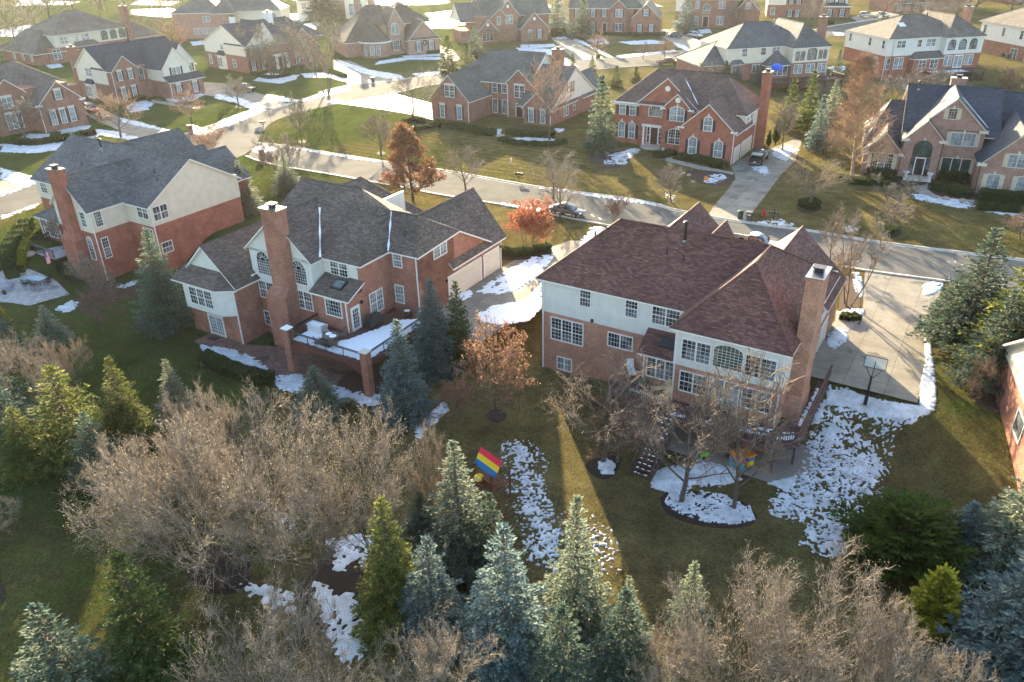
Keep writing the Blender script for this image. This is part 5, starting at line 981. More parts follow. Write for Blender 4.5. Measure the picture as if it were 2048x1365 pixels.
# verge snow on the streets and front gardens
for a, t in (([1078, 372, 1200, 389, 1261, 396, 1330, 410, 1330, 416, 1250, 405, 1140, 388, 1078, 379], .12), ([560, 288, 640, 302, 700, 311, 760, 322, 760, 327, 690, 317, 600, 301, 560, 295], .12), ([1200, 440, 1170, 432, 1190, 428, 1210, 442], .1), ([530, 286, 560, 300, 520, 312, 500, 300], .1),
             ([1210, 312, 1250, 300, 1275, 296, 1282, 300, 1262, 318, 1250, 330, 1205, 332], .0), ([1330, 385, 1352, 392, 1348, 400, 1330, 396], .1), ([1415, 350, 1450, 348, 1460, 356, 1430, 370, 1405, 366], .05), ([1545, 300, 1580, 290, 1600, 300, 1575, 325, 1555, 318, 1540, 310], .1), ([1500, 335, 1530, 330, 1545, 345, 1530, 352, 1510, 345], .2),
             ([1820, 388, 1870, 392, 1930, 402, 1952, 412, 1935, 420, 1870, 408, 1825, 398], .0), ([1955, 412, 2048, 428, 2048, 438, 1960, 422], .05), ([1500, 444, 1560, 438, 1600, 448, 1560, 458], .25), ([1625, 408, 1640, 404, 1644, 412, 1632, 418], 0), ([1890, 520, 1960, 530, 1960, 536, 1900, 528], .3),
             ([1000, 278, 1060, 274, 1112, 276, 1112, 282, 1040, 282, 1005, 284], -.1), ([960, 262, 1005, 258, 1000, 268, 980, 272, 960, 268], -.1), ([1108, 256, 1130, 258, 1124, 266, 1108, 264], 0),
             ([250, 214, 262, 206, 290, 200, 308, 208, 298, 220, 262, 226], .0), ([330, 198, 400, 186, 412, 190, 380, 204, 340, 206], -.05), ([425, 186, 480, 196, 535, 214, 530, 222, 470, 250, 420, 262, 440, 240, 500, 220, 470, 206, 430, 198], -.02), ([380, 248, 430, 262, 400, 275, 382, 268], .1), ([240, 236, 280, 244, 345, 262, 340, 266, 270, 252, 238, 244], 0),
             ([0, 285, 40, 292, 100, 280, 130, 282, 120, 262, 180, 258, 230, 262, 280, 275, 270, 282, 200, 272, 130, 298, 70, 308, 0, 305], .0), ([25, 278, 60, 268, 100, 268, 98, 278, 60, 285, 30, 286], -.1), ([110, 262, 160, 252, 182, 252, 180, 260, 140, 268], -.1), ([0, 335, 30, 345, 80, 355, 60, 372, 20, 368, 0, 360], -.05), ([0, 385, 80, 360, 86, 364, 40, 382, 0, 395], .05), ([0, 432, 94, 402, 96, 406, 0, 442], .1),
             ([505, 162, 560, 168, 590, 160, 600, 150, 560, 150, 540, 145, 520, 152], -.1), ([518, 150, 560, 148, 568, 154, 530, 158], -.1), ([600, 148, 660, 144, 700, 160, 690, 165, 660, 156, 610, 156], -.1), ([530, 188, 600, 200, 640, 190, 700, 170, 700, 182, 640, 196, 600, 206, 560, 204, 530, 195], -.05),
             ([672, 118, 700, 128, 740, 140, 800, 150, 810, 158, 770, 158, 720, 146, 680, 128], -.15), ([750, 124, 800, 116, 880, 114, 885, 120, 820, 120, 780, 126, 750, 130], -.1), ([800, 112, 880, 108, 884, 112, 810, 116], -.05), ([820, 148, 884, 142, 886, 148, 840, 154], 0),
             ([1040, 90, 1110, 88, 1112, 94, 1060, 98, 1040, 98], -.1), ([1030, 96, 1100, 98, 1140, 120, 1160, 135, 1130, 134, 1100, 110, 1040, 104], -.05), ([1110, 74, 1130, 72, 1136, 78, 1112, 80], -.1), ([1142, 80, 1180, 95, 1215, 115, 1230, 116, 1200, 100, 1170, 84, 1150, 76], -.1), ([1170, 80, 1210, 76, 1218, 88, 1190, 90], -.1), ([1235, 84, 1300, 80, 1330, 84, 1330, 88, 1260, 90], -.1), ([1230, 112, 1350, 100, 1356, 104, 1240, 118], -.05), ([1345, 84, 1370, 90, 1385, 102, 1375, 104, 1350, 92], 0),
             ([1370, 68, 1400, 82, 1430, 90, 1425, 96, 1395, 88], 0), ([1395, 60, 1420, 58, 1425, 66, 1400, 68], 0), ([1655, 138, 1680, 140, 1690, 150, 1665, 150], 0), ([1800, 168, 1850, 172, 1890, 180, 1850, 184, 1800, 178], .05), ([1664, 64, 1690, 66, 1690, 72, 1668, 72], 0),
             ([900, 46, 960, 30, 1060, 20, 1080, 24, 1000, 40, 920, 52], -.2), ([850, 50, 900, 44, 930, 48, 900, 58, 860, 58], -.2), ([880, 28, 960, 22, 1090, 14, 1090, 18, 980, 28, 890, 36], -.2), ([700, 0, 760, 4, 800, 2, 820, 10, 760, 12], -.1), ([600, 30, 630, 20, 628, 40, 600, 44], -.15), ([560, 30, 600, 28, 600, 40, 540, 44], -.1),
             ([380, 84, 420, 80, 422, 88, 385, 92], -.1), ([90, 130, 120, 128, 130, 134, 100, 138], -.1), ([0, 60, 60, 50, 160, 60, 240, 70, 200, 80, 100, 72, 0, 74], -.02), ([260, 20, 340, 16, 380, 30, 330, 36, 260, 30], -.05), ([280, 0, 360, 4, 340, 12, 260, 10], 0), ([40, 0, 160, 4, 140, 10, 30, 12], .05),
             ([1690, 62, 1700, 60, 1702, 80, 1692, 80], 0), ([1200, 0, 1290, 2, 1330, 14, 1230, 12], .1)):
    snow(a, thr=t + .06, amp=.85, feather=.7, sc=.9)
for a in ([1000, 405, 1090, 418, 1108, 424, 1090, 428, 1000, 412], [1180, 455, 1200, 450, 1216, 460, 1180, 500, 1150, 510, 1160, 480], [0, 560, 10, 570, 20, 600, 0, 610], [210, 575, 250, 568, 275, 560, 280, 566, 240, 582], [108, 618, 140, 600, 160, 604, 150, 622, 120, 630], [1680, 455, 1700, 450, 1720, 460, 1700, 468]): snow(a, thr=.15, amp=.6)
# bright frozen ponds and fairway tracks beyond the houses
M['pond'] = flat('pond ice', (.5, .5, .5), .35, var=.1, sc=.05, spec=.4)
def pond(px, nm='pond', m_='pond', dz=.05): return slab(nm, smooth_line(PX(*px) + PX(px[0], px[1]), 5)[:-1], m_, dz)
pond([835, 44, 870, 38, 930, 36, 932, 46, 890, 54, 845, 54]); pond([850, 28, 940, 18, 1080, 8, 1100, 16, 1060, 22, 950, 30, 870, 36]); pond([560, -6, 660, -10, 820, -4, 900, 4, 840, 10, 700, 6, 600, 2]); pond([590, 62, 610, 48, 640, 46, 630, 62, 605, 70])

# ------------------------------------------------------------ standing grass blades
import numpy as np
def zg_np(x, y):
    gx = np.array([p[0] for p in GL]); gy = np.array([p[1] for p in GL]); k_ = np.clip((x - 27) / 9, 0, 1); k_ = k_ * k_ * (3 - 2 * k_); t = np.clip((np.interp(x, gx, gy) - y) / (8.5 + 22 * k_), 0, 1); h = -2.6 * t * t * (3 - 2 * t)
    q = np.hypot((x - 88) / 34, (y - 176) / 18); t = np.clip((1.25 - q) / .35, 0, 1); return h - 2.6 * t * t * (3 - 2 * t)
def blades(x0, y0, x1, y1, dens, hh, ww, seed):
    rg = np.random.default_rng(seed); n_ = int((x1 - x0) * (y1 - y0) * dens); x = rg.uniform(x0, x1, n_); y = rg.uniform(y0, y1, n_)
    z = zg_np(x, y); vx, vy, vz = x, y, z - HC
    cx = vx * CR.x + vy * CR.y + vz * CR.z; cy = vx * CDn.x + vy * CDn.y + vz * CDn.z; cz = vx * CF.x + vy * CF.y + vz * CF.z
    k = (np.abs(cx / cz) < .70) & (np.abs(cy / cz) < .48); x, y, z = x[k], y[k], z[k]
    keep = np.ones(len(x), bool)
    for P in EXC:
        P = np.array(P); m_ = (x > P[:, 0].min()) & (x < P[:, 0].max()) & (y > P[:, 1].min()) & (y < P[:, 1].max()) & keep
        ix = np.where(m_)[0]
        if not len(ix): continue
        px, py = x[ix], y[ix]; ins = np.zeros(len(ix), bool); j = len(P) - 1
        for i in range(len(P)):
            a, b_ = P[i], P[j]; c = (a[1] > py) != (b_[1] > py)
            if a[1] != b_[1]: ins ^= c & (px < (b_[0] - a[0]) * (py - a[1]) / (b_[1] - a[1]) + a[0])
            j = i
        keep[ix[ins]] = False
    x, y, z = x[keep], y[keep], z[keep]; n_ = len(x); az = rg.uniform(0, 2 * np.pi, n_); h = hh * rg.uniform(.4, 1.3, n_); w_ = ww * rg.uniform(.6, 1.3, n_); lx, ly = rg.normal(0, .5, n_) * h, rg.normal(0, .5, n_) * h
    V = np.stack([np.stack([x - np.cos(az) * w_, y - np.sin(az) * w_, z - .01], 1), np.stack([x + np.cos(az) * w_, y + np.sin(az) * w_, z - .01], 1), np.stack([x + lx, y + ly, z + h], 1)], 1).reshape(-1, 3)
    F = np.arange(len(V)).reshape(-1, 3); me = bpy.data.meshes.new('grass'); me.vertices.add(len(V)); me.vertices.foreach_set('co', V.astype(np.float32).ravel()); me.loops.add(F.size); me.loops.foreach_set('vertex_index', F.astype(np.int32).ravel())
    me.polygons.add(len(F)); me.polygons.foreach_set('loop_start', (np.arange(len(F)) * 3).astype(np.int32)); me.polygons.foreach_set('loop_total', np.full(len(F), 3, np.int32)); me.update(calc_edges=True); me.materials.append(M['blades'])
    o = bpy.data.objects.new('grass', me); COL.objects.link(o); o['kind'] = 'stuff'; return o
blades(-52, 27, 52, 78, 105, .075, .022, 1); blades(-70, 78, 95, 112, 30, .10, .045, 2); blades(-60, 112, 110, 165, 14, .13, .08, 3)
# ------------------------------------------------------------ trees
import numpy as np
M['bark'] = flat('grey brown bark', (.12, .095, .075), .9, var=.3, sc=4)
M['twig_tan'] = flat('pale tan twigs', (.225, .185, .145), .8, var=.6, sc=3.5)
M['twig_grey'] = flat('grey brown twigs', (.21, .155, .115), .8, var=.5, sc=3.5)
M['twig_orange'] = flat('orange brown twigs', (.34, .215, .14), .8, var=.4, sc=2.5)
M['twig_dark'] = flat('dark red brown twigs', (.17, .10, .075), .8, var=.25, sc=1)
M['bud'] = foliage('pale winter buds', (.50, .42, .32), (.36, .29, .22), (.62, .53, .42), 3)
M['leaf_copper'] = foliage('copper dead leaves', (.27, .125, .065), (.17, .075, .04), (.38, .20, .11), .8)
M['leaf_tan'] = foliage('tan dead leaves', (.27, .155, .095), (.19, .105, .065), (.36, .22, .14), .8)
M['leaf_red'] = foliage('orange red leaves', (.46, .17, .09), (.32, .10, .06), (.55, .26, .15), .8)
M['spruce_blue'] = foliage('blue spruce needles', (.15, .22, .21), (.075, .12, .115), (.42, .49, .46), 1.3)
M['spruce_mid'] = foliage('blue green spruce needles', (.10, .155, .12), (.055, .095, .07), (.34, .37, .24), 1.3)
M['spruce_green'] = foliage('green spruce needles', (.07, .11, .03), (.04, .07, .022), (.26, .27, .07), 1.3)
M['spruce_pale'] = foliage('pale yellow green spruce needles', (.20, .24, .17), (.10, .145, .11), (.52, .50, .32), 1.3)
M['spruce_sunlit'] = foliage('sun tinted green spruce needles', (.15, .17, .045), (.075, .10, .03), (.42, .38, .09), 1.3)  # yellow of the low sun painted into the needle colour
M['pine_olive'] = foliage('olive pine needles', (.095, .13, .018), (.055, .085, .014), (.16, .19, .03), 1.0)
M['arbor'] = foliage('yellow green arborvitae', (.32, .30, .03), (.18, .19, .02), (.46, .40, .05), 1.2)
M['hedge'] = foliage('boxwood hedge', (.035, .055, .015), (.055, .075, .02), (.08, .09, .03), 2.5)
M['grass_tuft'] = foliage('dry ornamental grass', (.34, .26, .14), (.25, .19, .10), (.45, .36, .2), 2)
def tubes(name, P0, P1, R0, R1, k, m_, parent=None):
    P0, P1 = np.array(P0, float), np.array(P1, float); R0, R1 = np.array(R0, float), np.array(R1, float); n = len(P0)
    d = P1 - P0; d /= np.maximum(1e-9, np.linalg.norm(d, axis=1))[:, None]
    ref = np.where(np.abs(d[:, 2:3]) > .9, np.array([[1., 0, 0]]), np.array([[0, 0, 1.]])); u = np.cross(d, ref); u /= np.linalg.norm(u, axis=1)[:, None]; v = np.cross(d, u)
    a = np.arange(k) * 2 * PI / k; c, s = np.cos(a)[None, :, None], np.sin(a)[None, :, None]
    off = u[:, None, :] * c + v[:, None, :] * s
    V = np.concatenate([P0[:, None, :] + off * R0[:, None, None], P1[:, None, :] + off * R1[:, None, None]], axis=1).reshape(-1, 3)
    base = (np.arange(n) * 2 * k)[:, None]; i = np.arange(k)[None, :]; j = (np.arange(k) + 1)[None, :] % k
    F = np.stack([base + i, base + j, base + k + j, base + k + i], axis=2).reshape(-1, 4)
    return rawmesh(name, V, F, m_, parent)
def rawmesh(name, V, F, m_, parent=None):
    q = F.shape[1]; me = bpy.data.meshes.new(name); me.vertices.add(len(V)); me.vertices.foreach_set('co', V.astype(np.float32).ravel())
    me.loops.add(F.size); me.loops.foreach_set('vertex_index', F.astype(np.int32).ravel()); me.polygons.add(len(F))
    me.polygons.foreach_set('loop_start', (np.arange(len(F)) * q).astype(np.int32)); me.polygons.foreach_set('loop_total', np.full(len(F), q, np.int32)); me.update(calc_edges=True)
    me.materials.append(M[m_] if isinstance(m_, str) else m_); o = bpy.data.objects.new(name, me); COL.objects.link(o)
    if parent: o.parent = parent
    return o
def bare(seed, H=8.0, Rr=4.5, stems=1, trunk_h=.22, up=.55, n1=10, n2=7, n3=6, n4=4, r0=.16, mt='twig_tan', leaf=None, leafn=0, leafs=.09, weep=0.0, fine=.012, name='bare_tree', narrow=False, cone=False):
    rng = random.Random(seed); S = [[], [], [], [], []]; tips = []
    def rv(): 
        v = Vector((rng.gauss(0, 1), rng.gauss(0, 1), rng.gauss(0, 1))); return v.normalized()
    def path(p, d, L, r, lev, n, curl, lift):
        pts = [p.copy()]; q = p.copy(); d = d.copy()
        for i in range(n):
            d = (d + rv() * curl + Vector((0, 0, lift))).normalized(); q2 = q + d * L / n
            ra, rb = r * (1 - .75 * i / n), r * (1 - .75 * (i + 1) / n); S[lev].append((tuple(q), tuple(q2), ra, rb)); q = q2; pts.append(q.copy())
        return pts, d
    def at(pts, t):
        x = t * (len(pts) - 1); i = min(int(x), len(pts) - 2); return pts[i].lerp(pts[i + 1], x - i), (pts[i + 1] - pts[i]).normalized()
    def child_dir(d, ang):
        ax = d.cross(rv()).normalized(); return (Matrix.Rotation(ang, 3, ax) @ d).normalized()
    for s_ in range(stems):
        a = 2 * PI * s_ / stems + rng.random(); lean = .0 if stems == 1 else .55
        d0 = Vector((math.cos(a) * lean, math.sin(a) * lean, 1)).normalized(); p0 = Vector((math.cos(a) * .15, math.sin(a) * .15, -.3)) if stems > 1 else Vector((0, 0, -.3))
        tr, _ = path(p0, d0, H * (.85 if narrow or cone else .62), r0 / (stems ** .4), 0, 6, .10, .1)
        nn = max(3, n1 // stems)
        for i in range(nn):
            t = trunk_h + (1 - trunk_h) * (i + .5) / nn; p, d = at(tr, min(.98, t))
            az = i * 2.4 + rng.random(); tilt = up * (1 + .6 * t)
            out = Vector((math.cos(az), math.sin(az), tilt)).normalized()
            L1 = Rr * (1.15 - .35 * t) * rng.uniform(.8, 1.1) if not cone else Rr * (1.15 - t) * rng.uniform(.85, 1.1)
            b1, _ = path(p, out, L1, r0 * .42 * (1 - .5 * t) / stems ** .3, 1, 5, .13, .06 - weep * .1)
            for j in range(n2):
                t2 = .22 + .78 * (j + rng.random()) / n2; p2, d2 = at(b1, min(.99, t2)); L2 = L1 * (.62 - .34 * t2) * rng.uniform(.7, 1.2)
                dd = child_dir(d2, rng.uniform(.4, .95)); dd.z += .12 + up * .2
                b2, _ = path(p2, dd.normalized(), L2, r0 * .15, 2, 3, .18, .05 - weep * .15)
                for k in range(n3):
                    t3 = .15 + .85 * (k + rng.random()) / n3; p3, d3 = at(b2, min(.99, t3)); L3 = max(.25, L2 * (.6 - .25 * t3)) * rng.uniform(.6, 1.3)
                    dd = child_dir(d3, rng.uniform(.35, .9)); b3, _ = path(p3, dd, L3, fine * 1.5, 3, 2, .22, .06 - weep * .3); tips.append(b3[-1]); tips.append(b3[1])
                    for l in range(n4):
                        p4, d4 = at(b3, rng.uniform(.1, 1) * .98); dd = child_dir(d4, rng.uniform(.3, .9)); L4 = rng.uniform(.18, .5) * (H / 8); q = p4 + (dd + Vector((0, 0, .1 - weep * .3))).normalized() * L4
                        S[4].append((tuple(p4), tuple(q), fine, fine * .5)); tips.append(q)
    root = empty(name, (0, 0, 0))
    A = S[0] + S[1]; z = max(s[1][2] for s in S[3]) if S[3] else H
    f = 1.0
    tubes('trunk', [s[0] for s in A], [s[1] for s in A], [s[2] for s in A], [max(s[3], .01) for s in A], 6, 'bark' if mt != 'twig_orange' else mt, root)
    A = S[2] + S[3] + S[4]; cr = tubes('crown', [s[0] for s in A], [s[1] for s in A], [max(s[2], fine * .6) for s in A], [max(s[3], fine * .4) for s in A], 3, mt, root)
    if leaf:
        V = []; 
        for i in range(leafn):
            t = tips[rng.randrange(len(tips))]; t = t + rv() * .12; u = rv(); v = u.cross(rv()).normalized(); sz = leafs * rng.uniform(.6, 1.3); V += [t - u * sz, t + v * sz * .5, t + u * sz, t - v * sz * .5]
        V = np.array([tuple(x) for x in V]); rawmesh('leaves', V, np.arange(len(V)).reshape(-1, 4), leaf, root)
    root['_h'] = z; root['_r'] = max(max(abs(s[1][0]), abs(s[1][1])) for s in S[3]) * .88
    return root
def spruce(seed, H=9.0, R=2.6, levels=30, nb=13, mt='spruce_blue', name='spruce_tree', dens=1.0, droop=.25, pw=.9, kw=.075, kl=.30, upt=0.0):
    rng = random.Random(seed); V = []; T = []
    def kite(p, d, L, w_):
        s = d.cross(Vector((rng.gauss(0, .5), rng.gauss(0, .5), 1))).normalized(); up = s.cross(d)
        a = rng.uniform(-.9, .9); s = (s * math.cos(a) + up * math.sin(a))
        m_ = p + d * L * .45; V.extend((p, m_ + s * w_, p + d * L, m_ - s * w_))
    for l in range(levels):
        t = (l + .5) / levels; z = H * (.05 + .93 * t); rr = R * ((1 - t) ** pw) * (1 + .10 * math.sin(l * 1.9 + seed)) + .12
        n = max(4, int(nb * (1 - .55 * t)))
        for i in range(n):
            az = 2 * PI * i / n + l * 1.3 + rng.uniform(-.25, .25); L = rr * rng.uniform(.72, 1.16)
            el = -droop * (1 - t) + .75 * t * t + rng.uniform(-.1, .1) + upt; d = Vector((math.cos(az) * math.cos(el), math.sin(az) * math.cos(el), math.sin(el)))
            p0 = Vector((0, 0, z + rng.uniform(-.1, .1))); T.append((tuple(p0), tuple(p0 + d * L * .9), .03 + .02 * (1 - t), .008))
            side = Vector((-math.sin(az), math.cos(az), 0)); ns = max(2, int(L / .27 * dens))
            for k in range(ns):
                s = .22 + .78 * (k + rng.random() * .6) / ns; p = p0 + d * L * s + Vector((0, 0, .14 * L * s * s - .02))
                for sg in (-1, 1):
                    wd = (1.08 - s) * L * .45 + .12; dd = (d * rng.uniform(.5, .9) + side * sg * rng.uniform(.55, .95) + Vector((0, 0, rng.uniform(-.15, .22)))).normalized()
                    m_ = max(1, int(wd / .21))
                    for q in range(m_):
                        pp = p + dd * wd * q / m_
                        kite(pp, dd, kl * rng.uniform(.8, 1.25), kw * rng.uniform(.8, 1.3))
                        kite(pp + Vector((0, 0, .03)), (dd + Vector((rng.gauss(0, .5), rng.gauss(0, .5), rng.uniform(.1, .7)))).normalized(), kl * rng.uniform(.5, .9), kw * .9)
                kite(p, (d + Vector((0, 0, rng.uniform(.0, .5)))).normalized(), kl, kw)
            kite(p0 + d * L * .92, d, kl * 1.2, kw)
    for i in range(8): kite(Vector((0, 0, H * .96 + .02 * i)), Vector((rng.gauss(0, .35), rng.gauss(0, .35), 1)).normalized(), kl, kw * .7)
    root = empty(name, (0, 0, 0)); A = [((0, 0, -.4), (0, 0, H * .97), R * .055 + .03, .015)] + T
    tubes('trunk', [s[0] for s in A], [s[1] for s in A], [s[2] for s in A], [s[3] for s in A], 5, 'bark', root)
    V = np.array([tuple(v) for v in V]); rawmesh('crown', V, np.arange(len(V)).reshape(-1, 4), mt, root)
    root['_h'] = H; root['_r'] = R; return root
PROTO = {}
def proto(key, fn):
    if key not in PROTO: PROTO[key] = [fn(), False]
    return PROTO[key]
def recolour(o, m_, child='crown'):
    for ch in o.children:
        if ch.name.startswith(child):
            ch.material_slots[0].link = 'OBJECT'; ch.material_slots[0].material = M[m_]
def place(key, bx, by, tx, ty, wpx, label, cat, group=None, mt=None, rz=None, name=None, z=None, base=None):
    """stand a tree on the ground at the base pixel, sized from its top pixel and its width in pixels"""
    P = PROTO[key]; p = base or G(bx, by); h_ = max(.5, zat(p, tx, ty) - p.z); dist = (p - Vector((0, 0, HC))).length
    wd = wpx / FOC * dist / 2 * (1.2 if cat == 'spruce' and by > 440 else 1.45 if cat == 'spruce' and by > 380 else 1.2 if cat == 'tree' and 100 < by < 460 else 1.03)
    if not P[1]: o = P[0]; P[1] = True
    else: o = copy_tree(P[0])
    sx = wd / P[0]['_r']; sz = h_ / P[0]['_h']; o.location = p; o.scale = (sx, sx, sz); o.rotation_euler = (0, 0, rz if rz is not None else (bx * 7.3 + by * 3.1) % 6.28)
    if mt: recolour(o, mt)
    if name: o.name = name
    o['label'] = label; o['category'] = cat
    if group: o['group'] = group
    return o
PROTO['s1'] = [spruce(1, dens=1.25, kl=.24, kw=.055), False]; PROTO['s2'] = [spruce(2, 9, 2.6, 27, 14, 'spruce_blue', droop=.32, kw=.058, kl=.24, dens=1.3), False]
PROTO['s3'] = [spruce(3, 10, 2.4, 30, 11, 'spruce_mid', dens=1.2, droop=.15, pw=1.05, kl=.24, kw=.055), False]; PROTO['s4'] = [spruce(4, 8, 2.8, 22, 11, 'spruce_green', dens=1.05, droop=.05, pw=.8, kl=.27, kw=.06), False]
PROTO['sf'] = [spruce(5, 9, 2.6, 18, 9, 'spruce_green', dens=.5, kw=.14, kl=.5), False]
PROTO['ps'] = [spruce(6, 4, 3.6, 14, 16, 'pine_olive', 'pine_tree', dens=.9, droop=-.1, pw=.55, kw=.07, kl=.42, upt=.15), False]
PROTO['ar'] = [spruce(7, 5, 1.5, 22, 12, 'arbor', 'arborvitae', dens=1.0, droop=-.5, pw=.6, kw=.09, kl=.28, upt=.35), False]
SG = 'spruces of the yards'
for r in [
 ('s1', 340, 655, 318, 452, 96, 'spruce_mid', 'dark green spruce tight against the arched window house, before its siding bay'), ('s3', 492, 425, 490, 318, 56, 'spruce_pale', 'grey green spruce between the cream sided house and the brown roof'), ('s3', 577, 388, 578, 308, 48, 'spruce_mid', 'small dark spruce beside the street behind the brown roof'),
 ('s2', 872, 745, 860, 558, 96, 'spruce_blue', 'tall blue spruce at the far corner of the snowy deck'), ('s4', 920, 735, 924, 562, 66, 'spruce_green', 'narrow yellow green spruce against the snowy driveway'), ('s2', 812, 836, 797, 638, 100, 'spruce_blue', 'blue spruce with a golden tip in front of the snowy deck'),
 ('s3', 362, 845, 350, 713, 74, 'spruce_pale', 'pale yellow tipped spruce on the lawn below the round hedge'), ('s1', 268, 890, 238, 708, 88, 'spruce_sunlit', 'spruce tinted sunlit yellow beside the snow patch on the left lawn'), ('s4', 160, 920, 112, 728, 136, 'spruce_sunlit', 'broad green spruce lit yellow at the left, behind the bare thicket'),
 ('s4', 40, 915, 22, 765, 116, 'spruce_mid', 'dark green spruce nearly cut by the left edge of the picture'), ('s1', 66, 940, 66, 800, 90, 'spruce_sunlit', 'green spruce tinted sunlit gold between the left edge spruce and the broad yellow lit one'), ('s4', 0, 850, -4, 668, 110, 'spruce_mid', 'spruce cut by the left edge beneath the dark patio spruce'), ('s3', 108, 690, 92, 608, 62, 'spruce_pale', 'small pale spruce at the corner of the grey patio'), ('s1', 15, 720, 12, 604, 78, 'spruce_mid', 'dark spruce below the patio at the left edge'),
 ('s4', 208, 960, 190, 818, 90, 'spruce_mid', 'shorter green spruce beside the broad yellow lit one'), ('s1', 640, 830, 625, 732, 94, 'spruce_pale', 'pale spruce in front of the brick deck pillar'), ('s2', 322, 1370, 275, 1088, 150, 'spruce_green', 'large deep green spruce standing alone on the dark lawn'),
 ('s3', 165, 1440, 108, 1192, 180, 'spruce_mid', 'grey green spruce with orange tinged tips in the bottom left corner'), ('s1', 792, 1250, 775, 992, 130, 'spruce_sunlit', 'yellow green spruce, tinted as sunlit, leading the row, left of the frosted ones'), ('s3', 922, 1120, 935, 880, 150, 'spruce_pale', 'tall frosted spruce hiding the striped playset roof'),
 ('s1', 850, 1095, 838, 982, 86, 'spruce_mid', 'small blue green spruce between the green one and the frosted one'), ('s2', 985, 1155, 985, 985, 96, 'spruce_mid', 'spruce right below the playset ladder'), ('s2', 872, 1290, 858, 1072, 130, 'spruce_blue', 'blue spruce in front of the yellow green one'),
 ('s2', 1015, 1330, 1008, 1048, 160, 'spruce_blue', 'biggest silver blue spruce in the middle of the bottom row'), ('s3', 1148, 1270, 1145, 992, 132, 'spruce_pale', 'spruce standing at the foot of the bright sunlit wedge of lawn'), ('s2', 1120, 1430, 1112, 1208, 140, 'spruce_mid', 'short bushy blue spruce below the sunlit wedge spruce'),
 ('s2', 1240, 1390, 1238, 1175, 140, 'spruce_mid', 'spruce at the bottom edge touching the bottom right thicket'), ('s1', 1372, 1280, 1358, 1118, 84, 'spruce_pale', 'small pale spruce poking up from the bottom right thicket'), ('s3', 1250, 1290, 1245, 1150, 74, 'spruce_pale', 'narrow yellowish spruce behind the bottom edge spruce'),
 ('s3', 1930, 690, 1978, 452, 150, 'spruce_mid', 'big dark spruce beside the driveway, furthest of the right hand group'), ('s4', 2025, 760, 2048, 480, 170, 'spruce_sunlit', 'big yellow lit spruce in the right hand group above the lawn strip'), ('s1', 1895, 660, 1905, 545, 80, 'spruce_mid', 'smaller spruce at the street side of the right hand group'), ('s3', 1975, 770, 1992, 570, 120, 'spruce_mid', 'lower spruce at the front of the right hand group above the gabled meter house'),
 ('s3', 2010, 1150, 1978, 892, 170, 'spruce_pale', 'pale yellow tipped spruce below the meter wall'), ('s2', 1915, 1120, 1905, 990, 100, 'spruce_blue', 'short blue spruce beside the olive pine'), ('s2', 2040, 1370, 2010, 1010, 250, 'spruce_blue', 'huge blue spruce filling the right edge near the bottom'),
 ('sf', 1200, 305, 1192, 152, 68, 'spruce_mid', 'tall dark spruce between the two brick houses across the street'), ('sf', 898, 150, 892, 72, 44, 'spruce_green', 'thin spruce behind the grey green roof'), ('sf', 936, 150, 930, 88, 40, 'spruce_green', 'stocky spruce touching the grey green ridge'),
 ('sf', 952, 118, 948, 52, 38, 'spruce_mid', 'spruce before the bay window of the top gabled house'), ('sf', 1116, 70, 1116, -4, 60, 'spruce_blue', 'blue spruce between the two top centre houses'), ('sf', 1165, 78, 1160, -2, 50, 'spruce_mid', 'conical spruce at the left corner of the wreath house'),
 ('sf', 1370, 66, 1370, -2, 56, 'spruce_blue', 'blue spruce beside the two parked cars at the top'), ('sf', 1145, 145, 1144, 108, 18, 'spruce_green', 'tiny spruce, first of the row on the yellow strip'), ('sf', 1184, 152, 1184, 112, 20, 'spruce_green', 'tiny spruce by the dark pole on the yellow strip'),
 ('sf', 1232, 175, 1230, 132, 30, 'spruce_green', 'small spruce just left of the red brown roof'), ('sf', 1272, 165, 1270, 134, 24, 'spruce_green', 'small spruce peeking over the red brown roof'), ('sf', 1575, 262, 1568, 152, 40, 'spruce_green', 'dark spruce right of the tall chimney'),
 ('sf', 1612, 262, 1610, 140, 46, 'spruce_green', 'dark spruce below the blue tarp house deck'), ('sf', 1450, 160, 1448, 122, 26, 'spruce_green', 'yellowish spruce at the foundation of the hip roofed house'), ('sf', 1470, 158, 1468, 120, 26, 'spruce_blue', 'bluish spruce at the foundation of the hip roofed house'),
 ('sf', 1512, 170, 1510, 132, 26, 'spruce_blue', 'little blue spruce by the red brown roof hip'), ('sf', 1632, 300, 1645, 190, 46, 'spruce_blue', 'blue spruce behind the orange larch'), ('sf', 1660, 250, 1662, 160, 40, 'spruce_pale', 'pale leaning spruce behind the orange larch'), ('sf', 1672, 160, 1676, 100, 26, 'spruce_mid', 'dark spruce at the corner of the hip roofed house'),
 ('sf', 650, 40, 655, -48, 72, 'spruce_mid', 'tall hazy spruce against the sun glare at the top'), ('sf', 800, 22, 802, -10, 40, 'spruce_green', 'hazy evergreen behind the turret house roof'), ('sf', 1425, 40, 1426, -6, 24, 'arbor', 'yellowish narrow evergreen at the top beside a brick gable'),
 ('sf', 1806, 22, 1796, -10, 50, 'spruce_mid', 'dark evergreen at the top right edge behind the brown hip roof')]:
    place(r[0], r[1], r[2], r[3], r[4], r[5], r[7], 'spruce', SG, r[6])
place('ps', 1800, 1120, 1800, 1012, 210, 'low olive pine spreading at the lower end of the snowy slope', 'pine', rz=.5); place('ps', 1735, 1150, 1730, 1085, 90, 'small olive pine just left of the low spreading one', 'pine', rz=2)
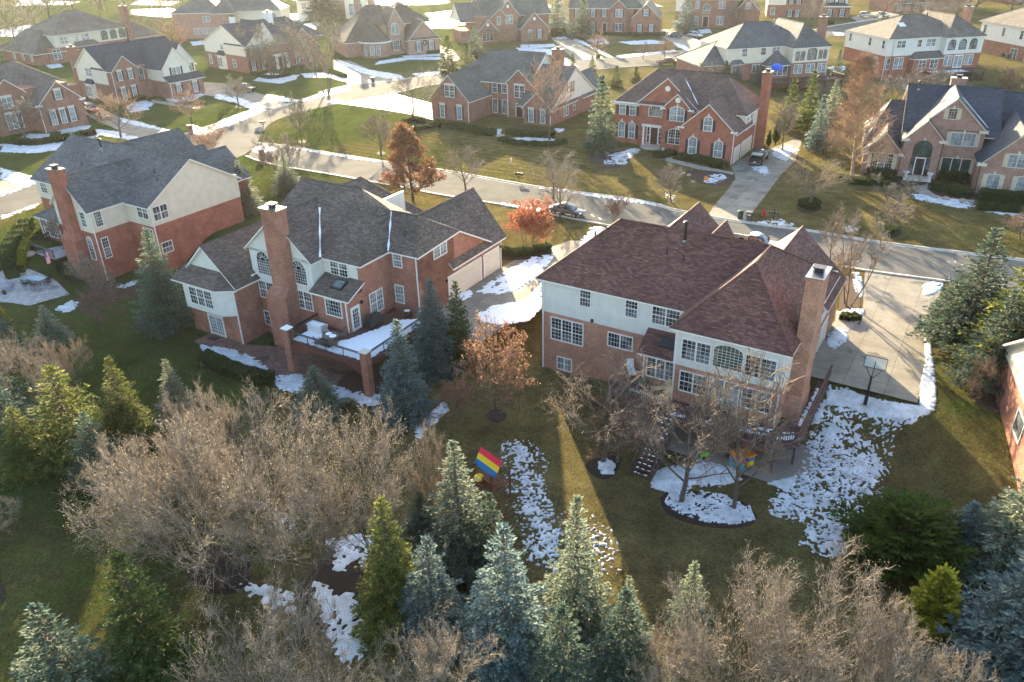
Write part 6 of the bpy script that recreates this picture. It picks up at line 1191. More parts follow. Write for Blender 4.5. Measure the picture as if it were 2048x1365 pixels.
place('ar', 1850, 1275, 1840, 1126, 112, 'golden arborvitae lit yellow beside the huge blue spruce', 'arborvitae'); place('ar', 1550, 292, 1546, 238, 20, 'dark column evergreen behind the black pickup', 'arborvitae', mt='spruce_green'); place('ar', 1536, 296, 1534, 262, 14, 'shorter dark column evergreen beside the taller one', 'arborvitae', mt='spruce_green')
place('ar', 20, 690, 18, 612, 44, 'golden shrub glowing at the lower patio edge', 'shrub', mt='arbor', name='shrub')
# bare trees and thickets
B = PROTO
B['b1'] = [bare(11, 7, 5.0, 5, .12, .42, 20, 8, 8, 5, .12, 'twig_tan', weep=.05, fine=.0095, leaf='bud', leafn=9000, leafs=.026), False]; B['b2'] = [bare(12, 7, 4.8, 4, .1, .5, 18, 8, 8, 5, .12, 'twig_tan', fine=.0095, leaf='bud', leafn=8000, leafs=.026), False]
B['b3'] = [bare(13, 9, 4.0, 1, .28, .5, 13, 7, 5, 3, .19, 'twig_grey', fine=.010, leaf='bud', leafn=1500, leafs=.035), False]; B['b4'] = [bare(14, 8, 3.6, 1, .25, .75, 12, 7, 5, 3, .15, 'twig_grey', fine=.014), False]
B['t1'] = [bare(15, 7, 2.4, 1, .25, .9, 12, 6, 5, 3, .10, 'twig_tan', fine=.020), False]; B['t2'] = [bare(16, 9, 2.6, 3, .15, 1.1, 12, 6, 5, 3, .13, 'twig_tan', fine=.020), False]
B['sh'] = [bare(17, 3, 2.0, 6, .05, .9, 18, 6, 5, 4, .06, 'twig_grey', fine=.012, name='bare_shrub'), False]
B['lc'] = [bare(18, 9, 3.0, 1, .12, .15, 26, 7, 5, 2, .14, 'twig_dark', leaf='leaf_copper', leafn=9000, leafs=.14, cone=True, name='leafy_tree', fine=.012), False]
B['lt'] = [bare(19, 7, 3.4, 1, .2, .45, 18, 7, 6, 2, .11, 'twig_dark', leaf='leaf_tan', leafn=4800, leafs=.08, name='leafy_tree', fine=.010), False]
B['lr'] = [bare(20, 3.2, 3.0, 5, .05, .9, 20, 6, 5, 3, .07, 'twig_dark', leaf='leaf_red', leafn=6500, leafs=.09, name='red_shrub', fine=.012), False]
B['la'] = [bare(21, 13, 3.4, 1, .1, .55, 40, 7, 5, 3, .16, 'twig_orange', cone=True, name='larch_tree', fine=.016), False]
B['far'] = [bare(22, 8, 3.6, 1, .2, .8, 10, 5, 4, 3, .14, 'twig_grey', fine=.03), False]
TG = 'leafless trees and shrubs'
for r in [
 ('b1', 455, 1170, 455, 800, 420, 'twig_tan', 'widest pale bare thicket tree left of the centre'), ('b2', 520, 1090, 530, 850, 260, 'twig_tan', 'bare tree filling the heart of the widest thicket'), ('b1', 400, 1010, 380, 860, 230, 'twig_grey', 'greyer bare tree within the widest thicket, toward the left lawn'), ('b2', 610, 1195, 575, 835, 300, 'twig_tan', 'pale bare tree at the right side of the widest thicket, above the snow strip'), ('b1', 330, 1090, 300, 850, 240, 'twig_tan', 'pale bare tree at the left side of the widest thicket, toward the lawn'),
 ('b2', 470, 960, 460, 765, 200, 'twig_tan', 'upper bare tree of the widest thicket below the round hedge'), ('b2', 748, 1120, 735, 800, 260, 'twig_tan', 'bare tree between the widest thicket and the spruce row'), ('b2', 880, 1080, 860, 850, 120, 'twig_grey', 'thin bare tree behind the frosted spruces'),
 ('b1', 570, 1500, 560, 1215, 340, 'twig_tan', 'bare bush at the bottom edge below the snow strip'), ('b2', 870, 1500, 850, 1250, 240, 'twig_tan', 'bare bush at the bottom edge below the blue spruces'), ('b1', 1480, 1470, 1460, 1150, 330, 'twig_tan', 'bottom right bare thicket tree, left one'),
 ('b2', 1640, 1480, 1600, 1150, 340, 'twig_tan', 'bottom right bare thicket tree, middle one'), ('b1', 1760, 1530, 1750, 1210, 260, 'twig_tan', 'bottom right bare thicket tree nearest the golden arborvitae'), ('b2', 1330, 1450, 1320, 1240, 180, 'twig_tan', 'bare bush between the bottom spruce and the thicket'),
 ('b2', 70, 845, 75, 650, 170, 'twig_tan', 'pale bare tree under the grey patio at the left'), ('b2', 150, 790, 145, 665, 110, 'twig_grey', 'bare bush beside the broad yellow lit spruce'), ('b2', -5, 1090, 0, 985, 120, 'twig_tan', 'bare tree cut by the left edge at mid height'),
 ('t1', 205, 668, 172, 560, 90, 'twig_dark', 'thin red brown tree before the left patio house corner'), ('sh', 195, 600, 170, 500, 90, 'twig_tan', 'straw coloured shrub against the left brick chimney'), ('sh', 130, 500, 90, 425, 60, 'twig_tan', 'straw shrub beside the left stone steps'),
 ('b3', 1205, 925, 1200, 700, 230, 'twig_grey', 'bare tree in its own mulch ring left of the deck stairs'), ('b3', 1362, 1005, 1350, 722, 220, 'twig_grey', 'bare tree in the snowy oval bed, left of two'), ('b4', 1468, 1018, 1480, 700, 200, 'twig_grey', 'bare tree in the snowy oval bed, right of two'),
 ('b3', 825, 242, 815, 133, 104, 'twig_tan', 'round crowned bare tree in a hedged ring on the sunlit lawn'), ('t1', 762, 310, 760, 218, 64, 'twig_grey', 'small bare lawn tree left of the copper one'), ('t1', 604, 286, 592, 185, 44, 'twig_tan', 'small bare street tree near the boulder'),
 ('b4', 932, 384, 930, 288, 76, 'twig_tan', 'bare street tree behind the garage wing roof'), ('b4', 1106, 398, 1110, 300, 96, 'twig_tan', 'bare street tree left of the mulch island bed'), ('b4', 1120, 440, 1128, 335, 80, 'twig_tan', 'bare tree at the kerb beside the parked sedan'),
 ('b4', 1100, 280, 1100, 110, 90, 'twig_orange', 'orange tinted bare tree in front of the green grey roof'), ('sh', 1232, 450, 1238, 388, 64, 'twig_dark', 'red brown shrub tree at the kerb behind the maroon roof'), ('t1', 1342, 404, 1344, 325, 60, 'twig_tan', 'small bare tree on the mulch bed by the long driveway'),
 ('b3', 1618, 412, 1620, 305, 104, 'twig_grey', 'bare tree inside a round hedge ring right of the long driveway'), ('t2', 1694, 612, 1688, 415, 92, 'twig_tan', 'tall bare clump at the front bed of the maroon roof house'), ('t1', 1778, 468, 1772, 385, 60, 'twig_tan', 'thin bare tree in the right hand lawn ring'),
 ('t1', 1660, 520, 1665, 425, 50, 'twig_tan', 'slender bare tree left of the tall bare clump'), ('la', 1705, 352, 1742, 114, 118, 'twig_orange', 'tall orange brown larch beside the dark blue roof'), ('t2', 1745, 300, 1760, 200, 80, 'twig_orange', 'orange twigged shrub tree right behind the larch'),
 ('t1', 1565, 300, 1562, 195, 46, 'twig_tan', 'bare sapling beside the red brick chimney'), ('sh', 1838, 200, 1840, 130, 120, 'twig_tan', 'tan thicket below the three arched windows, middle one'), ('sh', 1780, 205, 1770, 150, 70, 'twig_tan', 'tan thicket below the three arched windows, left one'), ('sh', 1890, 190, 1890, 140, 80, 'twig_tan', 'tan thicket beside the wooden back steps'),
 ('b4', 1640, 200, 1640, 165, 50, 'twig_grey', 'bare bush between the two hip roofed houses'), ('sh', 2030, 200, 2025, 128, 80, 'twig_dark', 'brown bush at the right edge under the cut off house'), ('t1', 2040, 480, 2040, 425, 60, 'twig_orange', 'orange shrub at the right edge above the spruces'),
 ('t2', 655, 190, 650, 30, 74, 'twig_tan', 'tall bare clump casting long shadows over the road'), ('t2', 550, 152, 532, 45, 90, 'twig_tan', 'multi stem bare tree in a snow ring before the pale gable house'), ('t1', 598, 150, 590, 55, 60, 'twig_tan', 'bare tree touching the right gable of the pale gable house'),
 ('t1', 478, 214, 474, 148, 46, 'twig_tan', 'small bare tree on the snowy verge by the jeep'), ('t1', 384, 250, 378, 168, 56, 'twig_orange', 'pinkish bare tree on the green lawn by the driveway'), ('b4', 242, 276, 215, 182, 78, 'twig_orange', 'pinkish bare tree in front of the red car'),
 ('b4', 52, 280, 40, 190, 90, 'twig_tan', 'bare tree before the three tall windows at the left edge'), ('sh', 420, 320, 430, 245, 84, 'twig_orange', 'pinkish shrub beside the intersection'), ('sh', 565, 350, 548, 262, 96, 'twig_tan', 'tan shrub at the street corner behind the brown roof'),
 ('t1', 355, 125, 352, 30, 54, 'twig_orange', 'bare tree in the gap between two top left houses'), ('b4', 268, 70, 262, 12, 50, 'twig_tan', 'bare tree right of the long brown roof'), ('sh', 1420, 168, 1400, 120, 60, 'twig_tan', 'tan bush before the low wing of the hip roofed house'),
 ('t1', 1285, 118, 1290, 85, 32, 'twig_tan', 'sapling on the verge of the wreath house, left one'), ('t1', 1330, 118, 1328, 78, 34, 'twig_orange', 'sapling on the verge of the wreath house, right one'), ('t1', 1192, 118, 1192, 60, 36, 'twig_orange', 'sapling by the driveway left of the wreath house'), ('sh', 1005, 90, 1005, 55, 90, 'twig_orange', 'pink shrub mass before the four gabled house'),
 ('t1', 1058, 96, 1060, 60, 26, 'twig_tan', 'sapling before the four gabled house garage wing'), ('b4', 1625, 55, 1620, -5, 60, 'twig_tan', 'bare tree in front of black shutters at the top'), ('b4', 1470, 60, 1468, 5, 44, 'twig_tan', 'bare tree between two brick houses at the top'), ('b4', 1765, 40, 1770, -12, 60, 'twig_tan', 'bare tree left of the dark evergreen at the top right'),
 ('t2', 1790, 420, 1800, 350, 66, 'twig_tan', 'straw twigged shrub in front of the arched entry house'), ('b4', 1840, 60, 1830, -5, 90, 'twig_tan', 'bare thicket behind the brown hip roof'), ('b4', 1905, 50, 1900, -10, 80, 'twig_tan', 'bare thicket right of the tall chimney at the top right'), ('sh', 1820, 240, 1822, 170, 40, 'twig_tan', 'straw bush showing above the dark blue ridge'),
 ('b2', 1955, 800, 1950, 700, 70, 'twig_dark', 'dark bush in the mulch beside the meter wall'), ('sh', 2000, 690, 1995, 640, 40, 'twig_dark', 'dark twiggy bush under the big right hand spruces')]:
    place(r[0], r[1], r[2], r[3], r[4], r[5], r[7], 'shrub' if r[0] == 'sh' else 'tree', TG, r[6])
LG = 'trees that kept dead leaves'
place('lc', 826, 402, 820, 258, 108, 'copper leaved tree beside the road behind the brown roof', 'tree', LG); place('lt', 992, 838, 990, 640, 160, 'tree with tan orange leaves in a snowy ring on the back lawn', 'tree', LG); place('lt', 915, 850, 915, 760, 90, 'small leafy brown tree at the foot of the deck spruces', 'tree', LG)
place('lr', 1056, 497, 1056, 402, 116, 'orange red shrub tree in a hedged bed by the driveway', 'tree')
place('lt', 1235, 925, 1235, 800, 150, 'brownish leafy shrub tree hanging over the deck stairs', 'tree', LG, rz=1.2)
FG = 'hazy bare trees on the far slope'
rng = random.Random(5)
hz_ = [(18, 60, 8, 0, 60), (60, 45, 55, -5, 60), (100, 42, 95, -20, 66), (150, 30, 150, -40, 60), (205, 22, 205, -40, 60), (250, 25, 252, -30, 50), (300, 20, 300, -28, 46), (340, 26, 345, -20, 50), (372, 50, 372, 5, 36), (420, 10, 420, -40, 50), (320, 40, 322, 2, 30), (30, 95, 20, 40, 54), (8, 130, 0, 75, 44), (72, 70, 74, 20, 44), (560, 10, 560, -40, 60), (600, 5, 610, -30, 50), (720, 4, 720, -30, 50), (840, -6, 842, -40, 50), (905, -4, 908, -30, 40), (1210, -4, 1212, -36, 40), (1330, 0, 1330, -40, 50), (470, 0, 470, -36, 44), (1950, 20, 1950, -30, 70), (2020, 30, 2020, -40, 80), (1860, 5, 1860, -40, 60), (210, 60, 212, 36, 24), (310, 72, 312, 36, 28), (182, 14, 184, -18, 30), (130, 12, 128, -30, 40)]
wh = ['first', 'second', 'third', 'fourth', 'fifth', 'sixth', 'seventh', 'eighth']
hz_.sort(key=lambda t: t[0])
for i, (bx, by, tx, ty, wd) in enumerate(hz_):
    part = i // 8; lab = '%s hazy bare tree rightward from %s' % (wh[i % 8], ('the top left corner', 'the top above the dark blue gable roof', 'the tall hazy spruce', 'the top right hazy pond')[part])
    place('far', bx, by, tx, ty, wd, lab, 'tree', FG, 'twig_tan')
for k, P in PROTO.items():
    if not P[1]:
        for ch in list(P[0].children): bpy.data.objects.remove(ch)
        bpy.data.objects.remove(P[0])
for o in bpy.data.objects:
    for k in ('_h', '_r'):
        if k in o: del o[k]
# hedges
def leafclump(name, pts, w_, h_, label, m_='hedge', n=None, closed=False, cat='hedge', kl=.09):
    P = smooth_line(pts, 4); L = sum((b - a).length for a, b in zip(P, P[1:])); n = n or int(L * w_ * 260 + L * h_ * 300); n = min(n, 9000)
    d = [0]
    for a, b in zip(P, P[1:]): d.append(d[-1] + (b - a).length)
    V = []; rg = random.Random(len(label)); k = 0
    for i in range(n):
        t = rg.random() * d[-1]; k = 0
        while k < len(d) - 2 and d[k + 1] < t: k += 1
        p = P[k].lerp(P[k + 1], (t - d[k]) / max(1e-6, d[k + 1] - d[k])); tt = (P[k + 1] - P[k]).normalized(); s = Vector((-tt.y, tt.x, 0))
        if rg.random() < .5: x = rg.uniform(-1, 1) * w_ / 2; z = h_ * rg.uniform(.92, 1.05)
        else: x = rg.choice((-1, 1)) * w_ / 2 * rg.uniform(.85, 1.05); z = h_ * rg.random()
        q = p + s * x + Vector((0, 0, z + .06 * math.sin(t * 3))); u = Vector((rg.gauss(0, 1), rg.gauss(0, 1), rg.gauss(0, .7))).normalized(); v = u.cross(Vector((rg.gauss(0, 1), rg.gauss(0, 1), 1))).normalized(); e = kl * rg.uniform(.6, 1.4)
        V += [q - u * e, q + v * e * .7, q + u * e, q - v * e * .7]
    V = np.array([tuple(x) for x in V]); o = rawmesh(name, V, np.arange(len(V)).reshape(-1, 4), m_)
    b = MB()
    for a, c in zip(P, P[1:]):
        tt = (c - a).normalized(); s = Vector((-tt.y, tt.x, 0)) * w_ * .43; zz = Vector((0, 0, h_ * .9)); dn = Vector((0, 0, -.2)); b.hexa([a - s + dn, a + s + dn, c + s + dn, c - s + dn, a - s + zz, a + s + zz, c + s + zz, c - s + zz])
    b.build('stems', M['hedge'], o, uv=False); tag(o, label, cat, 'clipped hedges and foundation plants' if cat == 'hedge' else None); return o
def gp(*a): return [G(a[i], a[i + 1]) for i in range(0, len(a), 2)]
for a, w_, h_, lab in [
 ([408, 722, 430, 732, 470, 750, 510, 762, 545, 768], 1.3, 1.0, 'curved boxwood hedge between the paver patio and the lawn'), ([1000, 508, 1030, 512, 1070, 508, 1098, 500], 1.0, .8, 'clipped hedge in front of the orange red shrub tree'),
 ([870, 252, 930, 262, 990, 272], 1.2, 1.0, 'long hedge under the left gable of the green grey roofed house'), ([1015, 268, 1060, 274, 1110, 276], 1.2, .9, 'hedge before the entry gable of the green grey roofed house'), ([1000, 282, 1040, 290, 1100, 292, 1130, 286], 1.0, .6, 'low curving hedge along the snowy bed of the green grey roofed house'),
 ([808, 258, 830, 262, 858, 258, 858, 249, 830, 244, 806, 250, 808, 258], .9, .7, 'square hedge round the bare tree on the sunlit lawn'), ([1600, 411, 1618, 418, 1636, 411, 1618, 405, 1600, 411], .8, .6, 'ring hedge round the bare tree right of the long driveway'), ([1764, 463, 1778, 468, 1792, 462, 1778, 458, 1764, 463], .7, .6, 'ring hedge round the thin bare tree on the right hand lawn'),
 ([1733, 352, 1790, 357], 1.4, 1.0, 'hedge under the triple window of the arched entry house'), ([1680, 362, 1720, 368, 1780, 374], 1.4, .7, 'lower hedge in front of the triple window bed'), ([1876, 358, 1935, 366], 1.4, 1.1, 'hedge under the big window right of the arched entry'), ([1958, 400, 2046, 408], 1.6, 1.3, 'tall hedge before the right wing of the arched entry house'), ([1952, 418, 2040, 426], 1.2, .7, 'low hedge along the right hand snowy walk'), ([1870, 378, 1910, 390, 1940, 396], 1.6, .8, 'boxwood mound row along the entry walk'),
 ([1360, 318, 1400, 325, 1450, 338], 1.3, .9, 'foundation hedge before the shuttered garage gable'), ([1270, 278, 1282, 276], 1.6, 1.0, 'round shrub left of the front column porch'), ([1310, 316, 1350, 310], 1.4, .7, 'low shrubs before the arched lower window'),
 ([110, 286, 150, 278, 190, 270], 1.5, 1.0, 'dark hedge beside the left driveway'), ([30, 286, 70, 290, 110, 284], 1.5, .8, 'dark hedge before the left edge brick house'), ([262, 206, 290, 200], 1.5, .9, 'shrub row at the door of the dark blue roofed house'), ([505, 150, 540, 158, 580, 152], 1.0, .6, 'curved hedge before the pale gable house'), ([610, 136, 660, 145, 690, 156], 1.2, .7, 'hedge along the glaring driveway'),
 ([725, 108, 770, 110, 800, 104], 1.4, .8, 'hedge round the turret porch'), ([830, 108, 880, 106], 1.4, .7, 'hedge below the wreath on the garage wall'), ([1105, 74, 1128, 72], 2.6, 2.0, 'thick hedge beside the driveway at the top'), ([1190, 70, 1240, 72, 1290, 72, 1330, 72], 1.4, .8, 'foundation shrubs of the wreath house'),
 ([28, 560, 20, 520, 40, 480, 60, 455], 1.6, 1.3, 'hedge on the outer side of the stone steps'), ([46, 548, 48, 515, 60, 490], .8, 1.0, 'golden clipped hedge on the inner side of the stone steps'), ([1680, 636, 1700, 640, 1716, 636], .9, .5, 'small hedge at the corner of the right driveway'), ([1650, 50, 1665, 48], 1.5, 1.0, 'far hedge beside the white trucks')]:
    leafclump('hedge', gp(*a), w_, h_, lab, 'arbor' if 'golden' in lab else 'hedge', kl=.09 if a[1] > 400 else .16)
for i, (x, y, s, lab) in enumerate([(640, 806, 1.0, 'straw ornamental grass mound in the snow below the deck'), (700, 812, .9, 'straw grass mound under the deck pillar'), (415, 728, .9, 'straw grass mound at the start of the curved hedge'), (1880, 380, .8, 'straw grass tuft in the bed right of the entry, left one'), (1896, 384, .8, 'straw grass tuft in the bed right of the entry, lower one'), (1915, 376, .8, 'straw grass tuft in the bed right of the entry, upper one'), (1925, 390, .8, 'straw grass tuft in the bed right of the entry, right one')]):
    p = G(x, y); rg = random.Random(i); V = []
    for k in range(700):
        az = rg.random() * 6.28; el = rg.uniform(.1, 1.4); d = Vector((math.cos(az) * math.cos(el), math.sin(az) * math.cos(el), math.sin(el) * .8)); u = d.cross(Vector((0, 0, 1))).normalized() * .02; a = p + d * .1; c = p + d * s * rg.uniform(.6, 1); V += [a - u, a + u, c + u * .4, c - u * .4]
    V = np.array([tuple(x) for x in V]); tag(rawmesh('ornamental_grass', V, np.arange(len(V)).reshape(-1, 4), 'grass_tuft'), lab, 'grass tuft', 'straw grass mounds')
# boulders
M['rock'] = flat('boulder stone', (.34, .28, .22), .85, var=.3, sc=3, bump=.6)
for i, (x, y, s, lab) in enumerate([(520, 262, 1.4, 'boulder with snow at the street corner'), (1213, 308, .7, 'boulder at the left of the front mulch bed'), (1242, 324, .8, 'boulder near the tip of the front mulch bed'), (1228, 326, .6, 'small boulder in the snow of the front mulch bed'), (1378, 352, .6, 'boulder at the left of the driveway mulch bed'), (1386, 365, .5, 'small boulder low in the driveway mulch bed'), (1870, 396, .8, 'reddish boulder along the snowy walk, left one'), (1892, 400, .8, 'reddish boulder along the snowy walk, middle one'), (1925, 404, .8, 'reddish boulder along the snowy walk, right one'), (60, 512, 1.0, 'boulder at the top of the stone steps')]):
    bm = bmesh.new(); bmesh.ops.create_icosphere(bm, subdivisions=3, radius=s * .6)
    for v in bm.verts: v.co *= 1 + .35 * noise.noise(v.co * 1.4 + Vector((i * 9, 0, 0))); v.co.z *= .6
    me = bpy.data.meshes.new('boulder'); bm.to_mesh(me); bm.free(); me.materials.append(M['rock']); o = bpy.data.objects.new('boulder', me); COL.objects.link(o); o.location = G(x, y) + Vector((0, 0, s * .15)); tag(o, lab, 'boulder', 'landscape boulders')

# ------------------------------------------------------------ far woods
def woods():
    rg = random.Random(77); P0, P1, R0, R1 = [], [], [], []
    for t in range(95):
        y = rg.uniform(318, 460); x = rg.uniform(-.72, .72) * y
        if any(abs(x - hx) < 26 and abs(y - hy) < 22 for hx, hy in ((145, 307), (200, 327), (-64, 329))): continue
        H_ = rg.uniform(7, 13); b = Vector((x, y, 0)); P0.append(b); P1.append(b + Vector((0, 0, H_ * .6))); R0.append(.22); R1.append(.1)
        for i in range(14):
            z = H_ * rg.uniform(.25, .6); az = rg.random() * 6.28; d = Vector((math.cos(az), math.sin(az), rg.uniform(.7, 1.6))).normalized(); L = H_ * rg.uniform(.3, .5); p = b + Vector((0, 0, z)); q = p + d * L
            P0.append(p); P1.append(q); R0.append(.08); R1.append(.03)
            for k in range(7):
                e = p.lerp(q, rg.uniform(.3, 1)); f = e + (d + Vector((rg.gauss(0, .6), rg.gauss(0, .6), rg.gauss(.1, .5)))).normalized() * rg.uniform(.7, 2); P0.append(e); P1.append(f); R0.append(.045); R1.append(.02)
    o = tubes('woods', [tuple(p) for p in P0], [tuple(p) for p in P1], R0, R1, 3, 'twig_grey'); o['kind'] = 'stuff'
woods()

def fallen():
    rg = np.random.default_rng(9); n_ = 9000; x = rg.uniform(-45, 42, n_); y = rg.uniform(28, 76, n_); w_ = np.array([noise.noise(Vector((a * .12, b * .12, 4))) for a, b in zip(x, y)]); k = w_ > rg.uniform(-.25, .45, n_); x, y = x[k], y[k]; z = zg_np(x, y) + .05; n_ = len(x)
    az = rg.uniform(0, 6.28, n_); s = rg.uniform(.035, .075, n_); c, d = np.cos(az) * s, np.sin(az) * s; t = rg.uniform(-.03, .03, n_)
    V = np.stack([np.stack([x - c, y - d, z + t], 1), np.stack([x + d * .6, y - c * .6, z], 1), np.stack([x + c, y + d, z - t], 1), np.stack([x - d * .6, y + c * .6, z + .02], 1)], 1).reshape(-1, 3)
    o = rawmesh('fallen_leaves', V, np.arange(len(V)).reshape(-1, 4), 'leaf_tan'); o['kind'] = 'stuff'
fallen()
# ------------------------------------------------------------ decks, furniture and street things
def paint(name, col, rough=.25, metal=.3):
    m = flat(name, col, rough, metal, var=.04, sc=1, spec=.6); m.node_tree.nodes['Principled BSDF'].inputs['Coat Weight'].default_value = .6; return m
for k, c in dict(car_grey=(.10, .10, .11), car_silver=(.50, .50, .48), car_gold=(.45, .40, .32), car_black=(.012, .012, .014), car_red=(.42, .02, .02), car_white=(.7, .7, .7), car_green=(.015, .03, .025)).items(): M[k] = paint(k.replace('_', ' ') + ' paint', c)
M['tyre'] = flat('tyre rubber', (.02, .02, .02), .9); M['rim'] = flat('alloy rim', (.45, .45, .46), .3, .8); M['lamp_red'] = flat('tail lamp', (.35, .02, .02), .3); M['lamp_white'] = flat('head lamp', (.7, .7, .68), .15)
M['green_plastic'] = flat('green bin plastic', (.02, .05, .035), .5); M['grey_plastic'] = flat('grey bin plastic', (.09, .08, .08), .5); M['red_paint'] = flat('hydrant red', (.5, .015, .03), .4); M['sign_green'] = flat('sign green', (.01, .22, .10), .4)
M['white_plastic'] = flat('white resin', (.66, .66, .66), .5); M['wicker'] = flat('brown wicker', (.16, .12, .09), .8, var=.3, sc=20); M['canvas'] = flat('sand canvas', (.55, .42, .24), .8); M['tarp'] = flat('blue tarp', (.01, .10, .60), .4); M['cover'] = flat('black grill cover', (.02, .022, .024), .45, bump=.4)
for k, c in dict(p_red=(.75, .01, .06), p_yellow=(.80, .55, .01), p_blue=(.01, .16, .42), p_orange=(.8, .22, .02), p_teal=(.02, .35, .38), p_pink=(.6, .03, .2)).items(): M[k] = flat(k[2:] + ' plastic', c, .5, var=.05)
M['wood_play'] = flat('cedar playset wood', (.15, .055, .028), .7, var=.25, sc=4)
def obj(name, b, m_, parent=None, bevel=0): return b.build(name, m_, parent, uv=False, bevel=bevel)
def rail(parent, pts, h=.95, gap=.13, m_='dark', r=.024, post=1.9, posts=True, snowy=False, flat_top=False):
    for a, c in zip(pts, pts[1:]):
        a, c = Vector(a), Vector(c); L = (c - a).length; b = MB(); n_ = int(L / gap)
        up = Vector((0, 0, 1))
        for i in range(n_): p = a.lerp(c, (i + .5) / n_); b.bar(p + up * .1, p + up * (h - .1), r * .75, 4)
        for z in (.1, h - .12, h): b.bar(a + up * z, c + up * z, r * (1.7 if z < h else 2.8), 4)
        obj('railing', b, m_, parent)
        k = max(1, round(L / post))
        for i in range(k + 1): p = a.lerp(c, i / k); q = MB(); q.bar(p, p + up * (h + .05), r * 2.2, 4); obj('rail_post', q, m_, parent)
# --- snowy deck of the centre house (house coordinates)
dz_ = .6; d = empty('deck', H2.root.location, H2.root.rotation_euler.z, 'raised brick pillared deck covered with snow behind the arched window house', 'deck')
b = MB()
for i in range(int(10 / .15)):
    y = -1.4 + .15 * i; x0 = 7.8 if y < 2.3 else 12.02; x1 = 16.9
    if y < 7.1: b.box(x0, y, dz_ - .05, x1, y + .14, dz_)
obj('decking', b, 'wood_brown', d); b = MB(); b.box(7.8, -1.45, dz_ - .45, 16.95, -1.3, dz_ - .052); b.box(16.8, -1.3, dz_ - .45, 16.95, 7.2, dz_ - .052); b.box(7.8, -1.3, dz_ - .45, 7.95, 3, dz_ - .052); b.box(7.9, 2.1, dz_ - .4, 12, 2.25, dz_ - .06)
for x in (10, 12, 14): b.box(x, -1.3, dz_ - .35, x + .1, 2.2 if x < 12 else 8.6, dz_ - .07)
b.build('fascia_beam', 'wood_red', d, uv=False)
for y0, y1, x0, x1 in ((-1.45, -1.35, 8.2, 16.5),):
    b = MB(); N = 24
    for i in range(N):
        u0, u1 = i / N, (i + 1) / N; z = lambda u: dz_ - .5 - .95 * abs(2 * u - 1) ** 3
        b.hexa([(x0 + (x1 - x0) * u0, y0 - .03, z(u0)), (x0 + (x1 - x0) * u1, y0 - .03, z(u1)), (x0 + (x1 - x0) * u1, y1 + .03, z(u1)), (x0 + (x1 - x0) * u0, y1 + .03, z(u0)), (x0 + (x1 - x0) * u0, y0 - .03, dz_ - .44), (x0 + (x1 - x0) * u1, y0 - .03, dz_ - .44), (x0 + (x1 - x0) * u1, y1 + .03, dz_ - .44), (x0 + (x1 - x0) * u0, y1 + .03, dz_ - .44)])
    obj('arch_beam', b, 'wood_red', d)
for x, y, zt in ((7.85, -1.35, 1.75), (16.85, -1.35, 1.75), (16.85, 7.2, .5)):
    b = MB(); b.box(x - .33, y - .33, -3.2, x + .33, y + .33, zt); p = b.build('pillar', 'brick_red', d); b = MB(); b.box(x - .4, y - .4, zt, x + .4, y + .4, zt + .09); obj('pillar_cap', b, 'stone' if x > 10 else 'snow', p)
rail(d, [(8.2, -1.38, dz_), (16.5, -1.38, dz_)]); rail(d, [(16.88, -1.0, dz_), (16.88, 7.1, dz_)]); rail(d, [(7.9, -1.0, dz_), (7.9, 2.9, dz_)]); 
def on(H, *a): return [H.w(a[i], a[i + 1]) for i in range(0, len(a), 2)]
snow(None, world=on(H2, 8.1, -1.2, 10.2, -1.2, 10.3, 1.7, 8.1, 1.9), zz=dz_, thr=.02, amp=.35, feather=.25, th=.05, dz=-.02); snow(None, world=on(H2, 12.1, -1.25, 16.7, -1.25, 16.7, 7, 15.6, 7.6, 14.2, 6.6, 12.9, 2.8, 12.6, 1.6, 12, .9), zz=dz_, thr=.05, amp=.3, feather=.4, th=.05, dz=-.02); snow(None, world=on(H2, 9.9, -1.25, 12.3, -1.25, 12.3, -.7, 9.9, -.7), zz=dz_, thr=.1, amp=.3, feather=.3, th=.04, dz=-.02)
def at2(H, x, y, z): return H.w(x, y, z)
def put(name, H, x, y, z, rz, label, cat, group=None): return empty(name, H.w(x, y, z), H.root.rotation_euler.z + rz, label, cat, group)
t = put('storage_box', H2, 9.0, 1.2, dz_, 0, 'white resin storage box against the brick wall on the snowy deck', 'storage box')
b = MB(); b.box(-.9, -.4, 0, .9, .4, .62); obj('bin', b, 'white_plastic', t, .03); b = MB(); b.box(-.95, -.45, .62, .95, .45, .72); lid = obj('lid', b, 'white_plastic', t, .03); b = MB(); b.box(-.7, -.28, .721, .7, .28, .76); obj('snow_layer', b, 'snow', lid, .02)
t = put('grill', H2, 12.9, 4.6, dz_, 1.5, 'large grill under a black cover beside the deck door', 'grill')
b = MB(); b.hexa([(-.95, -.4, .1), (.95, -.4, .1), (.95, .4, .1), (-.95, .4, .1), (-.8, -.36, .95), (.8, -.36, .95), (.8, .36, .95), (-.8, .36, .95)]); b.hexa([(-.8, -.36, .95), (.8, -.36, .95), (.8, .36, .95), (-.8, .36, .95), (-.45, -.2, 1.28), (.45, -.2, 1.28), (.45, .2, 1.28), (-.45, .2, 1.28)]); obj('cover', b, 'cover', t, .12)
b = MB()
for x in (-.7, .7): b.lathe([(.08, -.0), (.08, .12)], x, -.25, 10); b.lathe([(.08, -.0), (.08, .12)], x, .25, 10)
obj('wheel', b, 'tyre', t)
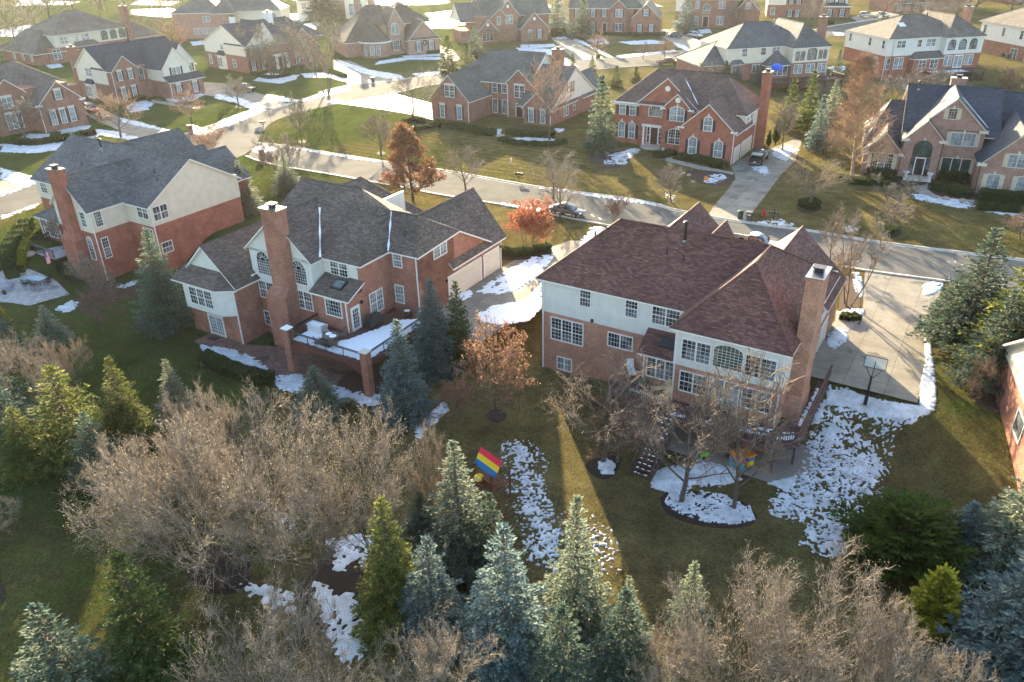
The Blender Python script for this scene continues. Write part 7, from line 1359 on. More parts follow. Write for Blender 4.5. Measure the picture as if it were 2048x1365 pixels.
def chair(H, x, y, z, rz, label, group, m_='wicker', s=1.0):
    t = put('patio_chair', H, x, y, z, rz, label, 'chair', group)
    b = MB(); b.box(-.27, -.27, .38, .27, .27, .45); obj('seat', b, m_, t, .02)
    b = MB()
    for i in range(7): b.bar((-.24 + .08 * i, .27, .45), (-.24 + .08 * i, .38, .98), .015, 4)
    b.bar((-.27, .38, 1.0), (.27, .38, 1.0), .025, 6); obj('backrest', b, m_, t)
    for sx in (-1, 1):
        for sy in (-1, 1): b = MB(); b.bar((sx * .25, sy * .25, 0), (sx * .25, sy * .25, .42), .02, 5); obj('leg', b, m_, t)
        b = MB(); b.bar((sx * .29, -.25, .62), (sx * .29, .32, .66), .025, 5); b.bar((sx * .29, -.25, .4), (sx * .29, -.25, .62), .018, 5); obj('armrest', b, m_, t)
    return t
def table(H, x, y, z, r, label, m_='wicker', top=None, hh=.74):
    t = put('round_table', H, x, y, z, 0, label, 'table'); b = MB(); b.lathe([(r, hh - .05), (r, hh)], 0, 0, 28); obj('tabletop', b, top or m_, t)
    b = MB(); b.lathe([(r * .45, 0), (r * .3, .3), (r * .42, hh - .05)], 0, 0, 14); obj('base', b, m_, t); return t
t = table(H2, 11.6, .15, dz_, .75, 'round wicker table with lumps of snow on the deck', top='wicker')
b = MB(); b.lathe([(.3, .741), (.26, .77), (.1, .785)], -.3, .1, 9); o = obj('snow_lump', b, 'snow', t); b = MB(); b.lathe([(.33, .741), (.28, .78), (.1, .79)], .32, -.05, 9); obj('snow_lump', b, 'snow', t)
for a, lab in ((1.2, 'wicker deck chair between the snowy table and the sunroom wall'), (2.7, 'wicker deck chair on the storage box side of the snowy table'), (4.3, 'wicker deck chair between the snowy table and the front railing'), (5.7, 'wicker deck chair facing the corner pillar at the snowy table')):
    chair(H2, 11.6 + 1.15 * math.cos(a), .15 + 1.15 * math.sin(a), dz_, a - PI / 2, lab, 'wicker chairs round the snowy deck table')
t = put('planter', H2, 14.2, 7.8, dz_, 0, 'small round planter in the inner brick corner of the deck', 'planter'); b = MB(); b.lathe([(.2, 0), (.3, .4), (.33, .45)], 0, 0, 16); obj('pot', b, 'grey_plastic', t); b = MB(); b.lathe([(.3, .45), (.12, .5)], 0, 0, 12); obj('snow_cap', b, 'snow', t)
t = put('doormat', H2, -3.6, -.7, -2.55, 0, 'black mat on the pavers before the lower french door', 'doormat'); b = MB(); b.box(-.5, -.3, 0, .5, .3, .03); obj('mat', b, 'dark', t)
# --- large brown deck of the right house
z3 = -.15; d = empty('deck', H3.root.location, H3.root.rotation_euler.z, 'dark brown wooden deck with stairs behind the maroon roof house', 'deck')
b = MB(); i = 0; y = -5.5
while y < 6.7:
    if y < -4.5: x0, x1 = 12.6, 23.5 - max(0, (-4.6 - y)) * 1.2
    elif y < -.2: x0, x1 = 8.6, 23.5
    else: x0, x1 = 22.85, 23.5
    if -4.5 <= y < -3.22: b.box(x0, y, z3 - .05, x1, y + .14, z3)
    elif -3.22 <= y < -.2:
        b.box(x0, y, z3 - .05, 10.3 if y > -1.8 else 13.35, y + .14, z3); b.box(21.7 if y < -1.3 else 22.8, y, z3 - .05, x1, y + .14, z3)
    else: b.box(x0, y, z3 - .05, x1, y + .14, z3)
    y += .15
obj('decking', b, 'wood_brown', d)
edge = [(8.6, -.2), (8.6, -4.5), (12.6, -4.5), (12.6, -5.55), (13.3, -5.55)]; edge2 = [(14.95, -5.55), (22.3, -5.55), (23.5, -4.5), (23.5, 6.6)]
b = MB()
for E_ in (edge, [(13.3, -5.55), (14.95, -5.55)], edge2):
    for p, q in zip(E_, E_[1:]): b.bar((p[0], p[1], z3 - .2), (q[0], q[1], z3 - .2), .19, 4)
obj('fascia_beam', b, 'wood_brown', d)
def wrail(pts):
    for a, c in zip(pts, pts[1:]):
        a, c = Vector((*a, z3)), Vector((*c, z3)); L = (c - a).length; n_ = max(2, int(L / .16)); b = MB()
        for i in range(n_): p = a.lerp(c, (i + .5) / n_); b.bar(p, p + Vector((0, 0, .9)), .035, 4)
        b.bar(a + Vector((0, 0, .12)), c + Vector((0, 0, .12)), .05, 4); b.bar(a + Vector((0, 0, .95)), c + Vector((0, 0, .95)), .09, 4); obj('railing', b, 'wood_brown', d)
wrail([(8.6, -4.5), (12.6, -4.5), (12.6, -5.55), (13.3, -5.55)]); wrail(edge2)
for x, y in ((9, -4.3), (12.7, -5.3), (16, -5.3), (19, -5.3), (22.2, -5.3), (23.3, -3.6), (23.3, 0), (23.3, 3)): b = MB(); b.box(x - .07, y - .07, -3.2, x + .07, y + .07, z3 - .25); obj('post', b, 'wood_brown', d)
b = MB()
for k in range(26): b.box(12.8 + k * .4, -5.2, z3 - .4, 12.85 + k * .4, -.1, z3 - .06)
obj('joist', b, 'wood_brown', d)
st_ = empty('deck_stairs', H3.root.location, H3.root.rotation_euler.z, 'snow dusted wooden stairs running down from the brown deck to the lawn', 'stairs')
nst = 13
for i in range(nst):
    t = (i + .5) / nst; y = -5.7 - 4.9 * t; z = z3 - (2.6 - .2) * t; b = MB(); b.box(13.45, y - .19, z - .04, 14.95, y + .17, z); o = obj('step', b, 'wood_brown', st_)
    rg = random.Random(i); b = MB(); x = 13.55
    while x < 14.8: w2 = rg.uniform(.1, .32); b.box(x, y - .10 + rg.uniform(0, .1), z, min(14.85, x + w2), y + .02 + rg.uniform(0, .1), z + .03); x += w2 + rg.uniform(.08, .42)
    obj('snow_layer', b, 'snow', o, .015)
for x in (13.4, 15.0):
    b = MB(); b.hexa([(x - .03, -5.6, z3 - .35), (x + .03, -5.6, z3 - .35), (x + .03, -10.8, -2.9), (x - .03, -10.8, -2.9), (x - .03, -5.6, z3 - .02), (x + .03, -5.6, z3 - .02), (x + .03, -10.8, -2.5), (x - .03, -10.8, -2.5)]); obj('stringer', b, 'wood_brown', st_)
    b = MB(); b.bar((x, -5.6, z3 + .9), (x, -10.7, -1.65), .07, 4); b.bar((x, -10.7, -2.7), (x, -10.7, -1.6), .06, 4); b.bar((x, -8.1, -1.4), (x, -8.1, -.4), .05, 4); obj('handrail', b, 'wood_brown', st_)
t = empty('deck_bench', H3.root.location, H3.root.rotation_euler.z, 'pale weathered bench along the left edge of the brown deck', 'bench'); b = MB(); b.box(10.3, -4.35, z3 + .38, 12.5, -3.95, z3 + .45); obj('seat', b, 'stone', t); b = MB(); b.box(10.4, -4.25, z3, 10.5, -4.05, z3 + .38); obj('leg', b, 'stone', t); b = MB(); b.box(12.3, -4.25, z3, 12.4, -4.05, z3 + .38); obj('leg', b, 'stone', t)
table(H3, 10.9, -3.0, z3, .6, 'round dark green table behind the pale bench', m_='dark', top='green_plastic')
for x, y, a, lab in ((9.2, -1.2, .6, 'white reclined lounge chair in the deck corner by the house wall'), (12.3, -2.6, -.9, 'beige cushioned lounge chair before the bay window, left one'), (13.0, -3.7, -.4, 'beige cushioned lounge chair before the bay window, lower one')):
    t = put('lounge_chair', H3, x, y, z3, a, lab, 'lounge chair', 'lounge chairs on the brown deck'); b = MB(); b.box(-.3, -.75, .3, .3, .35, .4); obj('seat', b, 'white_plastic' if x < 10 else 'canvas', t, .04); b = MB(); b.hexa([(-.3, .35, .3), (.3, .35, .3), (.3, .45, .3), (-.3, .45, .3), (-.3, .8, 1.05), (.3, .8, 1.05), (.3, .9, 1.0), (-.3, .9, 1.0)]); obj('backrest', b, 'white_plastic' if x < 10 else 'canvas', t, .03)
    for sx in (-.26, .26):
        for sy in (-.65, .3): b = MB(); b.bar((sx, sy, 0), (sx, sy, .32), .025, 5); obj('leg', b, 'white_plastic', t)
t = put('patio_umbrella', H3, 17.0, -4.1, z3, 0, 'folded sand coloured umbrella standing before the lower french windows', 'umbrella'); b = MB(); b.lathe([(.09, 2.55), (.16, 2.2), (.22, 1.3), (.30, .75), (.12, .7)], 0, 0, 9); obj('canopy', b, 'canvas', t); b = MB(); b.lathe([(.025, 0), (.025, 2.7)], 0, 0, 8); obj('pole', b, 'dark', t)
table(H3, 17.0, -4.1, z3, .7, 'dark patio table round the folded umbrella pole', m_='dark', top='dark')
for a, lab in ((.5, 'dark patio chair at the umbrella table, house side'), (2.4, 'dark patio chair at the umbrella table, stair side'), (4.2, 'dark patio chair at the umbrella table, railing side'), (5.6, 'dark patio chair at the umbrella table, driveway side')): chair(H3, 17 + 1.1 * math.cos(a), -4.1 + .85 * math.sin(a), z3, a - PI / 2, lab, 'dark chairs at the umbrella table', 'dark')
table(H3, 20.3, -4.3, z3, .55, 'small dark table near the rounded deck corner', m_='dark', top='dark')
for wl, th_ in ((on(H3, 16.2, -5.3, 17.6, -5.3, 17.6, -4.7, 16.2, -4.6), .3), (on(H3, 19, -4, 21.5, -3.4, 21.6, -4.6, 19, -5.2), .3), (on(H3, 21.9, -4.8, 23.3, -4.2, 23.2, -2.8, 22.2, -3.4), .4), (on(H3, 22.9, -2.2, 23.4, -2.2, 23.4, 4, 22.9, 4), .12), (on(H3, 11, -4.3, 13.2, -4.2, 13.2, -3.7, 11, -3.9), .25), (on(H3, 14.2, -5.4, 15.4, -5.4, 15.3, -4.8, 14.2, -4.9), .1)): snow(None, world=wl, zz=z3, thr=th_, amp=.6, feather=.25, th=.04, dz=-.02, sc=1.5)
# play house under the deck
p = W(1481, 930, -2.6); t = empty('play_house', p, .5, 'small colourful plastic play house under the deck edge', 'toy house')
for nm, bx, m_ in (('wall', (-.75, -.5, 0, -.1, .5, .45), 'p_teal'), ('wall', (-.75, -.5, .45, -.1, .5, .62), 'p_pink'), ('wall', (-.75, -.5, .62, -.1, .5, .95), 'p_teal'), ('wall', (.25, -.5, 0, .85, .5, .4), 'p_yellow'), ('wall', (.25, -.5, .4, .85, .5, .8), 'p_blue'), ('roof', (-.8, -.55, .95, -.05, .55, 1.2), 'p_orange'), ('roof', (.2, -.55, .8, .9, .55, 1.0), 'p_orange'), ('slide', (-.1, -.3, .2, .25, .3, .3), 'p_pink')):
    b = MB(); b.box(*bx); obj(nm, b, m_, t, .04)
for x in (-.55, -.3): b = MB(); b.box(x - .08, -.53, .6, x + .08, -.5, .8); obj('window', b, 'p_red', t)
p = W(1410, 915, -2.6); t = empty('ride_on_toy', p, .3, 'lime green toy in the shade under the deck', 'toy'); b = MB(); b.box(-.35, -.15, .1, .35, .15, .3); b.box(.1, -.12, .3, .25, .12, .5); obj('body', b, flat('lime plastic', (.15, .5, .02), .5), t, .05)
for sx in (-.22, .22): b = MB(); b.bar((sx, -.2, .12), (sx, .2, .12), .12, 12); obj('wheel', b, 'tyre', t)
# --- basketball hoop
p = G(1730, 810); hd = H3.root.rotation_euler.z; t = empty('basketball_hoop', p, hd, 'black pole basketball hoop with glass backboard at the driveway end', 'basketball hoop')
b = MB(); b.box(-.35, -.3, -.3, .35, .3, .06); obj('base', b, 'concrete', t); b = MB(); b.hexa([(-.13, -.13, 0), (.13, -.13, 0), (.13, .13, 0), (-.13, .13, 0), (-.08, .22, 2.7), (.08, .22, 2.7), (.08, .4, 2.7), (-.08, .4, 2.7)]); obj('pole', b, 'dark', t)
b = MB(); b.box(-.22, .05, .0, .22, .12, .03); b.hexa([(-.16, -.2, .05), (.16, -.2, .05), (.16, .14, .05), (-.16, .14, .05), (-.12, -.1, 1.5), (.12, -.1, 1.5), (.12, .24, 1.5), (-.12, .24, 1.5)]); obj('pole_pad', b, 'dark', t, .03)
b = MB(); b.bar((-.05, .3, 2.5), (-.7, 1.35, 2.95), .04, 4); b.bar((.05, .3, 2.5), (.7, 1.35, 2.95), .04, 4); b.bar((0, .3, 2.7), (0, 1.35, 3.6), .04, 4); obj('bracket', b, 'dark', t)
gm = bpy.data.materials.new('clear backboard'); gm.use_nodes = True; gb = gm.node_tree.nodes['Principled BSDF']; gb.inputs['Base Color'].default_value = (.75, .9, .85, 1); gb.inputs['Transmission Weight'].default_value = .0; gb.inputs['Alpha'].default_value = .32; gb.inputs['Roughness'].default_value = .05; M['clear'] = gm
t.scale = (.88, .88, .92)
b = MB(); b.box(-.88, 1.4, 2.95, .88, 1.42, 3.98); bb = obj('backboard', b, 'clear', t); b = MB(); b.box(-.93, 1.38, 2.88, .93, 1.44, 2.95); b.box(-.93, 1.38, 3.98, .93, 1.44, 4.03); b.box(-.93, 1.38, 2.95, -.88, 1.44, 3.98); b.box(.88, 1.38, 2.95, .93, 1.44, 3.98); obj('frame', b, 'dark', bb)
b = MB(); [b.bar((x0, 1.43, z0), (x1, 1.43, z1), .02, 4) for x0, z0, x1, z1 in ((-.3, 3.1, .3, 3.1), (-.3, 3.55, .3, 3.55), (-.3, 3.1, -.3, 3.55), (.3, 3.1, .3, 3.55))]; obj('target_square', b, 'trim', bb)
b = MB(); [b.bar((.23 * math.cos(a), 1.75 + .23 * math.sin(a), 3.05), (.23 * math.cos(a + .35), 1.75 + .23 * math.sin(a + .35), 3.05), .014, 5) for a in [k * .35 for k in range(18)]]; b.box(-.08, 1.42, 2.98, .08, 1.54, 3.07); obj('rim', b, 'p_orange', t)
b = MB(); [b.bar((.23 * math.cos(a), 1.75 + .23 * math.sin(a), 3.04), (.12 * math.cos(a + .3), 1.75 + .12 * math.sin(a + .3), 2.65), .006, 3) for a in [k * .52 for k in range(12)]]; obj('net', b, 'trim', t)
# --- striped playset
pc = Vector((-1.6, 44.6, -2.6)); ang = math.atan2(-1.89, 1.57); t = empty('playset', pc, ang, 'wooden playset with red, yellow and blue striped roof behind the frosted spruce', 'playset')
for i, c in enumerate(('p_red', 'p_yellow', 'p_blue')):
    for s in (-1, 1):
        b = MB(); y0, y1 = .22 * i * s, .22 * (i + 1) * s; z0, z1 = 3.75 - .36 * i, 3.75 - .36 * (i + 1); b.hexa([(-1.15, y0, z0 - .03), (1.15, y0, z0 - .03), (1.15, y1, z1 - .03), (-1.15, y1, z1 - .03), (-1.15, y0, z0), (1.15, y0, z0), (1.15, y1, z1), (-1.15, y1, z1)]); obj('roof_panel', b, c, t)
for x in (-.95, .95):
    for y in (-.8, .8): b = MB(); b.box(x - .05, y - .05, -.2, x + .05, y + .05, 2.85); obj('post', b, 'wood_play', t)
    b = MB(); b.bar((x, 0, 2.6), (x, 0, 3.7), .05, 4); b.bar((x, -.85, 2.75), (x, .85, 2.75), .05, 4); obj('gable_brace', b, 'wood_play', t)
b = MB()
for k in range(9): b.box(-1 + .225 * k, -.85, 1.4, -.86 + .225 * k, .85, 1.46)
obj('platform', b, 'wood_play', t); b = MB(); b.bar((-1, -.85, 1.36), (1, -.85, 1.36), .06, 4); b.bar((-1, .85, 1.36), (1, .85, 1.36), .06, 4); b.bar((.98, -.85, .3), (-.98, -.85, 1.3), .04, 4); obj('frame_beam', b, 'wood_play', t); b = MB()
for k in range(12): b.box(-.95 + .17 * k, -.86, 1.5, -.85 + .17 * k, -.82, 2.15)
b.box(-1, -.88, 2.12, 1, -.8, 2.2); obj('railing', b, 'wood_play', t)
b = MB(); [b.bar((0, 0, 0), (0, 0, 0), .01)]; b.lathe([(.3, 2.2), (.32, 2.0), (.3, 1.9)], -.3, -.95, 12); obj('bubble_window', b, 'p_yellow', t)
for s, k in ((-.42, 0), (.42, 1)): b = MB(); b.bar((1.0, s - .3, 1.45), (2.6, s - .5, .0), .05, 4); obj('ladder_rail', b, 'wood_play', t)
for k in range(7): f_ = (k + .5) / 7; b = MB(); b.bar((1.0 + 1.6 * f_, -.75 - .2 * f_, 1.45 - 1.45 * f_), (1.0 + 1.6 * f_, .15 - .2 * f_, 1.45 - 1.45 * f_), .04, 4); obj('rung', b, 'wood_play', t)
# --- patio of the left house
zp = -2.4
t = empty('patio_table', W(76, 568, zp + .05), -.35, 'long glass topped patio table with bluish white boards on the grey patio', 'table')
for i in range(5): b = MB(); b.box(-1.05, -.55 + .22 * i, .70, 1.05, -.36 + .22 * i, .74); obj('tabletop', b, flat('pale blue boards', (.45, .58, .66), .3), t)
for sx in (-.95, .95):
    for sy in (-.45, .45): b = MB(); b.bar((sx, sy, 0), (sx, sy, .7), .035, 5); obj('leg', b, 'dark', t)
class _P:
    pass
for i, (dx, dy, rz, lab) in enumerate([(-.6, 1.0, 0, 'black patio chair beyond the long table, left one'), (.6, 1.0, 0, 'black patio chair beyond the long table, right one'), (-.6, -1.0, PI, 'black patio chair on the near side of the long table, left one'), (.6, -1.0, PI, 'black patio chair on the near side of the long table, right one'), (1.6, 0, -PI / 2, 'black patio chair at the house end of the long table'), (-1.6, 0, PI / 2, 'black patio chair at the lawn end of the long table')]):
    c = chair(H1, 0, 0, zp, 0, lab, 'black chairs round the long patio table', 'dark'); q = Matrix.Rotation(-.35, 3, 'Z') @ Vector((dx, dy, 0)); c.location = t.location + q; c.rotation_euler = (0, 0, -.35 + rz)
t = empty('fire_pit', W(15, 580, zp + .05), 0, 'grey covered round fire pit on the grey patio at the left edge', 'fire pit'); b = MB(); b.lathe([(.78, 0), (.74, .5), (.8, .55), (.75, .68), (.3, .72)], 0, 0, 20); obj('cover', b, flat('grey vinyl cover', (.28, .28, .33), .6), t); b = MB(); b.box(.2, -1.3, 0, .5, -1.1, .5); obj('gas_tank', b, 'dark', t)
t = empty('stone_steps', (0, 0, 0), 0, 'curved grey stone steps leading down to the left patio', 'steps')
sp_ = [W(x, y, z) for x, y, z in ((46, 466, -.2), (38, 478, -.55), (29, 492, -.95), (23, 506, -1.3), (20, 520, -1.7), (19, 532, -2.05))]
for a, c in zip(sp_, sp_[1:] + [W(18, 544, -2.4)]):
    dd = (c - a); dd.z = 0; dd.normalize(); s = Vector((-dd.y, dd.x, 0)); L = (Vector((c.x, c.y, 0)) - Vector((a.x, a.y, 0))).length * 1.02; b = MB(); e = [a - s * .95, a + s * .95, a + s * .95 + dd * L, a - s * .95 + dd * L]; b.hexa([x + Vector((0, 0, -.6)) for x in e] + e); obj('step', b, 'pavers_grey', t)
fd = empty('balcony_deck', H1.root.location, H1.root.rotation_euler.z, 'small grey balcony deck with black railing at the left house', 'deck'); b = MB(); b.box(-11.4, -2.4, -.2, -5.2, .95, -.05); obj('decking', b, 'pavers_grey', fd)
rail(fd, [(-11.4, .8, -.05), (-11.4, -2.3, -.05)], gap=.16); rail(fd, [(-11.4, -2.35, -.05), (-5.3, -2.35, -.05)], gap=.16)
for x in (-11.2, -9.2, -7.2, -5.4): b = MB(); b.box(x - .07, -2.4, -3, x + .07, -2.26, -.2); obj('post', b, 'dark', fd)
b = MB()
for k in range(10): b.box(-5.2 + .28 * k, -2.4, -.2 - .22 * (k + 1), -4.9 + .28 * k, -1.2, -.15 - .22 * (k + 1))
obj('stair_flight', b, 'dark', fd)
t = empty('flag', W(103, 556, -2.4), 0, 'american flag hanging on a black pole beside the left patio', 'flag'); b = MB(); b.bar((0, 0, 0), (0, 0, 3.4), .03, 6); b.bar((0, 0, 3.2), (.75, -.3, 3.35), .02, 5); obj('pole', b, 'dark', t)
U = Vector((.93, -.37, 0)); A0 = Vector((0.02, 0, 3.15))
for i in range(7):
    b = MB(); b.hexa([A0 + U * (.1 * i) + Vector((0, 0, -1.5 + .05 * i)), A0 + U * (.1 * i + .1) + Vector((0, 0, -1.45 + .05 * i)), A0 + U * (.1 * i + .1) + Vector((.01, .03, -1.45 + .05 * i)), A0 + U * (.1 * i) + Vector((.01, .03, -1.5 + .05 * i)), A0 + U * (.1 * i) + Vector((0, 0, .02 * i)), A0 + U * (.1 * i + .1) + Vector((0, 0, .02 * i + .02)), A0 + U * (.1 * i + .1) + Vector((.01, .03, .02 * i + .02)), A0 + U * (.1 * i) + Vector((.01, .03, .02 * i))]); obj('stripe', b, 'p_red' if i % 2 == 0 else 'trim', t)
b = MB(); b.hexa([A0 + Vector((-.01, -.03, -.6)), A0 + U * .36 + Vector((-.01, -.03, -.55)), A0 + U * .36 + Vector((0, -.01, -.55)), A0 + Vector((0, -.01, -.6)), A0 + Vector((-.01, -.03, 0.01)), A0 + U * .36 + Vector((-.01, -.03, .08)), A0 + U * .36 + Vector((0, -.01, .08)), A0 + Vector((0, -.01, 0.01))]); ca = obj('canton', b, flat('flag blue', (.02, .03, .18), .7), t)
b = MB()
for r_ in range(5):
    for c_ in range(4): q = A0 + U * (.05 + .085 * c_) + Vector((-.015, -.04, -.08 - .1 * r_ + .015 * c_)); b.box(q.x - .012, q.y - .006, q.z - .012, q.x + .012, q.y + .004, q.z + .012)
obj('star', b, 'trim', ca)
# --- vehicles (x forward)
def wheel(par, x, y, r, w_=.22):
    t = MB(); t.bar((x, y - w_ / 2, r), (x, y + w_ / 2, r), r, 20); o = obj('wheel', t, 'tyre', par); q = MB(); sg = 1 if y > 0 else -1; q.bar((x, y + sg * w_ * .4, r), (x, y + sg * (w_ / 2 + .015), r), r * .62, 10); obj('rim', q, 'rim', o)
def loft(secs, name, m_, par, sub=2):
    # secs: list of (x, [(y, z) half profile bottom -> top centre])
    V = []; n = len(secs[0][1])
    for x, pr in secs: V += [(x, y, z) for y, z in pr] + [(x, -y, z) for y, z in reversed(pr)]
    k = 2 * n; b = MB(); b.v = V
    for i in range(len(secs) - 1):
        for j in range(k - 1): b.f.append((i * k + j, (i + 1) * k + j, (i + 1) * k + j + 1, i * k + j + 1))
        b.f.append((i * k + k - 1, (i + 1) * k + k - 1, (i + 1) * k, i * k))
    b.f.append(tuple(range(k))); b.f.append(tuple((len(secs) - 1) * k + j for j in reversed(range(k))))
    o = b.build(name, m_, par, smooth=True, uv=False, fixn=True); s = o.modifiers.new('sub', 'SUBSURF'); s.levels = s.render_levels = sub; return o
def car(p, rz, m_, label, cat='car', suv=False, group='parked vehicles'):
    t = empty('parked_car', p, rz, label, cat, group); L = 2.4; H_ = .95 if not suv else 1.1; W_ = .92
    bp = lambda h, w_, z0=.28: [(w_ * .9, z0), (w_, z0 + .2), (w_ * .99, h - .12), (w_ * .86, h), (0.02, h + .04)]
    loft([(-L, bp(H_ - .22, W_ * .72, .42)), (-L + .12, bp(H_ - .1, W_ * .92)), (-1.5, bp(H_ + .0, W_)), (0, bp(H_ - .02, W_)), (1.1, bp(H_ - .08, W_)), (1.9, bp(H_ - .2, W_ * .94)), (L - .05, bp(H_ - .38, W_ * .78, .35))], 'body', m_, t)
    rz_ = 1.45 if not suv else 1.72; xr = -1.15 if not suv else -1.95
    cp = lambda h, w_, z0=H_ - .1: [(w_, z0), (w_ * .97, z0 + (h - z0) * .35), (w_ * .9, z0 + (h - z0) * .75), (w_ * .74, h), (.02, h + .03)]
    loft([(xr - .75 if not suv else xr - .25, cp(H_ + .03, .74)), (xr - .1 if not suv else xr, cp(rz_ - .12, .78)), (xr + .5, cp(rz_, .8)), (.15, cp(rz_, .8)), (.75, cp(rz_ - .2, .8)), (1.35, cp(H_ + .0, .78))], 'glasshouse', 'glass', t, 2)
    loft([(xr + .05, [(.60, rz_ - .06), (.66, rz_ - .03), (.62, rz_ + .01), (.4, rz_ + .035), (.02, rz_ + .045)]), (.25, [(.60, rz_ - .06), (.66, rz_ - .03), (.62, rz_ + .01), (.4, rz_ + .035), (.02, rz_ + .045)])], 'roof_panel', m_, t, 1)
    for s in (-1, 1):
        for x in (-1.45, 1.42): wheel(t, x, s * .84, .33 if not suv else .37)
        b = MB(); b.bar((.0 - .25, s * .795, H_ - .02), (-.18, s * .70, rz_ - .08), .035, 4); b.bar((-1.1, s * .79, H_), (-1.0, s * .68, rz_ - .1), .035, 4); obj('pillar', b, m_, t)
        b = MB(); b.box(.7, s * .9 - .0, H_ - .05, .88, s * 1.06, H_ + .08); obj('mirror', b, m_, t, .02)
        b = MB(); b.box(2.05, s * .5, H_ - .4, 2.28, s * .8, H_ - .28); obj('headlight', b, 'lamp_white', t, .03); b = MB(); b.box(-2.42, s * .5, H_ - .3, -2.28, s * .82, H_ - .16); obj('taillight', b, 'lamp_red', t, .02)
        for x in (-.95, .05): b = MB(); b.box(x, s * .925, H_ - .2, x + .14, s * .945, H_ - .17); obj('handle', b, m_, t)
    return t
def pickup(p, rz, m_, label, roofm=None, load=False, group='parked vehicles'):
    t = empty('pickup_truck', p, rz, label, 'pickup truck', group); b = MB()
    b.box(-2.85, -.95, .5, -2.78, .95, 1.1); tg = obj('tailgate', b, m_, t, .02)
    for s in (-1, 1): b = MB(); b.box(-2.78, s * .86, .5, -.75, s * .97, 1.1); obj('bed_side', b, m_, t, .02); b = MB(); b.box(-2.8, s * .84, 1.1, -.75, s * .98, 1.14); obj('bed_rail', b, 'trim' if m_ == 'car_gold' else 'dark', t)
    b = MB(); b.box(-2.78, -.86, .55, -.75, .86, .62); obj('bed_floor', b, 'dark', t)
    bp = lambda h, w_=.97: [(w_ * .96, .45), (w_, .6), (w_, h - .08), (w_ * .93, h), (.02, h + .03)]
    loft([(-.78, bp(1.12)), (-.74, bp(1.12)), (.6, bp(1.12)), (1.3, bp(1.12)), (2.4, bp(1.06, .95)), (2.75, bp(.98, .9)), (2.8, bp(.9, .86))], 'body', m_, t, 1)
    cp = lambda h, w_: [(w_, 1.08), (w_ * .99, 1.2), (w_ * .93, h - .12), (w_ * .85, h), (.02, h + .03)]
    loft([(-.8, cp(1.75, .93)), (-.72, cp(1.82, .94)), (.3, cp(1.86, .94)), (.75, cp(1.78, .93)), (1.45, cp(1.14, .93))], 'glasshouse', 'glass', t, 1)
    loft([(-.82, [(.78, 1.78), (.84, 1.8), (.8, 1.87), (.5, 1.9), (.02, 1.91)]), (.62, [(.78, 1.78), (.84, 1.8), (.8, 1.87), (.5, 1.9), (.02, 1.91)])], 'roof_panel', roofm or m_, t, 1)
    for s in (-1, 1):
        for x in (-1.9, 1.85): wheel(t, x, s * .88, .40, .27)
        for x in (-.76, .1): b = MB(); b.bar((x, s * .93, 1.1), (x, s * .82, 1.8), .045, 4); obj('pillar', b, m_, t)
        b = MB(); b.box(1.0, s * .97, 1.15, 1.15, s * 1.2, 1.4); obj('mirror', b, 'dark', t, .02); b = MB(); b.box(2.72, s * .6, .78, 2.82, s * .88, .98); obj('headlight', b, 'lamp_white', t); b = MB(); b.box(-2.88, s * .84, .7, -2.84, s * .97, 1.05); obj('taillight', b, 'lamp_red', t)
    b = MB(); b.box(-2.98, -.85, .42, -2.86, .85, .58); obj('bumper', b, 'steel', t, .02); b = MB(); b.box(-2.99, -.16, .6, -2.86, .16, .72); obj('number_plate', b, 'trim', t)
    b = MB()
    for x in (2.8, 2.84): b.box(x, -.55, .6, x + .01, .55, .95)
    obj('grille', b, 'dark', t)
    if load:
        for i in range(5): b = MB(); b.box(-2.2 + .3 * i, -.8, 1.5, -2.05 + .3 * i, .8, 1.56); obj('rack_bar', b, 'stone', t)
        for s in (-.8, .8):
            for x in (-2.2, -.9): b = MB(); b.bar((x, s, 1.1), (x, s, 1.52), .03, 4); obj('rack_post', b, 'dark', t)
    return t
road_a = math.atan2((W(1172, 432) - W(1096, 422)).y, (W(1172, 432) - W(1096, 422)).x)
car(W(1134, 429), -R_(31) , 'car_grey', 'dark grey sedan parked at the kerb behind the bare tree')
pickup(W(1512, 486, .8) - Vector((0, 0, .8)), -R_(33), 'car_gold', 'champagne pickup with a pale roof and empty bed behind the maroon roof', 'car_white')
pickup(H4.w(3.0, 3.6), -R_(31.5) + PI / 2 + .05, 'car_black', 'black pickup with a ladder rack parked at the open garage driveway', load=True)
pickup(W(1337, 131), R_(12), 'car_green', 'very dark pickup on the street behind the spruces')
car(W(1350, 75), R_(150), 'car_grey', 'small dark car on the top driveway, behind the silver one', suv=True); car(W(1358, 72) + Vector((4, -4, 0)), -R_(50), 'car_silver', 'silver green suv at the mouth of the top driveway', suv=True)
car(W(184, 224), -R_(52), 'car_red', 'bright red car beside the left brick gable', suv=True); car(W(208, 238), -R_(50), 'car_black', 'black car half hidden by the pinkish tree on the left driveway')
t = pickup(W(490, 184), -R_(18), 'car_black', 'black open topped jeep like truck on the driveway by the green lawn'); t.scale = (.82, .95, 1)
car(W(1732, 34), R_(5), 'car_silver', 'blue grey car beside the white truck at the top right', suv=True); t = pickup(W(1762, 36), R_(6), 'car_white', 'white truck at the top right behind the brown hip roof')
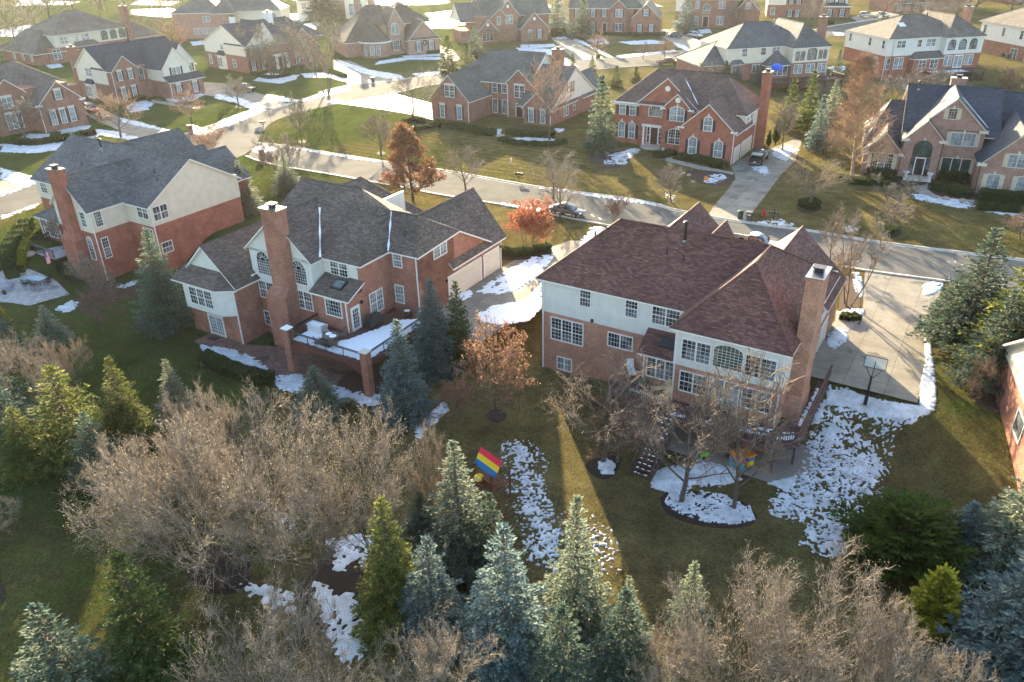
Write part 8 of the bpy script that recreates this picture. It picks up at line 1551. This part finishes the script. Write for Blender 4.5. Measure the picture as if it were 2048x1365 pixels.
# --- bins, hydrant, mailboxes, signs
def bin_(p, rz, m_, label, h=1.05, w_=.6):
    t = empty('trash_bin', p, rz, label, 'trash bin', 'bins at the kerb'); b = MB(); b.hexa([(-w_ * .4, -w_ * .4, .05), (w_ * .4, -w_ * .4, .05), (w_ * .4, w_ * .4, .05), (-w_ * .4, w_ * .4, .05), (-w_ / 2, -w_ / 2, h), (w_ / 2, -w_ / 2, h), (w_ / 2, w_ / 2, h), (-w_ / 2, w_ / 2, h)]); obj('body', b, m_, t, .03)
    b = MB(); b.hexa([(-w_ * .54, -w_ * .56, h), (w_ * .54, -w_ * .56, h), (w_ * .54, w_ * .56, h), (-w_ * .54, w_ * .56, h), (-w_ * .45, -w_ * .48, h + .1), (w_ * .45, -w_ * .48, h + .1), (w_ * .45, w_ * .48, h + .1), (-w_ * .45, w_ * .48, h + .1)]); obj('lid', b, m_, t, .02)
    for s in (-1, 1): b = MB(); b.bar((s * w_ * .36, w_ * .42, .12), (s * w_ * .46, w_ * .42, .12), .12, 12); obj('wheel', b, 'tyre', t)
    b = MB(); b.bar((-w_ * .4, w_ * .6, h - .05), (w_ * .4, w_ * .6, h - .05), .02, 5); obj('handle', b, m_, t); return t
t = bin_(W(1498, 443), -.5, 'grey_plastic', 'grey wheeled bin with a white emblem at the driveway mouth', 1.15, .75)
b = MB(); b.bar((-.22, -.37, .9), (.22, -.37, .9), .05, 4); b.bar((-.12, -.375, .98), (.12, -.375, .98), .04, 4); obj('emblem', b, 'trim', t)
t = empty('round_bin', W(1480, 438), 0, 'dark green ribbed round bin beside the grey wheeled one', 'trash bin', 'bins at the kerb'); b = MB(); b.lathe([(.3, 0), (.34, .9), (.37, .95)], 0, 0, 16); obj('body', b, 'green_plastic', t); b = MB(); b.lathe([(.38, .95), (.3, 1.05), (.08, 1.1)], 0, 0, 16); obj('lid', b, 'green_plastic', t)
bin_(W(746, 166), .3, 'grey_plastic', 'lone dark bin at the kerb of the glaring street', 1.2, .8); bin_(W(1197, 118), .2, 'grey_plastic', 'dark bin beside the far sapling at the street', 1.2, .8)
t = empty('fire_hydrant', W(1528, 432), .4, 'red fire hydrant beside the black mailboxes', 'fire hydrant'); b = MB(); b.lathe([(.2, 0), (.2, .06), (.14, .08), (.14, .55), (.18, .57), (.18, .62), (.13, .72), (.05, .8)], 0, 0, 14); obj('body', b, 'red_paint', t)
b = MB(); b.bar((-.24, 0, .45), (.24, 0, .45), .07, 10); obj('side_outlet', b, 'red_paint', t); b = MB(); b.bar((0, 0, .42), (0, -.24, .42), .09, 10); obj('front_outlet', b, 'red_paint', t)
def mailbox(p, rz, label, n=4, s=1.0, sign=False):
    t = empty('mailbox_post', p, rz, label, 'mailbox', 'mailbox posts'); b = MB(); b.bar((0, 0, -.1), (0, 0, 1.35), .06, 8); b.bar((0, 0, .5), (-.45, 0, .95), .04, 5); b.bar((0, 0, .5), (.45, 0, .95), .04, 5); b.box(-.62, -.12, .95, .62, .12, 1.0); b.lathe([(.04, 1.35), (.08, 1.42), (.01, 1.55)], 0, 0, 8); obj('post', b, 'dark', t)
    for i in range(n): x = -.5 + 1.0 * i / max(1, n - 1); b = MB(); b.box(x - .1, -.26, 1.0, x + .1, .26, 1.14); b.bar((x, -.26, 1.14), (x, .26, 1.14), .1, 10); obj('mailbox', b, 'dark', t)
    t.scale = (s, s, s); return t
mailbox(W(1546, 443), -.5, 'black four box mailbox post beside the hydrant'); mailbox(W(1038, 363), -.4, 'black mailbox post in the lawn before the road'); mailbox(W(527, 256), .6, 'black mailbox post beside the corner boulder')
t = empty('street_sign', W(543, 249), .3, 'green street name sign on a thin pole at the corner', 'street sign'); b = MB(); b.bar((0, 0, 0), (0, 0, 2.9), .035, 6); obj('pole', b, 'steel', t)
b = MB(); b.box(-.5, -.02, 2.7, .5, .02, 2.92); obj('sign_plate', b, 'sign_green', t); b = MB(); b.box(-.02, -.5, 2.46, .02, .5, 2.68); obj('sign_plate', b, 'sign_green', t)
t = empty('utility_sign', W(1023, 348), 0, 'slim pale sign post in the striped lawn above the mailbox', 'sign post'); b = MB(); b.bar((0, 0, 0), (0, 0, 2.2), .04, 5); obj('pole', b, 'steel', t); b = MB(); b.box(-.12, -.03, 1.7, .12, .03, 2.3); obj('sign_plate', b, 'trim', t)
for i, (x, y, lab) in enumerate([(382, 268, 'brick mailbox pillar on the snowy verge across the intersection'), (525, 318, 'brick mailbox pillar at the street corner shrub')]):
    t = empty('mailbox_pillar', W(x, y), .5, lab, 'mailbox', 'brick mailbox pillars'); b = MB(); b.box(-.4, -.4, 0, .4, .4, 1.5); b.build('pillar', 'brick_brown', t); b = MB(); b.box(-.46, -.46, 1.5, .46, .46, 1.6); obj('cap', b, 'stone', t); b = MB(); b.box(-.15, -.43, .95, .15, -.39, 1.25); obj('mailbox_door', b, 'dark', t)
t = empty('lamp_post', W(1194, 120), 0, 'thin dark lamp pole behind the row of tiny spruces', 'lamp post'); b = MB(); b.bar((0, 0, 0), (0, 0, 4.2), .07, 8); obj('pole', b, 'dark', t); b = MB(); b.lathe([(.12, 4.2), (.18, 4.5), (.05, 4.7)], 0, 0, 10); obj('lantern', b, 'dark', t)
# urns and bench at the arched entry
for x, lab in ((-3.95, 'white stone urn left of the arched entry'), (-.95, 'white stone urn right of the arched entry')):
    t = put('stone_urn', H5, x, -1.45, .15, 0, lab, 'urn', 'stone urns at the arched entry'); b = MB(); b.lathe([(.28, 0), (.2, .1), (.2, .5), (.28, .55)], 0, 0, 14); obj('pedestal', b, 'white_plastic', t); b = MB(); b.lathe([(.14, .55), (.18, .7), (.38, .95), (.42, 1.1), (.36, 1.12)], 0, 0, 16); obj('bowl', b, 'white_plastic', t)
t = empty('garden_bench', W(1866, 381), .1, 'black metal bench beside the entry walk bed', 'bench'); b = MB(); b.box(-.7, -.25, .42, .7, .25, .46); obj('seat', b, 'dark', t); b = MB(); b.box(-.7, .25, .5, .7, .29, .95); obj('backrest', b, 'dark', t)
for sx in (-.65, .65):
    for sy in (-.2, .22): b = MB(); b.bar((sx, sy, 0), (sx, sy, .45), .03, 5); obj('leg', b, 'dark', t)
t = empty('garden_pot', W(1886, 385), 0, 'small white pot beside the black metal bench', 'pot'); b = MB(); b.lathe([(.15, 0), (.25, .4), (.27, .45)], 0, 0, 12); obj('pot', b, 'white_plastic', t)
for x, y, lab in ((1326, 303, 'white pot in the bed before the arched lower window'), (1325, 291, 'orange terracotta pot near the front bushes')):
    t = empty('garden_pot', W(x, y), 0, lab, 'pot'); b = MB(); b.lathe([(.16, 0), (.26, .5), (.28, .55)], 0, 0, 12); obj('pot', b, 'white_plastic' if 'white' in lab else 'p_orange', t)
t = empty('yard_marker', W(1412, 360), 0, 'small orange garden ornament in the driveway mulch bed', 'ornament'); b = MB(); b.lathe([(.3, 0), (.35, .3), (.1, .5)], 0, 0, 10); obj('body', b, 'p_orange', t)
# blue tarp and deck of the hip roofed house
fd = empty('deck', H8.root.location, H8.root.rotation_euler.z, 'brown back deck of the hip roofed house behind the tall chimney', 'deck'); b = MB(); b.box(-15, -4.5, 2.2, 1.5, .9, 2.35); obj('decking', b, 'wood_brown', fd); rail(fd, [(-15, -4.5, 2.35), (1.5, -4.5, 2.35)], m_='wood_brown', gap=.3, r=.04); rail(fd, [(1.5, -4.5, 2.35), (1.5, 0, 2.35)], m_='wood_brown', gap=.3, r=.04)
for x in (-14.8, -9, -3, 1.3): b = MB(); b.box(x - .1, -4.4, -1, x + .1, -4.2, 2.2); obj('post', b, 'wood_brown', fd)
t = put('covered_furniture', H8, -14.2, -2.6, 2.35, 0, 'bright blue tarp covered furniture beside the tall chimney top', 'covered furniture'); b = MB(); b.lathe([(1.25, 0), (1.2, .7), (.9, 1.1), (.3, 1.3)], 0, 0, 14); obj('tarp', b, 'tarp', t)
fd = empty('deck', H9.root.location, H9.root.rotation_euler.z, 'wooden back stairs and deck under the three arched windows', 'deck'); b = MB(); b.box(8.5, -6.5, 2.0, 21.5, -1.9, 2.15); obj('decking', b, 'wood_brown', fd); rail(fd, [(8.5, -6.5, 2.15), (18.5, -6.5, 2.15)], m_='wood_brown', gap=.3, r=.04)
for x in (8.7, 13, 18.5, 21.3): b = MB(); b.box(x - .1, -6.4, -1, x + .1, -6.2, 2.0); obj('post', b, 'wood_brown', fd)
b = MB()
for k in range(9): b.box(19 + .3 * k, -7.4, 1.9 - .23 * k, 19.32 + .3 * k, -6.5, 1.95 - .23 * k)
obj('stair_flight', b, 'wood_brown', fd)
snow(None, world=on(H9, 9, -6.2, 18, -6.2, 18, -2.5, 9, -2.5), zz=-.25, thr=.1, amp=.4, feather=.6, th=.06, dz=-.02)
for i, (x, lab) in enumerate(((4.2, 'air conditioner unit by the edge house wall, left one'), (6.2, 'air conditioner unit by the edge house wall, right one'))):
    t = put('air_conditioner', H10, -1.2, x, .3, 0, lab, 'air conditioner', 'air conditioner units'); b = MB(); b.box(-.45, -.45, 0, .45, .45, .9); obj('casing', b, 'grey_plastic', t, .04); b = MB(); b.lathe([(.36, .9), (.36, .94)], 0, 0, 16); obj('fan_guard', b, 'dark', t)
# ------------------------------------------------------------ haze
m = bpy.data.materials.new('haze air'); m.use_nodes = True; n = m.node_tree; n.nodes.remove(n.nodes['Principled BSDF'])
pv = n.nodes.new('ShaderNodeVolumePrincipled'); pv.inputs['Color'].default_value = (.93, .97, 1.0, 1); pv.inputs['Density'].default_value = HAZE; pv.inputs['Anisotropy'].default_value = .6
n.links.new(pv.outputs[0], n.nodes['Material Output'].inputs['Volume']); M['haze'] = m
b = MB(); b.box(-3200, -450, -4.5, 3200, 4100, 42); hz = b.build('haze', 'haze', None, uv=False); hz['kind'] = 'stuff'
